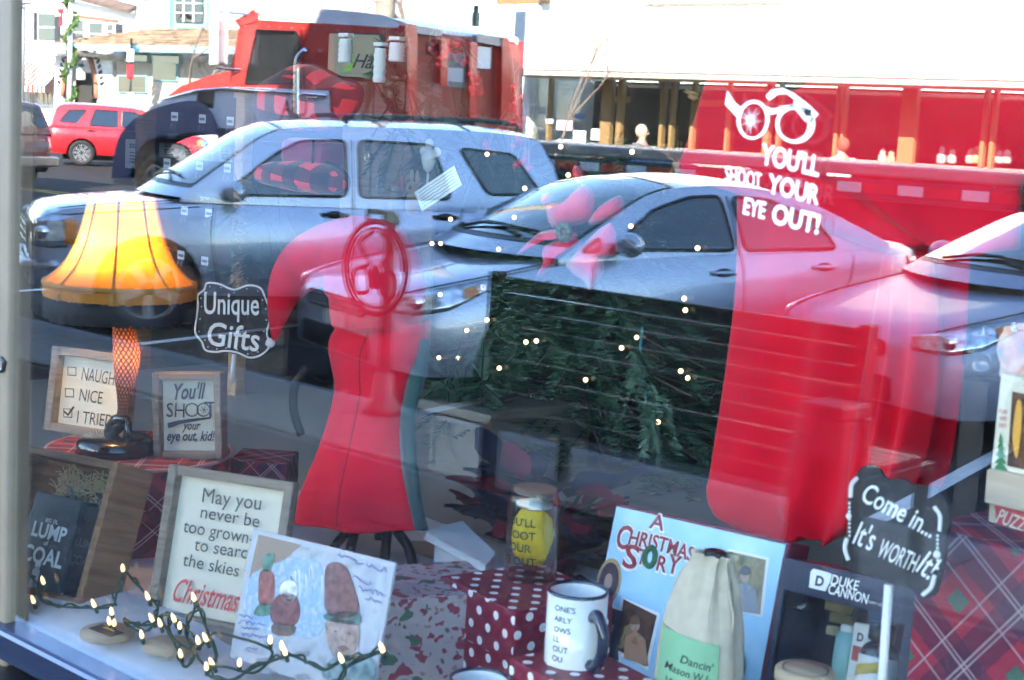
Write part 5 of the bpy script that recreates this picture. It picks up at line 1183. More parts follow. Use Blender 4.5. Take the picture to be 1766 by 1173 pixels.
to_.build('title_outline', WHITE, r); ti.build('title', REDP, r)
wc = lc(1124, 961, -.003)
MB().tube([wc+V((.011*math.cos(a), 0, .013*math.sin(a))) for a in [2*math.pi*i/20 for i in range(20)]], .0045, 6, closed=True).build('wreath_letter', mat('wreath_green', (.03, .13, .06), .6), r)
def pic(u0, v0, u1, v1, u2, v2, u3, v3, m, man):
    MB().prism([lc(*q, -.0022) for q in ((u0-5, v0-5), (u1+5, v1-4), (u2+4, v2+6), (u3-6, v3+4))], (0, .001, 0)).build('photo_border', WHITE, r)
    pb_ = MB().prism([lc(*q, -.003) for q in ((u0, v0), (u1, v1), (u2, v2), (u3, v3))], (0, .0006, 0)).build('printed_photo', m, r)
    cu = (u0+u1+u2+u3)/4; cv = (v0+v1+v2+v3)/4; ww = (u1-u0)*.5
    MB().prism([lc(cu-ww*.7, v3*.5+v2*.5, -.0036), lc(cu-ww*.6, cv+8, -.0036), lc(cu, cv-4, -.0036), lc(cu+ww*.6, cv+12, -.0036), lc(cu+ww*.8, v2, -.0036)], (0, .0004, 0)).build('printed_coat', mat('print_'+man[0], man[1], .4), pb_)
    e = [lc(cu+ww*.3*math.cos(a), cv-14+13*math.sin(a), -.0040) for a in [2*math.pi*i/14 for i in range(14)]]; MB().prism(e, (0, .0004, 0)).build('printed_head', blotch('print_head', [(.26, .17, .13), (.40, .28, .22), (.48, .36, .30)], 120, .4), pb_)
    hr_ = [lc(cu+ww*.33*math.cos(a)+1, cv-17+13*math.sin(a)*(1 if math.sin(a) < 0 else .25), -.0043) for a in [2*math.pi*i/14 for i in range(14)]]; MB().prism(hr_, (0, .0003, 0)).build('printed_hair', mat('print_hair_'+man[0], tuple(.35*c_ for c_ in man[1]), .4), pb_)
    MB().prism([lc(cu+ww*.1, cv+2, -.0046), lc(cu+ww*.55, cv+10, -.0046), lc(cu+ww*.15, cv+22, -.0046), lc(cu-ww*.3, cv+16, -.0046)], (0, .0003, 0)).build('printed_arm', blotch('print_arm_'+man[0], [tuple(.5*c_ for c_ in man[1]), tuple(1.3*c_ for c_ in man[1])], 90), pb_)
    MB().prism([lc(u0+2, v0+(v3-v0)*.55, -.0033), lc(u0+ww*.5, v0+(v3-v0)*.48, -.0033), lc(u0+ww*.6, v3, -.0033), lc(u3+2, v3-2, -.0033)], (0, .0003, 0)).build('printed_backdrop', blotch('print_backdrop_'+man[0], [(.10, .07, .04), (.24, .20, .12), (.06, .08, .05)], 80), pb_)
pic(1263, 952, 1323, 966, 1313, 1060, 1254, 1046, blotch('photo_a', [(.05, .10, .05), (.30, .26, .15), (.10, .08, .05)], 40), ('grey_coat', (.25, .28, .33)))
pic(1078, 1034, 1135, 1062, 1115, 1150, 1066, 1120, blotch('photo_b', [(.02, .02, .03), (.10, .05, .03), (.03, .02, .02)], 40), ('tan_shirt', (.40, .24, .15)))
pic(1048, 1046, 1080, 1056, 1066, 1140, 1036, 1128, blotch('photo_c', [(.02, .03, .05), (.05, .06, .09), (.02, .02, .03)], 40), ('dark_shirt', (.06, .08, .12)))
bc_ = lc(1052, 1003, 0)
for rr, off, m in ((.027, -.0024, mat('badge_tan', (.40, .30, .16), .5)), (.022, -.0030, mat('badge_dark', (.05, .03, .06), .5)), (.009, -.0036, mat('badge_face', (.35, .25, .22), .5))):
    MB().prism([bc_+V((rr*math.cos(a), off, rr*1.25*math.sin(a))) for a in [2*math.pi*i/24 for i in range(24)]], (0, .0005, 0)).build('printed_badge', m, r)
gw = lc(1262, 1150, -.004)
MB().tube([gw+V((.022*math.cos(a), 0, .024*math.sin(a))) for a in [2*math.pi*i/20 for i in range(20)]], .006, 6, closed=True).build('printed_wreath', MATS['wreath_green'], r)
# cloth bottle bag
BG = .32; bb = U(1200, 1232, BG); bb.z = DZ+.002; gk = 1/PPM(U(1200, 1100, BG)); bag = thing('bottle_bag', 'cream cotton drawstring bag with black bottle top and green label', 'bag', bb)
def bz_(v): return (U(1200, v, BG).z-bb.z)
rings = []
for v, r_, pl, du in ((1236, 74, .02, 0), (1180, 74, .02, 0), (1130, 72, .02, 0), (1080, 68, .03, 0), (1040, 60, .05, 0), (1010, 52, .07, 2), (985, 42, .12, 5), (968, 33, .16, 8), (958, 29, .20, 10), (950, 32, .22, 12), (945, 30, .22, 14)):
    rings.append([V(((r_*1.09*(1+pl*math.sin(9*a+v*.01)+pl*.5*math.sin(4*a))*math.cos(a)+du)*gk, r_*.87*(1+pl*math.sin(9*a+v*.01))*math.sin(a)*gk, bz_(v))) for a in [2*math.pi*i/72 for i in range(72)]])
CANV = mat('cotton_canvas', (.58, .51, .39), .95, noise=.10, nscale=60, bump=.25)
MB().loft(rings, cap=False).build('pouch', CANV, bag, True)
MB().cyl((14*gk, 0, bz_(968)), (16*gk, 0, bz_(941)), 19*gk, 18*gk).build('bottle_cap', BLACK, bag, True)
MB().tube([(30*gk*math.cos(a)+10*gk, 20*gk*math.sin(a), bz_(960)) for a in [2*math.pi*i/24 for i in range(24)]], .0022, 5, closed=True).build('drawstring', CANV, bag, True)
MB().tube(catmull([(38*gk, 0, bz_(960)), (58*gk, -.01, bz_(1000)), (70*gk, -.01, bz_(1040)), (72*gk, -.012, bz_(1065))], 5), .0018, 5).build('drawstring_end', CANV, bag, True)
ca = math.atan2(CAMP.y-bb.y, CAMP.x-bb.x)
def onbag(u, v, off=0.):
    a = ca+math.asin(max(-.97, min(.97, (u-1200)/73))); rr = interp([(1080, 69.5), (1130, 73.5), (1180, 75.5), (1236, 75.5)], v)+1.0+off
    return V((rr*1.09*math.cos(a)*gk, rr*.87*math.sin(a)*gk, bz_(v)))
MB().grid(lambda s, t: onbag(lerp(1130, 1224, s), lerp(1078, 1215, t)+lerp(-3, 8, s)), 14, 4).build('green_label', mat('mint_label', (.24, .50, .29), .6), bag, True)
e = MB()
for s_, L_, R_ in (("Dancin'", (1162, 1124), (1214, 1130)), ('Mason W I', (1140, 1143), (1206, 1150)), ('White', (1142, 1168), (1182, 1172))):
    pxt(e, s_, L_, R_, 13, lambda u, v: onbag(u, v, .9), .006, .1)
e.build('lettering', INK, bag)
# navy gift set with a window
NAVYC = mat('navy_carton', (.012, .022, .055), .4)
r, w_, h_, lc = panel('grooming_gift_box', 'navy gift box with D logo and a cut out window showing bottles, lower right', 'gift box', (1337, 1060), (1600, 1130), (1480, 990), (1455, 1235), .40, -13, 12)
D = .085
MB().box((0, D-.003, h_/2), (w_, .006, h_)).build('back_board', NAVYC, r); 
a_, b_ = lc(1352, 1013), lc(1562, 1060); wx0, wx1, wz1 = a_.x, b_.x, (a_.z+b_.z)/2-.004; wz0 = .02
for x0, x1, z0, z1 in ((-w_/2, wx0, 0, h_), (wx1, w_/2, 0, h_), (wx0, wx1, wz1, h_), (wx0, wx1, 0, wz0)): MB().box(((x0+x1)/2, .0015, (z0+z1)/2), (x1-x0-.0002, .003, z1-z0-.0002)).build('front_board', NAVYC, r)
for x in (-w_/2+.002, w_/2-.002): MB().box((x, D/2, h_/2), (.004, D-.010, h_)).build('side_board', NAVYC, r)
MB().box((0, D/2, h_-.002), (w_-.009, D-.011, .004)).build('top_board', NAVYC, r); MB().box((0, D/2, .012), (w_-.009, D-.011, .024)).build('tray', NAVYC, r)
MB().box(((wx0+wx1)/2, .0055, (wz0+wz1)/2), (wx1-wx0+.006, .0012, wz1-wz0+.006)).build('clear_window', CLR, r)
for u_, m, z_ in ((1372, (.35, .30, .18), 0), (1380, (.20, .17, .10), 1), (1374, (.42, .38, .26), 2)):
    q = lc(u_+8, 1040+22*z_); MB().box((q.x, D-.014, q.z), (.035, .012, .012)).build('back_print', mat('back_print_%d' % z_, m, .5), r)
q = lc(1560, 1110); e_ = [V((q.x+.032*math.cos(a), D-.0105, q.z+.05*math.sin(a))) for a in [2*math.pi*i/24 for i in range(24)]]
MB().prism(e_, (0, .001, 0)).build('back_oval', mat('pale_print', (.35, .45, .55), .3), r)
sq = [lc(u, v, -.0012) for u, v in ((1399, 986), (1404, 981), (1428, 987), (1435, 990), (1432, 1004), (1424, 1020), (1396, 1013))]
MB().prism(sq, (0, .0008, 0)).build('logo_tile', WHITE, r)
e = MB(); pxt(e, 'D', (1407, 1009), (1421, 1012), 17, lambda u, v: lc(u, v, -.0022), .03); e.build('logo_letter', NAVYC, r)
e = MB(); pxt(e, 'DUKE', (1433, 1007), (1480, 1019), 17, lambda u, v: lc(u, v, -.0012), .015); pxt(e, 'CANNON', (1428, 1023), (1496, 1042), 17, lambda u, v: lc(u, v, -.0012), .015); pxt(e, 'SUPPLY CO', (1499, 1040), (1522, 1046), 4, lambda u, v: lc(u, v, -.0012)); e.build('lettering', WHITE, r)
gM = r.matrix_world.copy(); trayz = .0245
def ins(name, label, cat, u, y): q = lc(u, 1150); return thing(name, label, cat, M=gM @ Matrix.Translation((q.x, y, trayz)))
def top(u, v): return lc(u, v).z-trayz
AMB = mat('amber_bottle', (.030, .012, .010), .1, coat=.8)
bo = ins('amber_bottle', 'dark amber bottle with yellow and white label inside the navy box', 'bottle', 1478, .036); H = top(1478, 1068); R_ = .023
MB().lathe([(.001, 0), (R_, .002), (R_, H*.60), (R_*.85, H*.68), (R_*.52, H*.74), (R_*.52, H*.78), (.001, H*.78)], 28).build('glass', AMB, bo, True); MB().lathe([(R_*.66, H*.76), (R_*.70, H*.78), (R_*.70, H*.98), (R_*.62, H), (.001, H)], 28).build('cap', BLACK, bo, True)
MB().lathe([(R_+.0006, H*.06), (R_+.0006, H*.56)], 28, cap=False).build('label_paper', WHITE, bo, True)
yb = MB().grid(lambda s, t: V(((R_+.0012)*math.sin(lerp(-1.2, 1.2, s)), -(R_+.0012)*math.cos(lerp(-1.2, 1.2, s)), H*(lerp(.22, .40, s)+.14*t))), 12, 1).build('yellow_band', mat('yellow_print', (.70, .48, .06), .5), bo, True, solid=.0006)
wb = ins('white_carton', 'white carton with a navy D and red patch inside the navy box', 'carton', 1440, .058); H = top(1445, 1072)
MB().box((0, 0, H/2), (.042, .022, H)).build('carton', WHITE, wb, bevel=.001); e = MB(); e.text('D', lambda x, z: V((-.008+x, -.0116, H*.74+z)), .014, .03, 0); e.build('logo_letter', NAVYC, wb); MB().box((-.008, -.0114, H*.55), (.018, .001, .018)).build('red_patch', mat('red_print', (.5, .06, .07), .5), wb)
tb_ = ins('teal_bottle', 'pale teal bottle inside the navy box beside the white carton', 'bottle', 1404, .05); H = top(1404, 1070)
MB().lathe([(.001, 0), (.013, .002), (.013, H*.82), (.008, H*.9), (.001, H*.9)], 20).build('bottle', mat('teal_plastic', (.25, .52, .55), .3), tb_, True); MB().lathe([(.008, H*.88), (.009, H*.9), (.009, H), (.001, H)], 20).build('cap', WHITE, tb_, True)
tq = U(1383, 1225, .16); tq.z = DZ+.002; tin = thing('wooden_tin', 'round tin with printed wooden lid in front of the navy box', 'tin', tq); tk = 1/PPM(U(1383, 1150, .16))
hz = U(1383, 1152, .16).z-tq.z
MB().lathe([(.001, 0), (50*tk, 0), (50*tk, hz-.012), (.001, hz-.012)], 40).build('can', mat('tin_metal', (.10, .10, .11), .35, .7), tin, True); MB().lathe([(.001, hz-.012), (52*tk, hz-.012), (52*tk, hz-.002), (50*tk, hz), (.001, hz)], 40).build('lid', woodmat('pale_wood', (.36, .27, .17), (.50, .40, .27)), tin, True)
MB().lathe([(40*tk, hz+.0006), (38*tk, hz+.0006)], 40, cap=False).build('printed_ring', INK, tin)
# puzzle on the right
PALEW = woodmat('pale_pine', (.48, .36, .24), (.62, .50, .36)); CREAMC = mat('cream_carton', (.72, .66, .50), .6)
def pzbox(label, cl, cr, ct, cb, y, m, d, grp='stacked puzzle boxes'):
    r, w_, h_, lc = panel('puzzle_box', label, 'box', cl, cr, ct, cb, y, -8, 0, grp); MB().box((0, d/2, h_/2), (w_, d, h_)).build('carton', m, r, bevel=.002); return r, w_, h_, lc
PY = .36
r, w_, h_, lc = pzbox('tan puzzle carton lettered PUZZLE at the bottom of the stack on the plaid box', (1705, 880), (1900, 925), (1802, 830), (1800, 962), PY, PALEW, .16)
MB().prism([lc(u, v, -.0012) for u, v in ((1716, 866), (1730, 866), (1800, 893), (1800, 935), (1720, 904))], (0, .0008, 0)).build('red_plate', MATS['red_ink'], r)
e = MB(); pxt(e, 'PUZZLE', (1719, 899), (1785, 925), 24, lambda u, v: lc(u, v, -.002), .01, .1); e.build('lettering', CREAMC, r)
r, w_, h_, lc = pzbox('pale wooden ledge board between the two puzzle cartons', (1699, 838), (1905, 884), (1802, 830), (1802, 892), PY-.012, PALEW, .185)
r, w_, h_, lc = pzbox('cream puzzle carton with fireside picture, fir tree print and red words', (1716, 735), (1900, 775), (1808, 660), (1800, 850), PY, CREAMC, .15)
q = [lc(u, v, -.0012) for u, v in ((1747, 675), (1890, 706), (1885, 835), (1738, 803))]
pp = MB().prism(q, (0, .0008, 0)).build('picture', blotch('fireside', [(.04, .02, .015), (.14, .05, .02), (.05, .03, .03)], 22), r)
q = catmull([lc(u, v, -.0022) for u, v in ((1757, 690), (1764, 700), (1762, 750), (1755, 790), (1748, 760), (1751, 720))], 4, True); MB().prism(q, (0, .0006, 0)).build('flame_print', mat('flame_print', (.75, .36, .05), .5), pp)
for k in range(5): 
    w2 = 4+2.0*k; v2 = 760+12*k; MB().prism([lc(1727, v2-14, -.0014-.0001*k), lc(1727+w2, v2+4, -.0014-.0001*k), lc(1727-w2, v2+2, -.0014-.0001*k)], (0, .0003, 0)).build('fir_print', mat('fir_print', (.03, .20, .07), .5), r)
e = MB()
for s_, v_ in (('FUN', 712), ('AND', 724), ('EASY', 736)): pxt(e, s_, (1724, v_), (1737, v_+2), 7, lambda u, v: lc(u, v, -.0012), .01)
e.build('lettering', MATS['red_ink'], r)
r, w_, h_, lc = pzbox('tan gable topped carton with an oval picture on top of the stack', (1725, 612), (1900, 640), (1812, 574), (1806, 664), PY+.02, PALEW, .11)
q = [V((.0, 0, 0))+lc(1768, 605, -.0014)+V((.034*math.cos(a), 0, .030*math.sin(a))) for a in [2*math.pi*i/24 for i in range(24)]]; MB().prism(q, (0, .0008, 0)).build('oval_picture', blotch('oval_print', [(.10, .30, .25), (.60, .30, .25), (.65, .55, .45)], 40), r)
# wooden discs on the felt
DISCW = woodmat('disc_wood', (.34, .25, .16), (.48, .38, .26))
for i, (u, v, ru, lab) in enumerate(((185, 1092, 46, 'round wooden ornament disc with dark printed band, left of the two'), (292, 1114, 44, 'round plain wooden ornament disc, right of the two by the tangled lights'))):
    q = Z(u, v, DZ+.012); k2 = 1/PPM(q); o = thing('wooden_disc', lab, 'ornament', q, .1, 'wooden ornament discs')
    MB().lathe([(.001, -.004), (ru*k2, -.004), (ru*k2*1.02, 0), (ru*k2, .004), (.001, .004)], 36).build('disc', DISCW, o, True)
    if i == 0: MB().box((0, -.002, .0045), (ru*k2*1.3, ru*k2*.6, .0012)).build('dark_band', INK, o); MB().prism([V((-.014, .002, .0052)), V((.0, .016, .0052)), V((.014, .002, .0052))], (0, 0, .0006)).build('flame_print', MATS['flame_print'], o)
# string lights
WIRE = mat('green_wire', (.012, .045, .022), .5); GLOW = mat('fairy_glow', (1, .8, .5), .3, emit=(1, .60, .22), estr=.28)
lights = thing('string_lights', 'green wire string of warm fairy lights tangled along the felt by the glass', 'string lights', (-1.9, .08, DZ))
PTH = [(-10, 962, .05), (40, 985, .05), (62, 1005, .05), (70, 1035, .06), (110, 1046, .06), (150, 1048, .06), (192, 1046, .07), (202, 1020, .08), (215, 988, .09), (232, 1004, .1), (258, 1030, .1), (272, 1050, .1), (262, 1075, .09), (240, 1078, .08), (215, 1072, .07), (248, 1090, .07), (285, 1060, .1), (292, 1085, .09), (305, 1120, .07), (318, 1150, .06), (335, 1130, .07), (320, 1090, .09), (332, 1062, .1), (340, 1040, .1), (352, 1075, .09), (365, 1105, .08), (372, 1140, .07), (360, 1165, .06), (400, 1172, .05), (440, 1150, .05), (475, 1138, .05), (500, 1130, .05), (530, 1142, .05), (560, 1155, .05), (590, 1140, .05), (625, 1132, .05), (655, 1124, .05), (600, 1150, .06), (580, 1180, .06)]
pts = [U(u, v, y) for u, v, y in PTH]; pts = [V((p.x, p.y, max(p.z, DZ+.006))) for p in pts]
wp = catmull(pts, 6); MB().tube(wp, .0021, 5).build('wire', WIRE, lights, True, world=True)
MB().tube([p+V((.004*math.sin(i*.9), .004*math.cos(i*.7), .003*math.sin(i*1.3)+.002)) for i, p in enumerate(wp)], .0018, 5).build('wire', WIRE, lights, True, world=True)
P2 = catmull([U(u, v, y) for u, v, y in ((340, 1105, .08), (310, 1072, .09), (278, 1062, .1), (300, 1102, .08), (338, 1120, .08), (368, 1092, .09), (410, 1100, .07), (450, 1112, .06), (470, 1128, .06), (440, 1160, .05), (390, 1150, .05), (350, 1145, .06), (330, 1110, .08))], 6)
MB().tube([V((p.x, p.y, max(p.z, DZ+.005))) for p in P2], .0021, 5).build('wire', WIRE, lights, True, world=True)
for (u, v) in ((75, 1005), (58, 1040), (212, 983), (163, 1045), (193, 1058), (197, 1077), (189, 1075), (256, 1032), (335, 1034), (263, 1070), (277, 1078), (301, 1070), (310, 1082), (245, 1098), (342, 1108), (356, 1104), (367, 1147), (356, 1153), (312, 1131), (413, 1146), (466, 1107), (487, 1118), (492, 1127), (660, 1122), (590, 1140)):
    best = min(PTH, key=lambda p: (p[0]-u)**2+(p[1]-v)**2); p = U(u, v, best[2]-.012); p.z = max(p.z, DZ+.010); d = V((random.uniform(-.4, .4), -.3, 1)).normalized()
    s_ = MB().cyl(p-d*.012, p-d*.002, .003, .0034, 8).build('lamp_socket', WIRE, lights, True, world=True); MB().tube([p-d*.003, p+d*.002, p+d*.008, p+d*.012], [.0026, .0034, .0026, .0006], 8).build('bulb', GLOW, s_, True, world=True)
# lettering and spectacles stuck on the pane
DECAL = mat('white_vinyl', (.80, .80, .80), .5)
dec = thing('window_decal', 'white vinyl words You\'ll shoot your eye out with cracked spectacles on the pane', 'decal', U(1335, 290, -.003))
fg = lambda u, v: U(u, v, -.0012); e = MB()
pxt(e, "YOU'LL", (1313, 282), (1412, 304), 35, fg, .028, .12, up=(.05, -1), space=.95); pxt(e, 'SHOOT', (1250, 313), (1313, 326), 27, fg, .012, .05, up=(.02, -1)); pxt(e, 'YOUR', (1325, 332), (1411, 353), 33, fg, .026, .12, up=(.05, -1)); pxt(e, 'EYE', (1281, 368), (1320, 378), 29, fg, .022, .12, up=(.05, -1)); pxt(e, 'OUT!', (1331, 384), (1413, 404), 34, fg, .028, .12, up=(.07, -1))
e.build('lettering', DECAL, dec, world=True)
e = MB(); z3 = lambda x, y: fg(1100+x/2.652, y/2.652)
def ringd(cx, cy, rx, ry, ox, oy, dx=0, dy=0, rot=0.):
    n_ = 40; a_ = []; b_ = []
    for i in range(n_):
        t = 2*math.pi*i/n_; c, s_ = math.cos(t), math.sin(t); k = lambda X, Y: (X*math.cos(rot)-Y*math.sin(rot), X*math.sin(rot)+Y*math.cos(rot))
        p, q = k(rx*c, ry*s_), k(ox*c, oy*s_); a_.append(z3(cx+p[0], cy+p[1])); b_.append(z3(cx+dx+q[0], cy+dy+q[1]))
    e.add(a_+b_, [(i, (i+1) % n_, (i+1) % n_+n_, i+n_) for i in range(n_)])
ringd(527, 550, 58, 78, 74, 90, 0, -2, .12); ringd(712, 570, 66, 70, 90, 88, 8, -2, .12)
for poly in ([(410, 415), (399, 478), (420, 500), (452, 536), (482, 498), (445, 472), (424, 438)], [(585, 485), (610, 498), (660, 492), (650, 516), (606, 524)], [(585, 440), (610, 412), (660, 403), (710, 425), (770, 470), (826, 522), (790, 565), (770, 535), (738, 480), (712, 478), (716, 455), (680, 428), (640, 432), (600, 460)], [(640, 488), (720, 478), (800, 500), (770, 560), (720, 500)]):
    e.add([z3(*q) for q in poly], [tuple(range(len(poly)))])
for k in range(17):
    a = 2*math.pi*k/17+.1; L_ = (58, 40, 52, 34, 60)[k % 5]; c, s_ = math.cos(a), math.sin(a)
    e.add([z3(515-3*s_, 550+3*c), z3(515+3*s_, 550-3*c), z3(515+L_*c, 550+L_*1.2*s_)], [(0, 1, 2)])
ringd(515, 550, 4, 5, 12, 14)
e.build('spectacles', DECAL, dec, world=True)
# red dress form with a drooping cap
REDF = mat('red_felt', (.76, .012, .040), .95, sheen=.1, spec=.1, noise=.16, nscale=14, bump=.35)
MY = .62; mk0 = 1/PPM(U(650, 700, MY)); mb_ = U(648, 985, MY); mb_.z = DZ
man = thing('dress_form', 'red felt dress form with a drooping red elf cap on black wire legs', 'dress form', mb_)
def M_(u, v, dy=0): return U(u, v, MY)+V((0, dy, 0))-mb_
rows = [(548, 590, 744), (575, 576, 740), (602, 563, 734), (640, 569, 718), (670, 575, 710), (700, 571, 704), (735, 560, 702), (770, 548, 704), (810, 530, 711), (850, 513, 722), (882, 503, 731), (900, 501, 736)]
RC = catmull([V(q) for q in rows], 3); rings = []; na = 44
for i, q in enumerate(RC):
    c = M_((q.y+q.z)/2, q.x); r_ = (q.z-q.y)/2*mk0*1.17; fl = max(0, (q.x-690)/200)
    rings.append([c+V((r_*(1+.05*fl*math.sin(6*a+1))*math.cos(a)*1.0, r_*.62*(1+.11*fl*math.sin(5*a))*math.sin(a), (.016*fl*math.cos(a*1.0)) - .0*fl)) for a in [2*math.pi*k/na for k in range(na)]])
MB().loft(rings, cap=False).build('dress', REDF, man, True, solid=.004)
hem = rings[-1]; MB().tube([p_+V((0, 0, .004)) for p_ in hem], .0035, 5, closed=True).build('hem', REDF, man, True)
hat = [(489, 586, 5), (490, 574, 9), (492, 556, 15), (496, 532, 22), (506, 502, 32), (524, 472, 42), (552, 450, 51), (590, 440, 60), (628, 444, 74), (652, 462, 88), (664, 500, 84), (664, 540, 80), (664, 566, 76)]
HC = catmull([V(q) for q in hat], 4); MB().tube([M_(q.x, q.y, -.02) for q in HC], [q.z*mk0 for q in HC], 26).build('cap', REDF, man, True, sub=1)
MB().ball(M_(481, 590, -.02), 9*mk0, 12, 8).build('pompom', WHITE, man, True)
GREENF = mat('dark_green_felt', (.012, .07, .075), .9, sheen=.3)
MB().loft([[M_(u0, v, .0), M_(u1, v, -.006), M_(u1, v, .006), M_(u0, v, .02)] for v, u0, u1 in ((585, 715, 739), (650, 695, 730), (720, 685, 712), (800, 690, 716), (880, 700, 726), (915, 705, 735))]).build('green_side', GREENF, man, True)
LEGB = mat('black_iron', (.012, .012, .014), .4, .5)
for pts in ([(600, 915), (572, 950), (556, 985)], [(612, 915), (602, 960), (598, 995)], [(668, 915), (664, 960), (662, 1000)], [(684, 915), (704, 945), (714, 985)]):
    MB().tube(catmull([M_(u, v, .0) for u, v in pts], 4), .009, 8).build('leg', LEGB, man, True)
MB().tube([M_(655, 930), M_(652, 520)], .010, 8).build('pole', LEGB, man, True)
MB().tube(catmull([M_(566, 630, -.05), M_(553, 660, -.06), M_(551, 705, -.06), M_(556, 745, -.05)], 5), .008, 8).build('side_wire', LEGB, man, True)
MB().tube([rings[i][int(na*.80)]+V((0, -.001, 0)) for i in range(2, len(rings))], .0018, 4).build('seam', mat('dark_red_thread', (.25, .004, .015), .9), man, True)
for f_ in (.55, .95): MB().tube([rings[i][int(na*f_) % na]+V((0, -.001, 0)) for i in range(2, len(rings))], .0014, 4).build('seam', MATS['dark_red_thread'], man, True)
# red robe hanging at the right
RY = .80
rb0 = U(1440, 150, RY); robe = thing('red_robe', 'big red robe hanging behind the pane lettering with spread sleeves', 'robe', rb0)
def Rb(u, v, dy): return U(u, v, RY)+V((0, dy, 0))-rb0
REDR = mat('red_robe_cloth', (.70, .007, .026), .95, sheen=.1, spec=.1, noise=.14, nscale=9, bump=.3)
def cloth(name, rows, m, amp, fold, dy, par, thick=.10, taper=1.):
    RC = catmull([V(q) for q in rows], 4); rings = []; N_ = 46
    for q in RC:
        v, a_, b_ = q; f_ = min(1, max(0, (v-rows[0][0])/(rows[-1][0]-rows[0][0])))**.8
        front = []; back = []
        for k in range(N_+1):
            c = 2*k/N_-1; y_ = -thick*(1-abs(c)**2.4)-amp*(.35+.65*f_)*math.sin(fold*c*math.pi+1.6*math.sin(c*3)+v*.0035)*(1-c*c*.4)
            front.append(Rb(lerp(a_, b_, k/N_), v+10*f_*math.sin(fold*c*2), dy+y_)); back.append(Rb(lerp(a_, b_, k/N_), v, dy+thick*.5*(1-abs(c)**2.4)+.006))
        rings.append(front+back[::-1])
    return MB().loft(rings).build(name, m, par, True)
cloth('body', [(300, 1256, 1690), (380, 1256, 1672), (440, 1256, 1660), (520, 1252, 1655), (600, 1243, 1650), (700, 1230, 1640), (800, 1216, 1625), (850, 1210, 1605), (890, 1232, 1570), (915, 1290, 1520), (928, 1360, 1470)], REDR, .016, 2.6, .02, robe, .04)
cloth('fold_panel', [(440, 1560, 1640), (560, 1540, 1655), (680, 1520, 1650), (780, 1505, 1630), (850, 1500, 1600)], REDR, .014, 2.2, -.06, robe, .03)
# upper part: shoulders and sleeves
rr_ = [(100, 1252, 1770), (150, 1240, 1790), (200, 1226, 1800), (250, 1210, 1800), (285, 1199, 1800), (300, 1212, 1795), (312, 1235, 1790), (330, 1300, 1780), (380, 1420, 1780), (430, 1560, 1778)]
cloth('shoulders', rr_, REDR, .012, 2.0, -.04, robe, .04)
MB().tube(catmull([Rb(1545, 128, -.2), Rb(1520, 148, -.2), Rb(1496, 163, -.2), Rb(1480, 158, -.2), Rb(1474, 144, -.2), Rb(1478, 130, -.2)], 5), .0065, 8).build('hanger_hook', LEGB, robe, True)
MB().tube([Rb(1545, 128, -.2), Rb(1640, 60, -.1), Rb(1700, -90, 0), Rb(1700, -350, 0)], .005, 6).build('hanger_wire', LEGB, robe, True)
# christmas tree
NEED = mat('fir_needles', (.055, .125, .065), .6, noise=.75, nscale=3.2)
TRY = 1.75; tb0 = U(1000, 800, TRY); tb0.z = .0
tree = thing('christmas_tree', 'dark green lit fir tree standing behind the bench reflection', 'tree', tb0)
rd = random.Random(11)
def spray(mb, p, d, L, w_, nn, nl=.040):
    d = d.normalized(); side = d.cross(V((0, 0, 1)))
    side = side.normalized() if side.length > .01 else V((1, 0, 0))
    for k in range(nn):
        t = (k+rd.random()*.5)/nn; c = p+d*L*t+V((0, 0, -.25*L*t*t))
        for s in (-1, 1):
            e = (d*.65+side*s*rd.uniform(.5, 1)+V((0, 0, rd.uniform(-.25, .35)))).normalized()*nl*rd.uniform(.7, 1.15)*(1-.45*t); o_ = V((0, 0, .0025)) if rd.random() < .5 else d*.0028
            mb.add([c-o_*1.5, c+e, c+o_*1.5], [(0, 1, 2)])
crown = MB(); br_ = MB(); TH = 1.56
for k in range(310):
    t = rd.random()**.75; z_ = lerp(.70, TH, t); R0 = lerp(.62, .08, t)*rd.uniform(.55, 1.05); a = rd.random()*2*math.pi
    if math.sin(a) > .75: continue
    d = V((math.cos(a), math.sin(a), rd.uniform(-.25, .15))); c = V((0, 0, z_)); e0 = c+d*R0*.35
    br_.tube([c+d*.02, e0, c+d*R0*.95+V((0, 0, -.05))], [.006, .004, .0015], 4, cap=False)
    for j in range(5):
        dd = (d+V((rd.gauss(0, .45), rd.gauss(0, .45), rd.gauss(-.05, .25)))).normalized(); spray(crown, c+d*R0*rd.uniform(.25, .8), dd, rd.uniform(.10, .20), 0, 16)
MB().cyl((0, 0, 0), (0, 0, TH), .03, .008, 10).build('trunk', BARK, tree, True); br_.build('branches', BARK, tree); crown.build('crown', NEED, tree)
LT = [(777, 378), (760, 420), (745, 420), (759, 508), (840, 552), (805, 570), (907, 590), (925, 588), (757, 617), (790, 618), (861, 635), (1180, 515), (1182, 535), (1098, 582), (1072, 600), (1174, 640), (1186, 652), (1135, 728), (1088, 390), (1203, 428), (967, 253), (980, 302), (905, 325), (840, 266), (887, 375), (1090, 262), (1240, 312), (860, 430), (1010, 655)]
TW = mat('tree_light_glow', (1, .85, .6), .3, emit=(1, .68, .32), estr=.35)
for u, v in LT:
    y_ = TRY-.30-.25*rd.random(); p = U(u, v, y_)-tb0; b_ = MB().ball(p, .0055, 8, 6).build('fairy_bulb', TW, tree, True); MB().cyl(p+V((0, .004, -.004)), p+V((0, .012, -.02)), .004, n=6).build('bulb_socket', WIRE, b_)
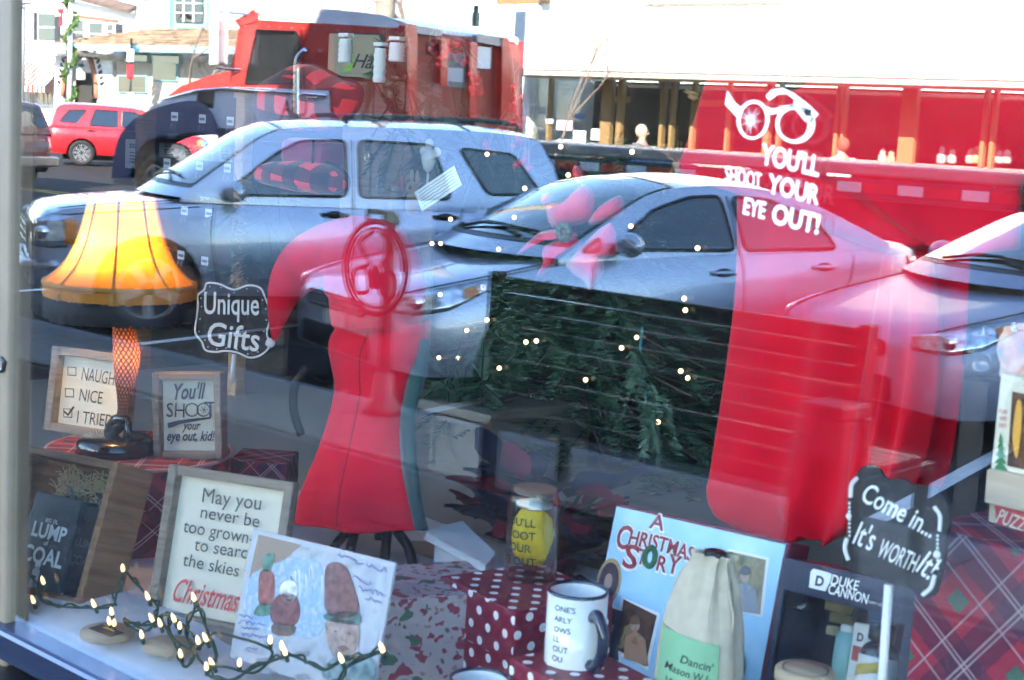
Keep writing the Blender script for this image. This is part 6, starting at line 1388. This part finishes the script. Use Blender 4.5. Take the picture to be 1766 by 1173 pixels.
for k in range(9):
    a = 2.4+.35*k; MB().tube(catmull([V((.55*math.cos(a+j*.25)*(1-.06*k), .5*math.sin(a+j*.25)*(1-.06*k), .8+.10*k-.03*math.sin(j*1.5))) for j in range(7)], 3), .0022, 4).build('light_wire', WIRE, tree, True)
# hanging sprig with teal tape low in the middle
SPR = mat('pale_fir_needles', (.08, .16, .10), .6, noise=.4, nscale=10)
sy = 1.05; sp0 = U(1105, 610, sy); sprig = thing('fir_sprig', 'pale green fir sprig dangling below the tree in front of the bench slats', 'greenery', sp0, 0, 'loose greenery')
mb = MB()
for (u0, v0, u1, v1) in ((1105, 610, 1060, 700), (1105, 610, 1135, 690), (1115, 660, 1150, 700), (1110, 690, 1125, 790), (1112, 700, 1100, 770), (1120, 700, 1150, 765), (1105, 620, 1085, 660)):
    p, q = U(u0, v0, sy)-sp0, U(u1, v1, sy-.03)-sp0
    for k in range(2): spray(mb, p+V((rd.gauss(0, .012), rd.gauss(0, .006), 0)), q-p+V((rd.gauss(0, .01), 0, 0)), (q-p).length, 0, 15, .024)
mb.build('needles', SPR, sprig); MB().tube(catmull([V((0, 0, .05)), V((0, 0, 0)), U(1115, 700, sy)-sp0, U(1120, 770, sy)-sp0], 4), .003, 5).build('stem', mat('teal_tape', (.05, .22, .22), .5), sprig, True)
def greenery(label, blobs, y, m=NEED, L=.13, nl=.040):
    o0 = U(blobs[0][0], blobs[0][1], y); o = thing('fir_garland', label, 'greenery', o0, 0, 'loose greenery'); mb = MB(); st_ = MB()
    for (u, v, r_, n_) in blobs:
        c = U(u, v, y)-o0; kk = r_/PPM(U(u, v, y))
        for k in range(n_):
            d = V((rd.gauss(0, 1), rd.gauss(0, .5), rd.gauss(0, 1))).normalized(); p_ = c+d*kk*rd.uniform(0, .6); spray(mb, p_, d, L*rd.uniform(.7, 1.1), 0, 18, nl); st_.tube([p_, p_+d*L*.8], [.0025, .001], 4, cap=False)
    mb.build('needles', m, o); st_.build('stems', mat('dark_stem', (.04, .03, .02), .9), o); return o
greenery('fir garland behind the SUV doors left of the red cap', [(420, 350, 26, 16), (460, 378, 30, 20), (440, 430, 34, 18), (480, 340, 26, 12), (420, 470, 24, 9)], 1.5)
greenery('fir garland with berries high behind the SUV rear window', [(660, 105, 30, 14), (700, 140, 34, 14), (690, 215, 30, 12), (740, 250, 30, 14), (830, 260, 40, 22), (880, 280, 40, 22), (790, 210, 34, 14)], 1.45)
greenery('dry golden fir sprigs beside the lettering at the robe edge', [(1168, 280, 12, 6), (1205, 168, 12, 3)], 1.0, mat('golden_needles', (.45, .26, .10), .6, noise=.3), .05, .02)
greenery('pale green garland spray low beside the dress form', [(770, 650, 30, 14), (800, 690, 26, 10), (760, 700, 20, 8), (830, 660, 24, 9)], 1.35, SPR, .11)
# berries
BER = mat('red_berry', (.50, .01, .02), .25, coat=.4)
def berries(label, pts, y, r_):
    o0 = U(*pts[0], y); o = thing('berry_sprig', label, 'berries', o0, 0, 'red berry sprigs'); m0 = None; tw = MB()
    for (u, v) in pts:
        p = U(u, v, y+rd.uniform(-.03, .03))-o0
        if m0 is None: m0 = MB().ball((0, 0, 0), r_, 10, 8).build('berry', BER, o, True); m0.location = p
        else: c = m0.copy(); COL.objects.link(c); c.parent = o; c.location = p
        tw.tube([p, p+V((rd.gauss(0, .01), .01, .03)), V((rd.gauss(0, .02), .02, .08))], .0012, 4, cap=False)
    tw.build('twigs', BARK, o)
berries('upper red berry sprig across the bulkhead reflection', [(743, 85), (752, 92), (748, 78), (765, 80), (776, 76), (784, 74), (790, 76), (796, 82), (770, 92), (776, 88), (760, 100), (772, 98), (788, 102), (795, 92), (799, 110), (785, 95), (767, 96), (757, 112), (803, 105), (812, 128), (817, 137), (824, 133), (826, 146), (819, 148), (813, 152), (822, 155), (817, 162), (830, 160)], 1.3, .0085)
berries('lower red berry sprig right of the bulkhead edge', [(886, 150), (892, 166), (897, 172), (889, 178), (884, 186), (896, 190), (900, 167), (888, 188), (893, 199), (898, 215), (904, 205), (884, 212)], 1.3, .0085)
berries('dim red berry sprig on the SUV rear quarter reflection', [(893, 240), (885, 252), (902, 248), (910, 262), (906, 275), (898, 282), (890, 285), (912, 290), (838, 248), (842, 256)], 1.35, .0085)
# red silk poinsettia bloom
PET = mat('red_petal', (.80, .014, .05), .6, sheen=.3, noise=.15, nscale=30)
PYY = .85; pc0 = U(820+710/3.911, 200+780/3.911, PYY); poi = thing('poinsettia_bloom', 'large red silk poinsettia bloom in front of the sedan windshield', 'flower', pc0)
petals = [[(745, 465), (790, 520), (800, 590), (770, 700), (640, 745), (520, 750), (480, 640), (470, 590), (560, 600), (640, 540), (700, 480)], [(985, 545), (1000, 640), (940, 690), (770, 735), (800, 660), (870, 590), (950, 550)], [(455, 530), (520, 525), (500, 590), (452, 585)], [(270, 950), (330, 880), (420, 800), (520, 770), (640, 780), (690, 812), (560, 806), (430, 832), (340, 890)], [(410, 1090), (460, 1000), (450, 930), (480, 870), (600, 820), (700, 840), (640, 900), (560, 960), (540, 1010), (480, 1060)], [(920, 730), (945, 800), (950, 920), (870, 960), (860, 1050), (780, 1172), (740, 1120), (620, 1020), (650, 960), (800, 800), (880, 740)], [(665, 350), (700, 352), (725, 440), (690, 445)]]
for i, pl in enumerate(petals):
    q = catmull([V((820+x/3.911, 200+y/3.911, 0)) for x, y in pl], 3, True); cu = sum(p.x for p in q)/len(q); cv = sum(p.y for p in q)/len(q)
    rim = [U(p.x, p.y, PYY-.004*i)-pc0 for p in q]; ctr = U(cu, cv, PYY-.03-.004*i)-pc0; n_ = len(rim)
    mid = [r_.lerp(ctr, .5)+V((0, -.008, 0)) for r_ in rim]
    MB().add(rim+mid+[ctr], [(k, (k+1) % n_, n_+(k+1) % n_, n_+k) for k in range(n_)]+[(n_+k, n_+(k+1) % n_, 2*n_) for k in range(n_)]).build('petal', PET, poi, True, solid=.003)
for k in range(7): MB().ball(V((.012*math.cos(k*.9), -.045, .012*math.sin(k*.9))), .007, 8, 6).build('seed_bead', mat('bead_green', (.10, .14, .06), .4), poi, True)
MB().tube(catmull([V((0, 0, 0)), V((.02, .05, -.1)), V((.05, .2, -.3))], 4), .004, 6).build('stem', WIRE, poi, True)
# dark poinsettia plant behind the jar
LF = mat('dark_blue_leaf', (.012, .018, .045), .5, noise=.3, nscale=12, coat=.2); BR = mat('dim_red_bract', (.17, .008, .032), .55, noise=.3, nscale=12)
p0 = Z(945, 985, DZ); p0.z = DZ; pp_ = thing('poinsettia_plant', 'dark leaved poinsettia plant with dim red bracts behind the glass jar', 'plant', p0)
def leafmesh(name, m, L, W_):
    g = MB().grid(lambda s, t: V((L*s, W_*(2*t-1)*math.sin(math.pi*min(1, s*.9+.08))**.8*(1-.15*math.cos(s*9)), .12*L*math.sin(s*2.4)-.5*W_*(1-abs(2*t-1))*.3)), 7, 4); return g.build(name, m, pp_, True)
la, lb_ = leafmesh('leaf', LF, .10, .032), leafmesh('bract', BR, .085, .026)
for k in range(74):
    a = rd.random()*2*math.pi; z_ = rd.uniform(.03, .17); rr = rd.uniform(.02, .17)*(1.2-z_*2.4); src = lb_ if (k % 5 < 2) else la
    o = src if k in (0, 1) and False else src.copy()
    COL.objects.link(o); o.parent = pp_; o.location = (rr*math.cos(a)*1.25, rr*math.sin(a)*.8, z_); o.rotation_euler = (rd.uniform(-.5, .5), rd.uniform(-.7, .5), a)
la.location = (.06, 0, .1); lb_.location = (-.03, -.06, .16)
MB().lathe([(.001, 0), (.05, 0), (.06, .06), (.063, .065), (.001, .065)], 24).build('pot', mat('pot_foil', (.10, .01, .02), .3, .5), pp_, True)
for k in range(9): a = k*.7; MB().tube([(0, 0, .05), (.04*math.cos(a), .04*math.sin(a), .10), (.09*math.cos(a), .07*math.sin(a), .15)], .004, 5).build('stem', WIRE, pp_, True)
# buffalo plaid cushions
BUF = buffalo('buffalo_plaid', .082, red=(.80, .03, .045), rot=.12)
def cushion(label, px, y, th, grp='buffalo plaid cushions'):
    q = catmull([V((u, v, 0)) for u, v in px], 6, True); cu = sum(p.x for p in q)/len(q); cv = sum(p.y for p in q)/len(q); o0 = U(cu, cv, y); o = thing('plaid_cushion', label, 'cushion', o0, 0, grp); rings = []
    for f_, d in ((.02, -1), (.35, -.93), (.65, -.74), (.86, -.45), (.97, -.18), (1., 0), (.97, .18), (.86, .45), (.65, .74), (.35, .93), (.02, 1)): rings.append([U(cu+(p.x-cu)*f_, cv+(p.y-cv)*f_, y)-o0+V((0, th*d, 0)) for p in q])
    MB().loft(rings).build('cover', BUF, o, True)
    MB().tube([U(p.x, p.y, y)-o0 for p in q], .005, 5, closed=True).build('piping', mat('black_piping', (.02, .01, .012), .8), o, True); return o
cushion('large red and black plaid cushion in front of the truck door', [(448, 150), (480, 128), (510, 112), (545, 114), (590, 136), (622, 150), (618, 180), (600, 208), (570, 224), (520, 226), (470, 224), (446, 200)], 1.02, .07)
cushion('lower red and black plaid cushion seen through the SUV side window', [(440, 300), (458, 282), (510, 276), (560, 280), (596, 300), (598, 326), (570, 336), (510, 330), (455, 316)], 1.0, .06)
o0 = U(540, 264, 1.02); o = thing('maroon_block', 'plain maroon padded block between the two plaid cushions', 'cushion', o0); MB().box((0, 0, 0), (.15, .08, .062)).build('block', mat('maroon_velvet', (.20, .012, .06), .9, sheen=.4), o, bevel=.02); MB().box((.05, -.042, 0), (.004, .004, .06)).build('seam', MATS['black_piping'], o)
# plank screen, posts and rack of boxed 2020 ornaments
GPL = woodmat('grey_planks', (.15, .13, .11), (.24, .21, .18)); y_ = 2.0; a_, b_ = U(596, 140, y_), U(750, 360, y_)
scr = thing('plank_screen', 'grey weathered plank screen seen through the SUV rear door window', 'screen', ((a_.x+b_.x)/2, y_, .3))
for k in range(9):
    x = lerp(a_.x, b_.x, (k+.5)/9)-ORG[scr.name].x; MB().box((x, rd.uniform(-.004, .004), (a_.z-.3)/2), ((b_.x-a_.x)/9-.004, .018, a_.z-.3)).build('plank', GPL, scr, bevel=.003)
for z_ in (.2, a_.z-.5): MB().box((0, .024, z_), (abs(b_.x-a_.x), .02, .08)).build('batten', GPL, scr)
OAK = woodmat('oak_post', (.14, .075, .035), (.24, .14, .07)); OAKL = woodmat('lit_oak_post', (.40, .22, .11), (.52, .32, .18))  # second oak is a lit copy, warm light put into its colour
for (u, v0, v1, wd, y_, m, lab) in ((255, 160, 335, .050, 1.75, OAK, 'brown oak post in the middle of the boxed 2020 ornaments'), (424, 170, 330, .038, 1.5, OAKL, 'oak post in a pale orange lit tone behind the SUV windshield pillar')):
    p = U(u, v0, y_); q = U(u-6, v1, y_); o = thing('wooden_post', lab, 'post', (q.x, y_, 0), 0, 'display posts'); MB().box((0, 0, (p.z)/2), (wd, wd, p.z)).build('post', m, o, bevel=.004); MB().box((0, 0, p.z+.008), (wd*1.25, wd*1.25, .016)).build('cap', m, o, bevel=.003)
RYK = 1.9; ra, rb_ = U(205, 170, RYK), U(440, 320, RYK); rk = thing('display_rack', 'dark slatted display rack that holds boxed ornaments and price tags', 'rack', ((ra.x+rb_.x)/2, RYK+.06, 0))
MB().box((0, .05, 1.05), (abs(rb_.x-ra.x)+.1, .02, 1.6)).build('back_panel', mat('rack_panel', (.10, .085, .07), .8, noise=.2), rk)
for k in range(5): MB().box((0, -.01, .62+.22*k), (abs(rb_.x-ra.x)+.1, .12, .014)).build('shelf', mat('rack_shelf', (.05, .045, .04), .6), rk)
SILV = mat('silver_card', (.50, .50, .47), .35, .3); 
labs2 = ['leftmost silver 2020 ornament box left of the oak post', 'silver 2020 ornament box just right of the oak post', 'silver 2020 ornament box second right of the oak post', 'silver 2020 ornament box third right of the oak post', 'silver 2020 ornament box partly behind the SUV windshield edge']
for i, (u0, v0, u1, v1) in enumerate(((216, 240, 241, 292), (274, 246, 306, 273), (311, 249, 338, 276), (342, 252, 370, 279), (374, 254, 400, 281))):
    a_, b_ = U(u0, v0, RYK-.05), U(u1, v1, RYK-.05); o = thing('ornament_box', labs2[i], 'box', ((a_.x+b_.x)/2, RYK-.03, b_.z), 0, 'boxed 2020 ornaments')
    w_, h_ = b_.x-a_.x, a_.z-b_.z; MB().box((0, 0, h_/2), (w_-.003, .04, h_)).build('carton', SILV, o, bevel=.001); e = MB(); e.text('2020', lambda x, z: V((x, -.0206, h_*.72+z)), .020, .03); 
    for j in range(4): e.box((.006, -.0203, h_*(.55-.11*j)), (w_*.45, .0006, .003))
    e.build('lettering', INK, o)
tl2 = ['price tag above the navy truck fender, left of three in the top row', 'price tag above the navy truck fender, middle of three in the top row', 'price tag right of the navy truck fender, last of three in the top row', 'price tag below the silver 2020 boxes', 'price tag on the SUV windshield reflection, left', 'price tag on the SUV windshield reflection, right', 'price tag on the SUV front wing reflection, left of its pair', 'price tag on the SUV front wing reflection, right of its pair', 'price tag low by the wheel arch right of the lampshade', 'price tag peeping out at the right edge of the lampshade', 'price tag above the scalloped plaque, high on the door reflection']
for i, (u, v) in enumerate(((301, 201), (349, 205), (397, 209), (288, 281), (344, 286), (392, 290), (318, 363), (360, 368), (353, 450), (312, 440), (330, 400))):
    if i == 10: continue
    y_ = 1.75 if i < 6 else 1.5; p = U(u, v, y_); kk = 1/PPM(p); o = thing('price_tag', tl2[i], 'price tag', p, 0, 'white price tags')
    MB().box((0, 0, 0), (19*kk, .0015, 15*kk)).build('card', mat('tag_white', (.72, .74, .78), .4), o); e = MB(); e.box((0, -.0012, -.5*kk), (14*kk, .0006, 4.5*kk)); e.build('print', mat('tag_print', (.16, .20, .32), .5), o)
    for s in (-1, 1): MB().tube(catmull([V((s*5*kk, .001, -8*kk)), V((s*5*kk, -.004, -14*kk)), V((s*7*kk, -.006, -19*kk)), V((s*4*kk, -.004, -21*kk))], 4), .0013, 5).build('earring_hook', CHROME, o, True)
e = MB(); y_ = 1.5; o = thing('year_sign', 'small dark card lettered 2020 on the SUV fender reflection', 'sign', U(353, 344, y_)); MB().box((0, .004, 0), (.075, .004, .035)).build('card', mat('rack_panel', (.1, .085, .07)), o); e.text('2020', lambda x, z: V((x, -.0002, z-.009)), .024, .015); e.build('lettering', mat('pale_print', (.35, .45, .55), .3), o)
# paper note, ornaments and little figures
r, w_, h_, lc = panel('note_card', 'tilted white note card with lines of green writing behind the SUV pillar', 'note', (721, 349), (790, 303), (745, 311), (765, 340), 1.2, 8, 5)
MB().box((0, .001, h_/2), (w_, .002, h_)).build('card', mat('note_paper', (.78, .82, .80), .6), r, bevel=.0009); e = MB()
for k in range(6):
    z_ = h_*(.85-.14*k); e.tube([V((lerp(-w_*.42, w_*.42, j/14), -.0008, z_+rd.uniform(-.0012, .0012))) for j in range(15)], .0008, 3)
e.build('handwriting', mat('green_pen', (.10, .25, .18), .5), r)
TANP = mat('tan_plush', (.42, .26, .14), .95, sheen=.4, noise=.15, nscale=40)
p = U(712, 352, 1.3); kk = 1/PPM(p); o = thing('plush_animal', 'small tan plush animal with tall ears beside the note card', 'toy', p)
MB().ball((0, 0, 0), (14*kk, 12*kk, 22*kk), 14, 10).build('body', TANP, o, True); hd = MB().ball((-1*kk, -3*kk, 28*kk), (10*kk, 11*kk, 11*kk), 14, 10).build('head', TANP, o, True); MB().ball((4*kk, -12*kk, 28*kk), 3*kk, 8, 6).build('nose', INK, hd, True)
for s, x in ((-1, -6), (1, 8)): MB().ball((x*kk, 0, 47*kk), (4*kk, 2.5*kk, 12*kk), 10, 8).build('ear', TANP, o, True)
for s in (-1, 1): MB().ball((s*5*kk-1*kk, -12*kk, 31*kk), 1.6*kk, 8, 6).build('eye', INK, hd, True)
ICE = mat('frosted_white', (.70, .72, .72), .3, coat=.5, noise=.15, nscale=30)
p = U(740, 262, 1.3); kk = 1/PPM(p); o = thing('angel_ornament', 'frosted white hanging angel ornament above the note card', 'ornament', p)
MB().ball((0, 0, 14*kk), (8*kk, 8*kk, 9*kk), 12, 8).build('head', ICE, o, True); MB().lathe([(.001, -36*kk), (9*kk, -30*kk), (14*kk, -10*kk), (8*kk, 6*kk), (.001, 10*kk)], 18).build('gown', ICE, o, True)
for s in (-1, 1): MB().ball((s*15*kk, 3*kk, 0), (12*kk, 3*kk, 9*kk), 12, 8).build('wing', ICE, o, True)
MB().tube([(0, 0, 22*kk), (0, 0, .3)], .0008, 4).build('thread', INK, o); MB().tube([(0, 0, -36*kk), (-1*kk, 0, -66*kk)], .003, 5).build('rod', ICE, o)
p = U(633, 270, 1.4); kk = 1/PPM(p); o = thing('ring_ornament', 'small brass ring ornament on a dark ribbon against the planks', 'ornament', p); MB().tube([(6*kk*math.cos(a), 0, 7*kk*math.sin(a)) for a in [2*math.pi*i/18 for i in range(18)]], 1.6*kk, 6, closed=True).build('ring', mat('brass', (.60, .48, .28), .25, .9), o, True); MB().box((0, 0, 20*kk), (9*kk, .004, 22*kk)).build('ribbon', INK, o)
for i, (u, lab, c) in enumerate(((655, 'grey knit mitten ornament pair left of the plush animal', (.20, .22, .26)), (690, 'reddish knit mitten ornament pair next to the plush animal', (.36, .10, .10)))):
    p = U(u, 318, 1.45); kk = 1/PPM(p); o = thing('mitten_ornament', lab, 'ornament', p, 0, 'mitten ornaments')
    for s in (-1, 1): MB().ball((s*6*kk, 0, 0), (5*kk, 3*kk, 20*kk), 10, 8).build('mitten', mat('knit_%d' % i, c, .9, noise=.2, nscale=60), o, True)
    MB().tube([(-6*kk, 0, 19*kk), (0, 0, 34*kk), (6*kk, 0, 19*kk)], .0012, 4).build('cord', INK, o)
p = U(682, 352, 1.35); kk = 1/PPM(p); o = thing('burlap_pouch', 'slim grey burlap pouch beside the plush animal', 'pouch', p); MB().lathe([(.001, -38*kk), (14*kk, -36*kk), (13*kk, 0), (7*kk, 22*kk), (9*kk, 30*kk), (.001, 30*kk)], 16).build('pouch', mat('burlap', (.30, .27, .22), .95, noise=.3, nscale=50), o, True); MB().tube([(8*kk*math.cos(a), 8*kk*math.sin(a), 21*kk) for a in [2*math.pi*i/14 for i in range(14)]], .0015, 4, closed=True).build('tie', INK, o)
o0 = U(1170, 282, 1.0); kk = 1/PPM(o0); o = thing('wooden_fir', 'small flat wooden fir tree cut out beside the robe sleeve', 'ornament', o0)
MB().prism([V((x*kk, -.004, z*kk)) for x, z in ((0, 22), (6, 10), (4, 10), (11, -2), (7, -2), (14, -14), (2, -14), (2, -20), (-2, -20), (-2, -14), (-13, -14), (-7, -2), (-11, -2), (-4, 10), (-6, 10))], (0, .008, 0)).build('cut_out', OAKL, o); MB().box((0, 0, -22*kk), (16*kk, .03, 4*kk)).build('foot', OAKL, o)
# sign, white containers at the top
r, w_, h_, lc = panel('happy_sign', 'cream sign with black script Happy and a green leaf, behind the truck cab window', 'sign', (566, 96), (700, 102), (632, 60), (632, 134), 1.6, 10, 0)
MB().box((0, .004, h_/2), (w_, .008, h_)).build('board', mat('dull_cream', (.30, .28, .20), .7), r); e = MB(); pxt(e, 'Happy', (608, 116), (690, 122), 24, lambda u, v: lc(u, v, -.001), .01, .4); e.build('lettering', INK, r)
MB().prism([lc(u, v, -.002) for u, v in ((590, 126), (600, 112), (610, 92), (612, 104), (606, 122))], (0, .001, 0)).build('green_leaf', mat('bright_leaf', (.14, .42, .05), .5), r)
WP = mat('bright_white_card', (.85, .85, .82), .5)
for (u, v0, v1, wd, lab) in ((596, 68, 108, 24, 'white folded paper lantern left of the script word Happy'), (655, 84, 142, 21, 'tall white paper lantern right of the script word Happy'), (684, 74, 106, 26, 'squat white paper lantern right of the tall one')):
    p = U(u, (v0+v1)/2, 1.25); kk = 1/PPM(p); o = thing('paper_lantern', lab, 'lantern', p, 0, 'white paper lanterns'); h_ = (v1-v0)*kk
    MB().lathe([(.001, -h_/2), (wd*.48*kk, -h_/2)]+[((wd*.5+(1.2 if j % 2 else -.6))*kk, lerp(-h_/2, h_/2, j/9)) for j in range(1, 9)]+[(wd*.46*kk, h_/2), (.001, h_/2)], 16).build('paper', WP, o); MB().box((0, 0, h_/2+7*kk), (wd*kk, .02, 6*kk)).build('cap', WP, o); MB().tube([(0, 0, h_/2), (0, 0, .5)], .001, 4).build('thread', INK, o)
# cream side cabinet and shelf bracket
CAB = mat('cream_cabinet', (.24, .215, .17), .6, noise=.06, nscale=6); ya = 1.30
a_, b_ = U(735, 750, ya), U(836, 725, ya); o = thing('side_cabinet', 'cream painted side cabinet with panelled door right of the dress form', 'cabinet', ((a_.x+b_.x)/2, ya+.2, DZ-.02)); w_ = b_.x-a_.x; h_ = (a_.z+b_.z)/2-DZ
h_ = max(h_, .15)
MB().box((0, 0, h_/2), (w_, .36, h_)).build('carcass', CAB, o, bevel=.004); MB().box((0, -.005, h_+.012), (w_+.05, .41, .024)).build('top', CAB, o, bevel=.006)
dr = MB().box((0, -.187, h_/2), (w_*.86, .014, h_*.9)).build('door', CAB, o, bevel=.003)
for x in (-1, 1): MB().box((x*w_*.40, -.196, h_/2), (w_*.07, .008, h_*.88)).build('door_stile', CAB, dr, bevel=.002)
for z_ in (.08, .92): MB().box((0, -.196, h_*z_), (w_*.72, .008, h_*.08)).build('door_rail', CAB, dr, bevel=.002)
q = [U(733, 916, .62), U(797, 888, .72), U(852, 962, .62), U(838, 972, .56)]; o0 = q[0].copy(); o = thing('white_bracket', 'small white wedge shelf corner beside the polka dot box', 'shelf', o0)
zz = min(p.z for p in q); top_ = [V((p.x-o0.x, p.y-o0.y, o0.z-o0.z)) for p in q]; MB().prism(top_, (0, 0, -.014)).build('shelf', mat('cool_white_paint', (.52, .58, .60), .5), o, bevel=.002); MB().prism([lerp(t_, sum(top_, V((0, 0, 0)))/4, .25)+V((0, 0, -.0145)) for t_ in top_], (0, 0, -(o0.z-DZ)+.016)).build('leg', MATS['cool_white_paint'], o)
# lens and hub of a black toy camera at the right
p = U(1698, 615, .55); kk = 1/PPM(p); o = thing('black_toy', 'round black glossy toy with a silver rim beside the puzzle boxes', 'toy', p)
Mx = Matrix.Rotation(math.pi/2, 4, 'X')
MB().lathe([(.001, -.02), (36*kk, -.02), (38*kk, 0), (34*kk, .012), (.001, .014)], 30, Mx).build('case', SHOE, o, True); MB().lathe([(16*kk, .010), (22*kk, .018), (17*kk, .022), (12*kk, .016), (.001, .014)], 26, Matrix.Translation((8*kk, 0, -6*kk)) @ Mx).build('lens', mat('blue_black_gloss', (.015, .03, .07), .08, coat=1), o, True); MB().tube([(-6*kk, 0, 30*kk), (-7*kk, 0, 52*kk)], .0012, 5).build('aerial', CHROME, o); MB().box((0, .0, -(p.z-DZ)/2-20*kk), (.03, .03, (p.z-DZ)-40*kk)).build('stand', BLACK, o)
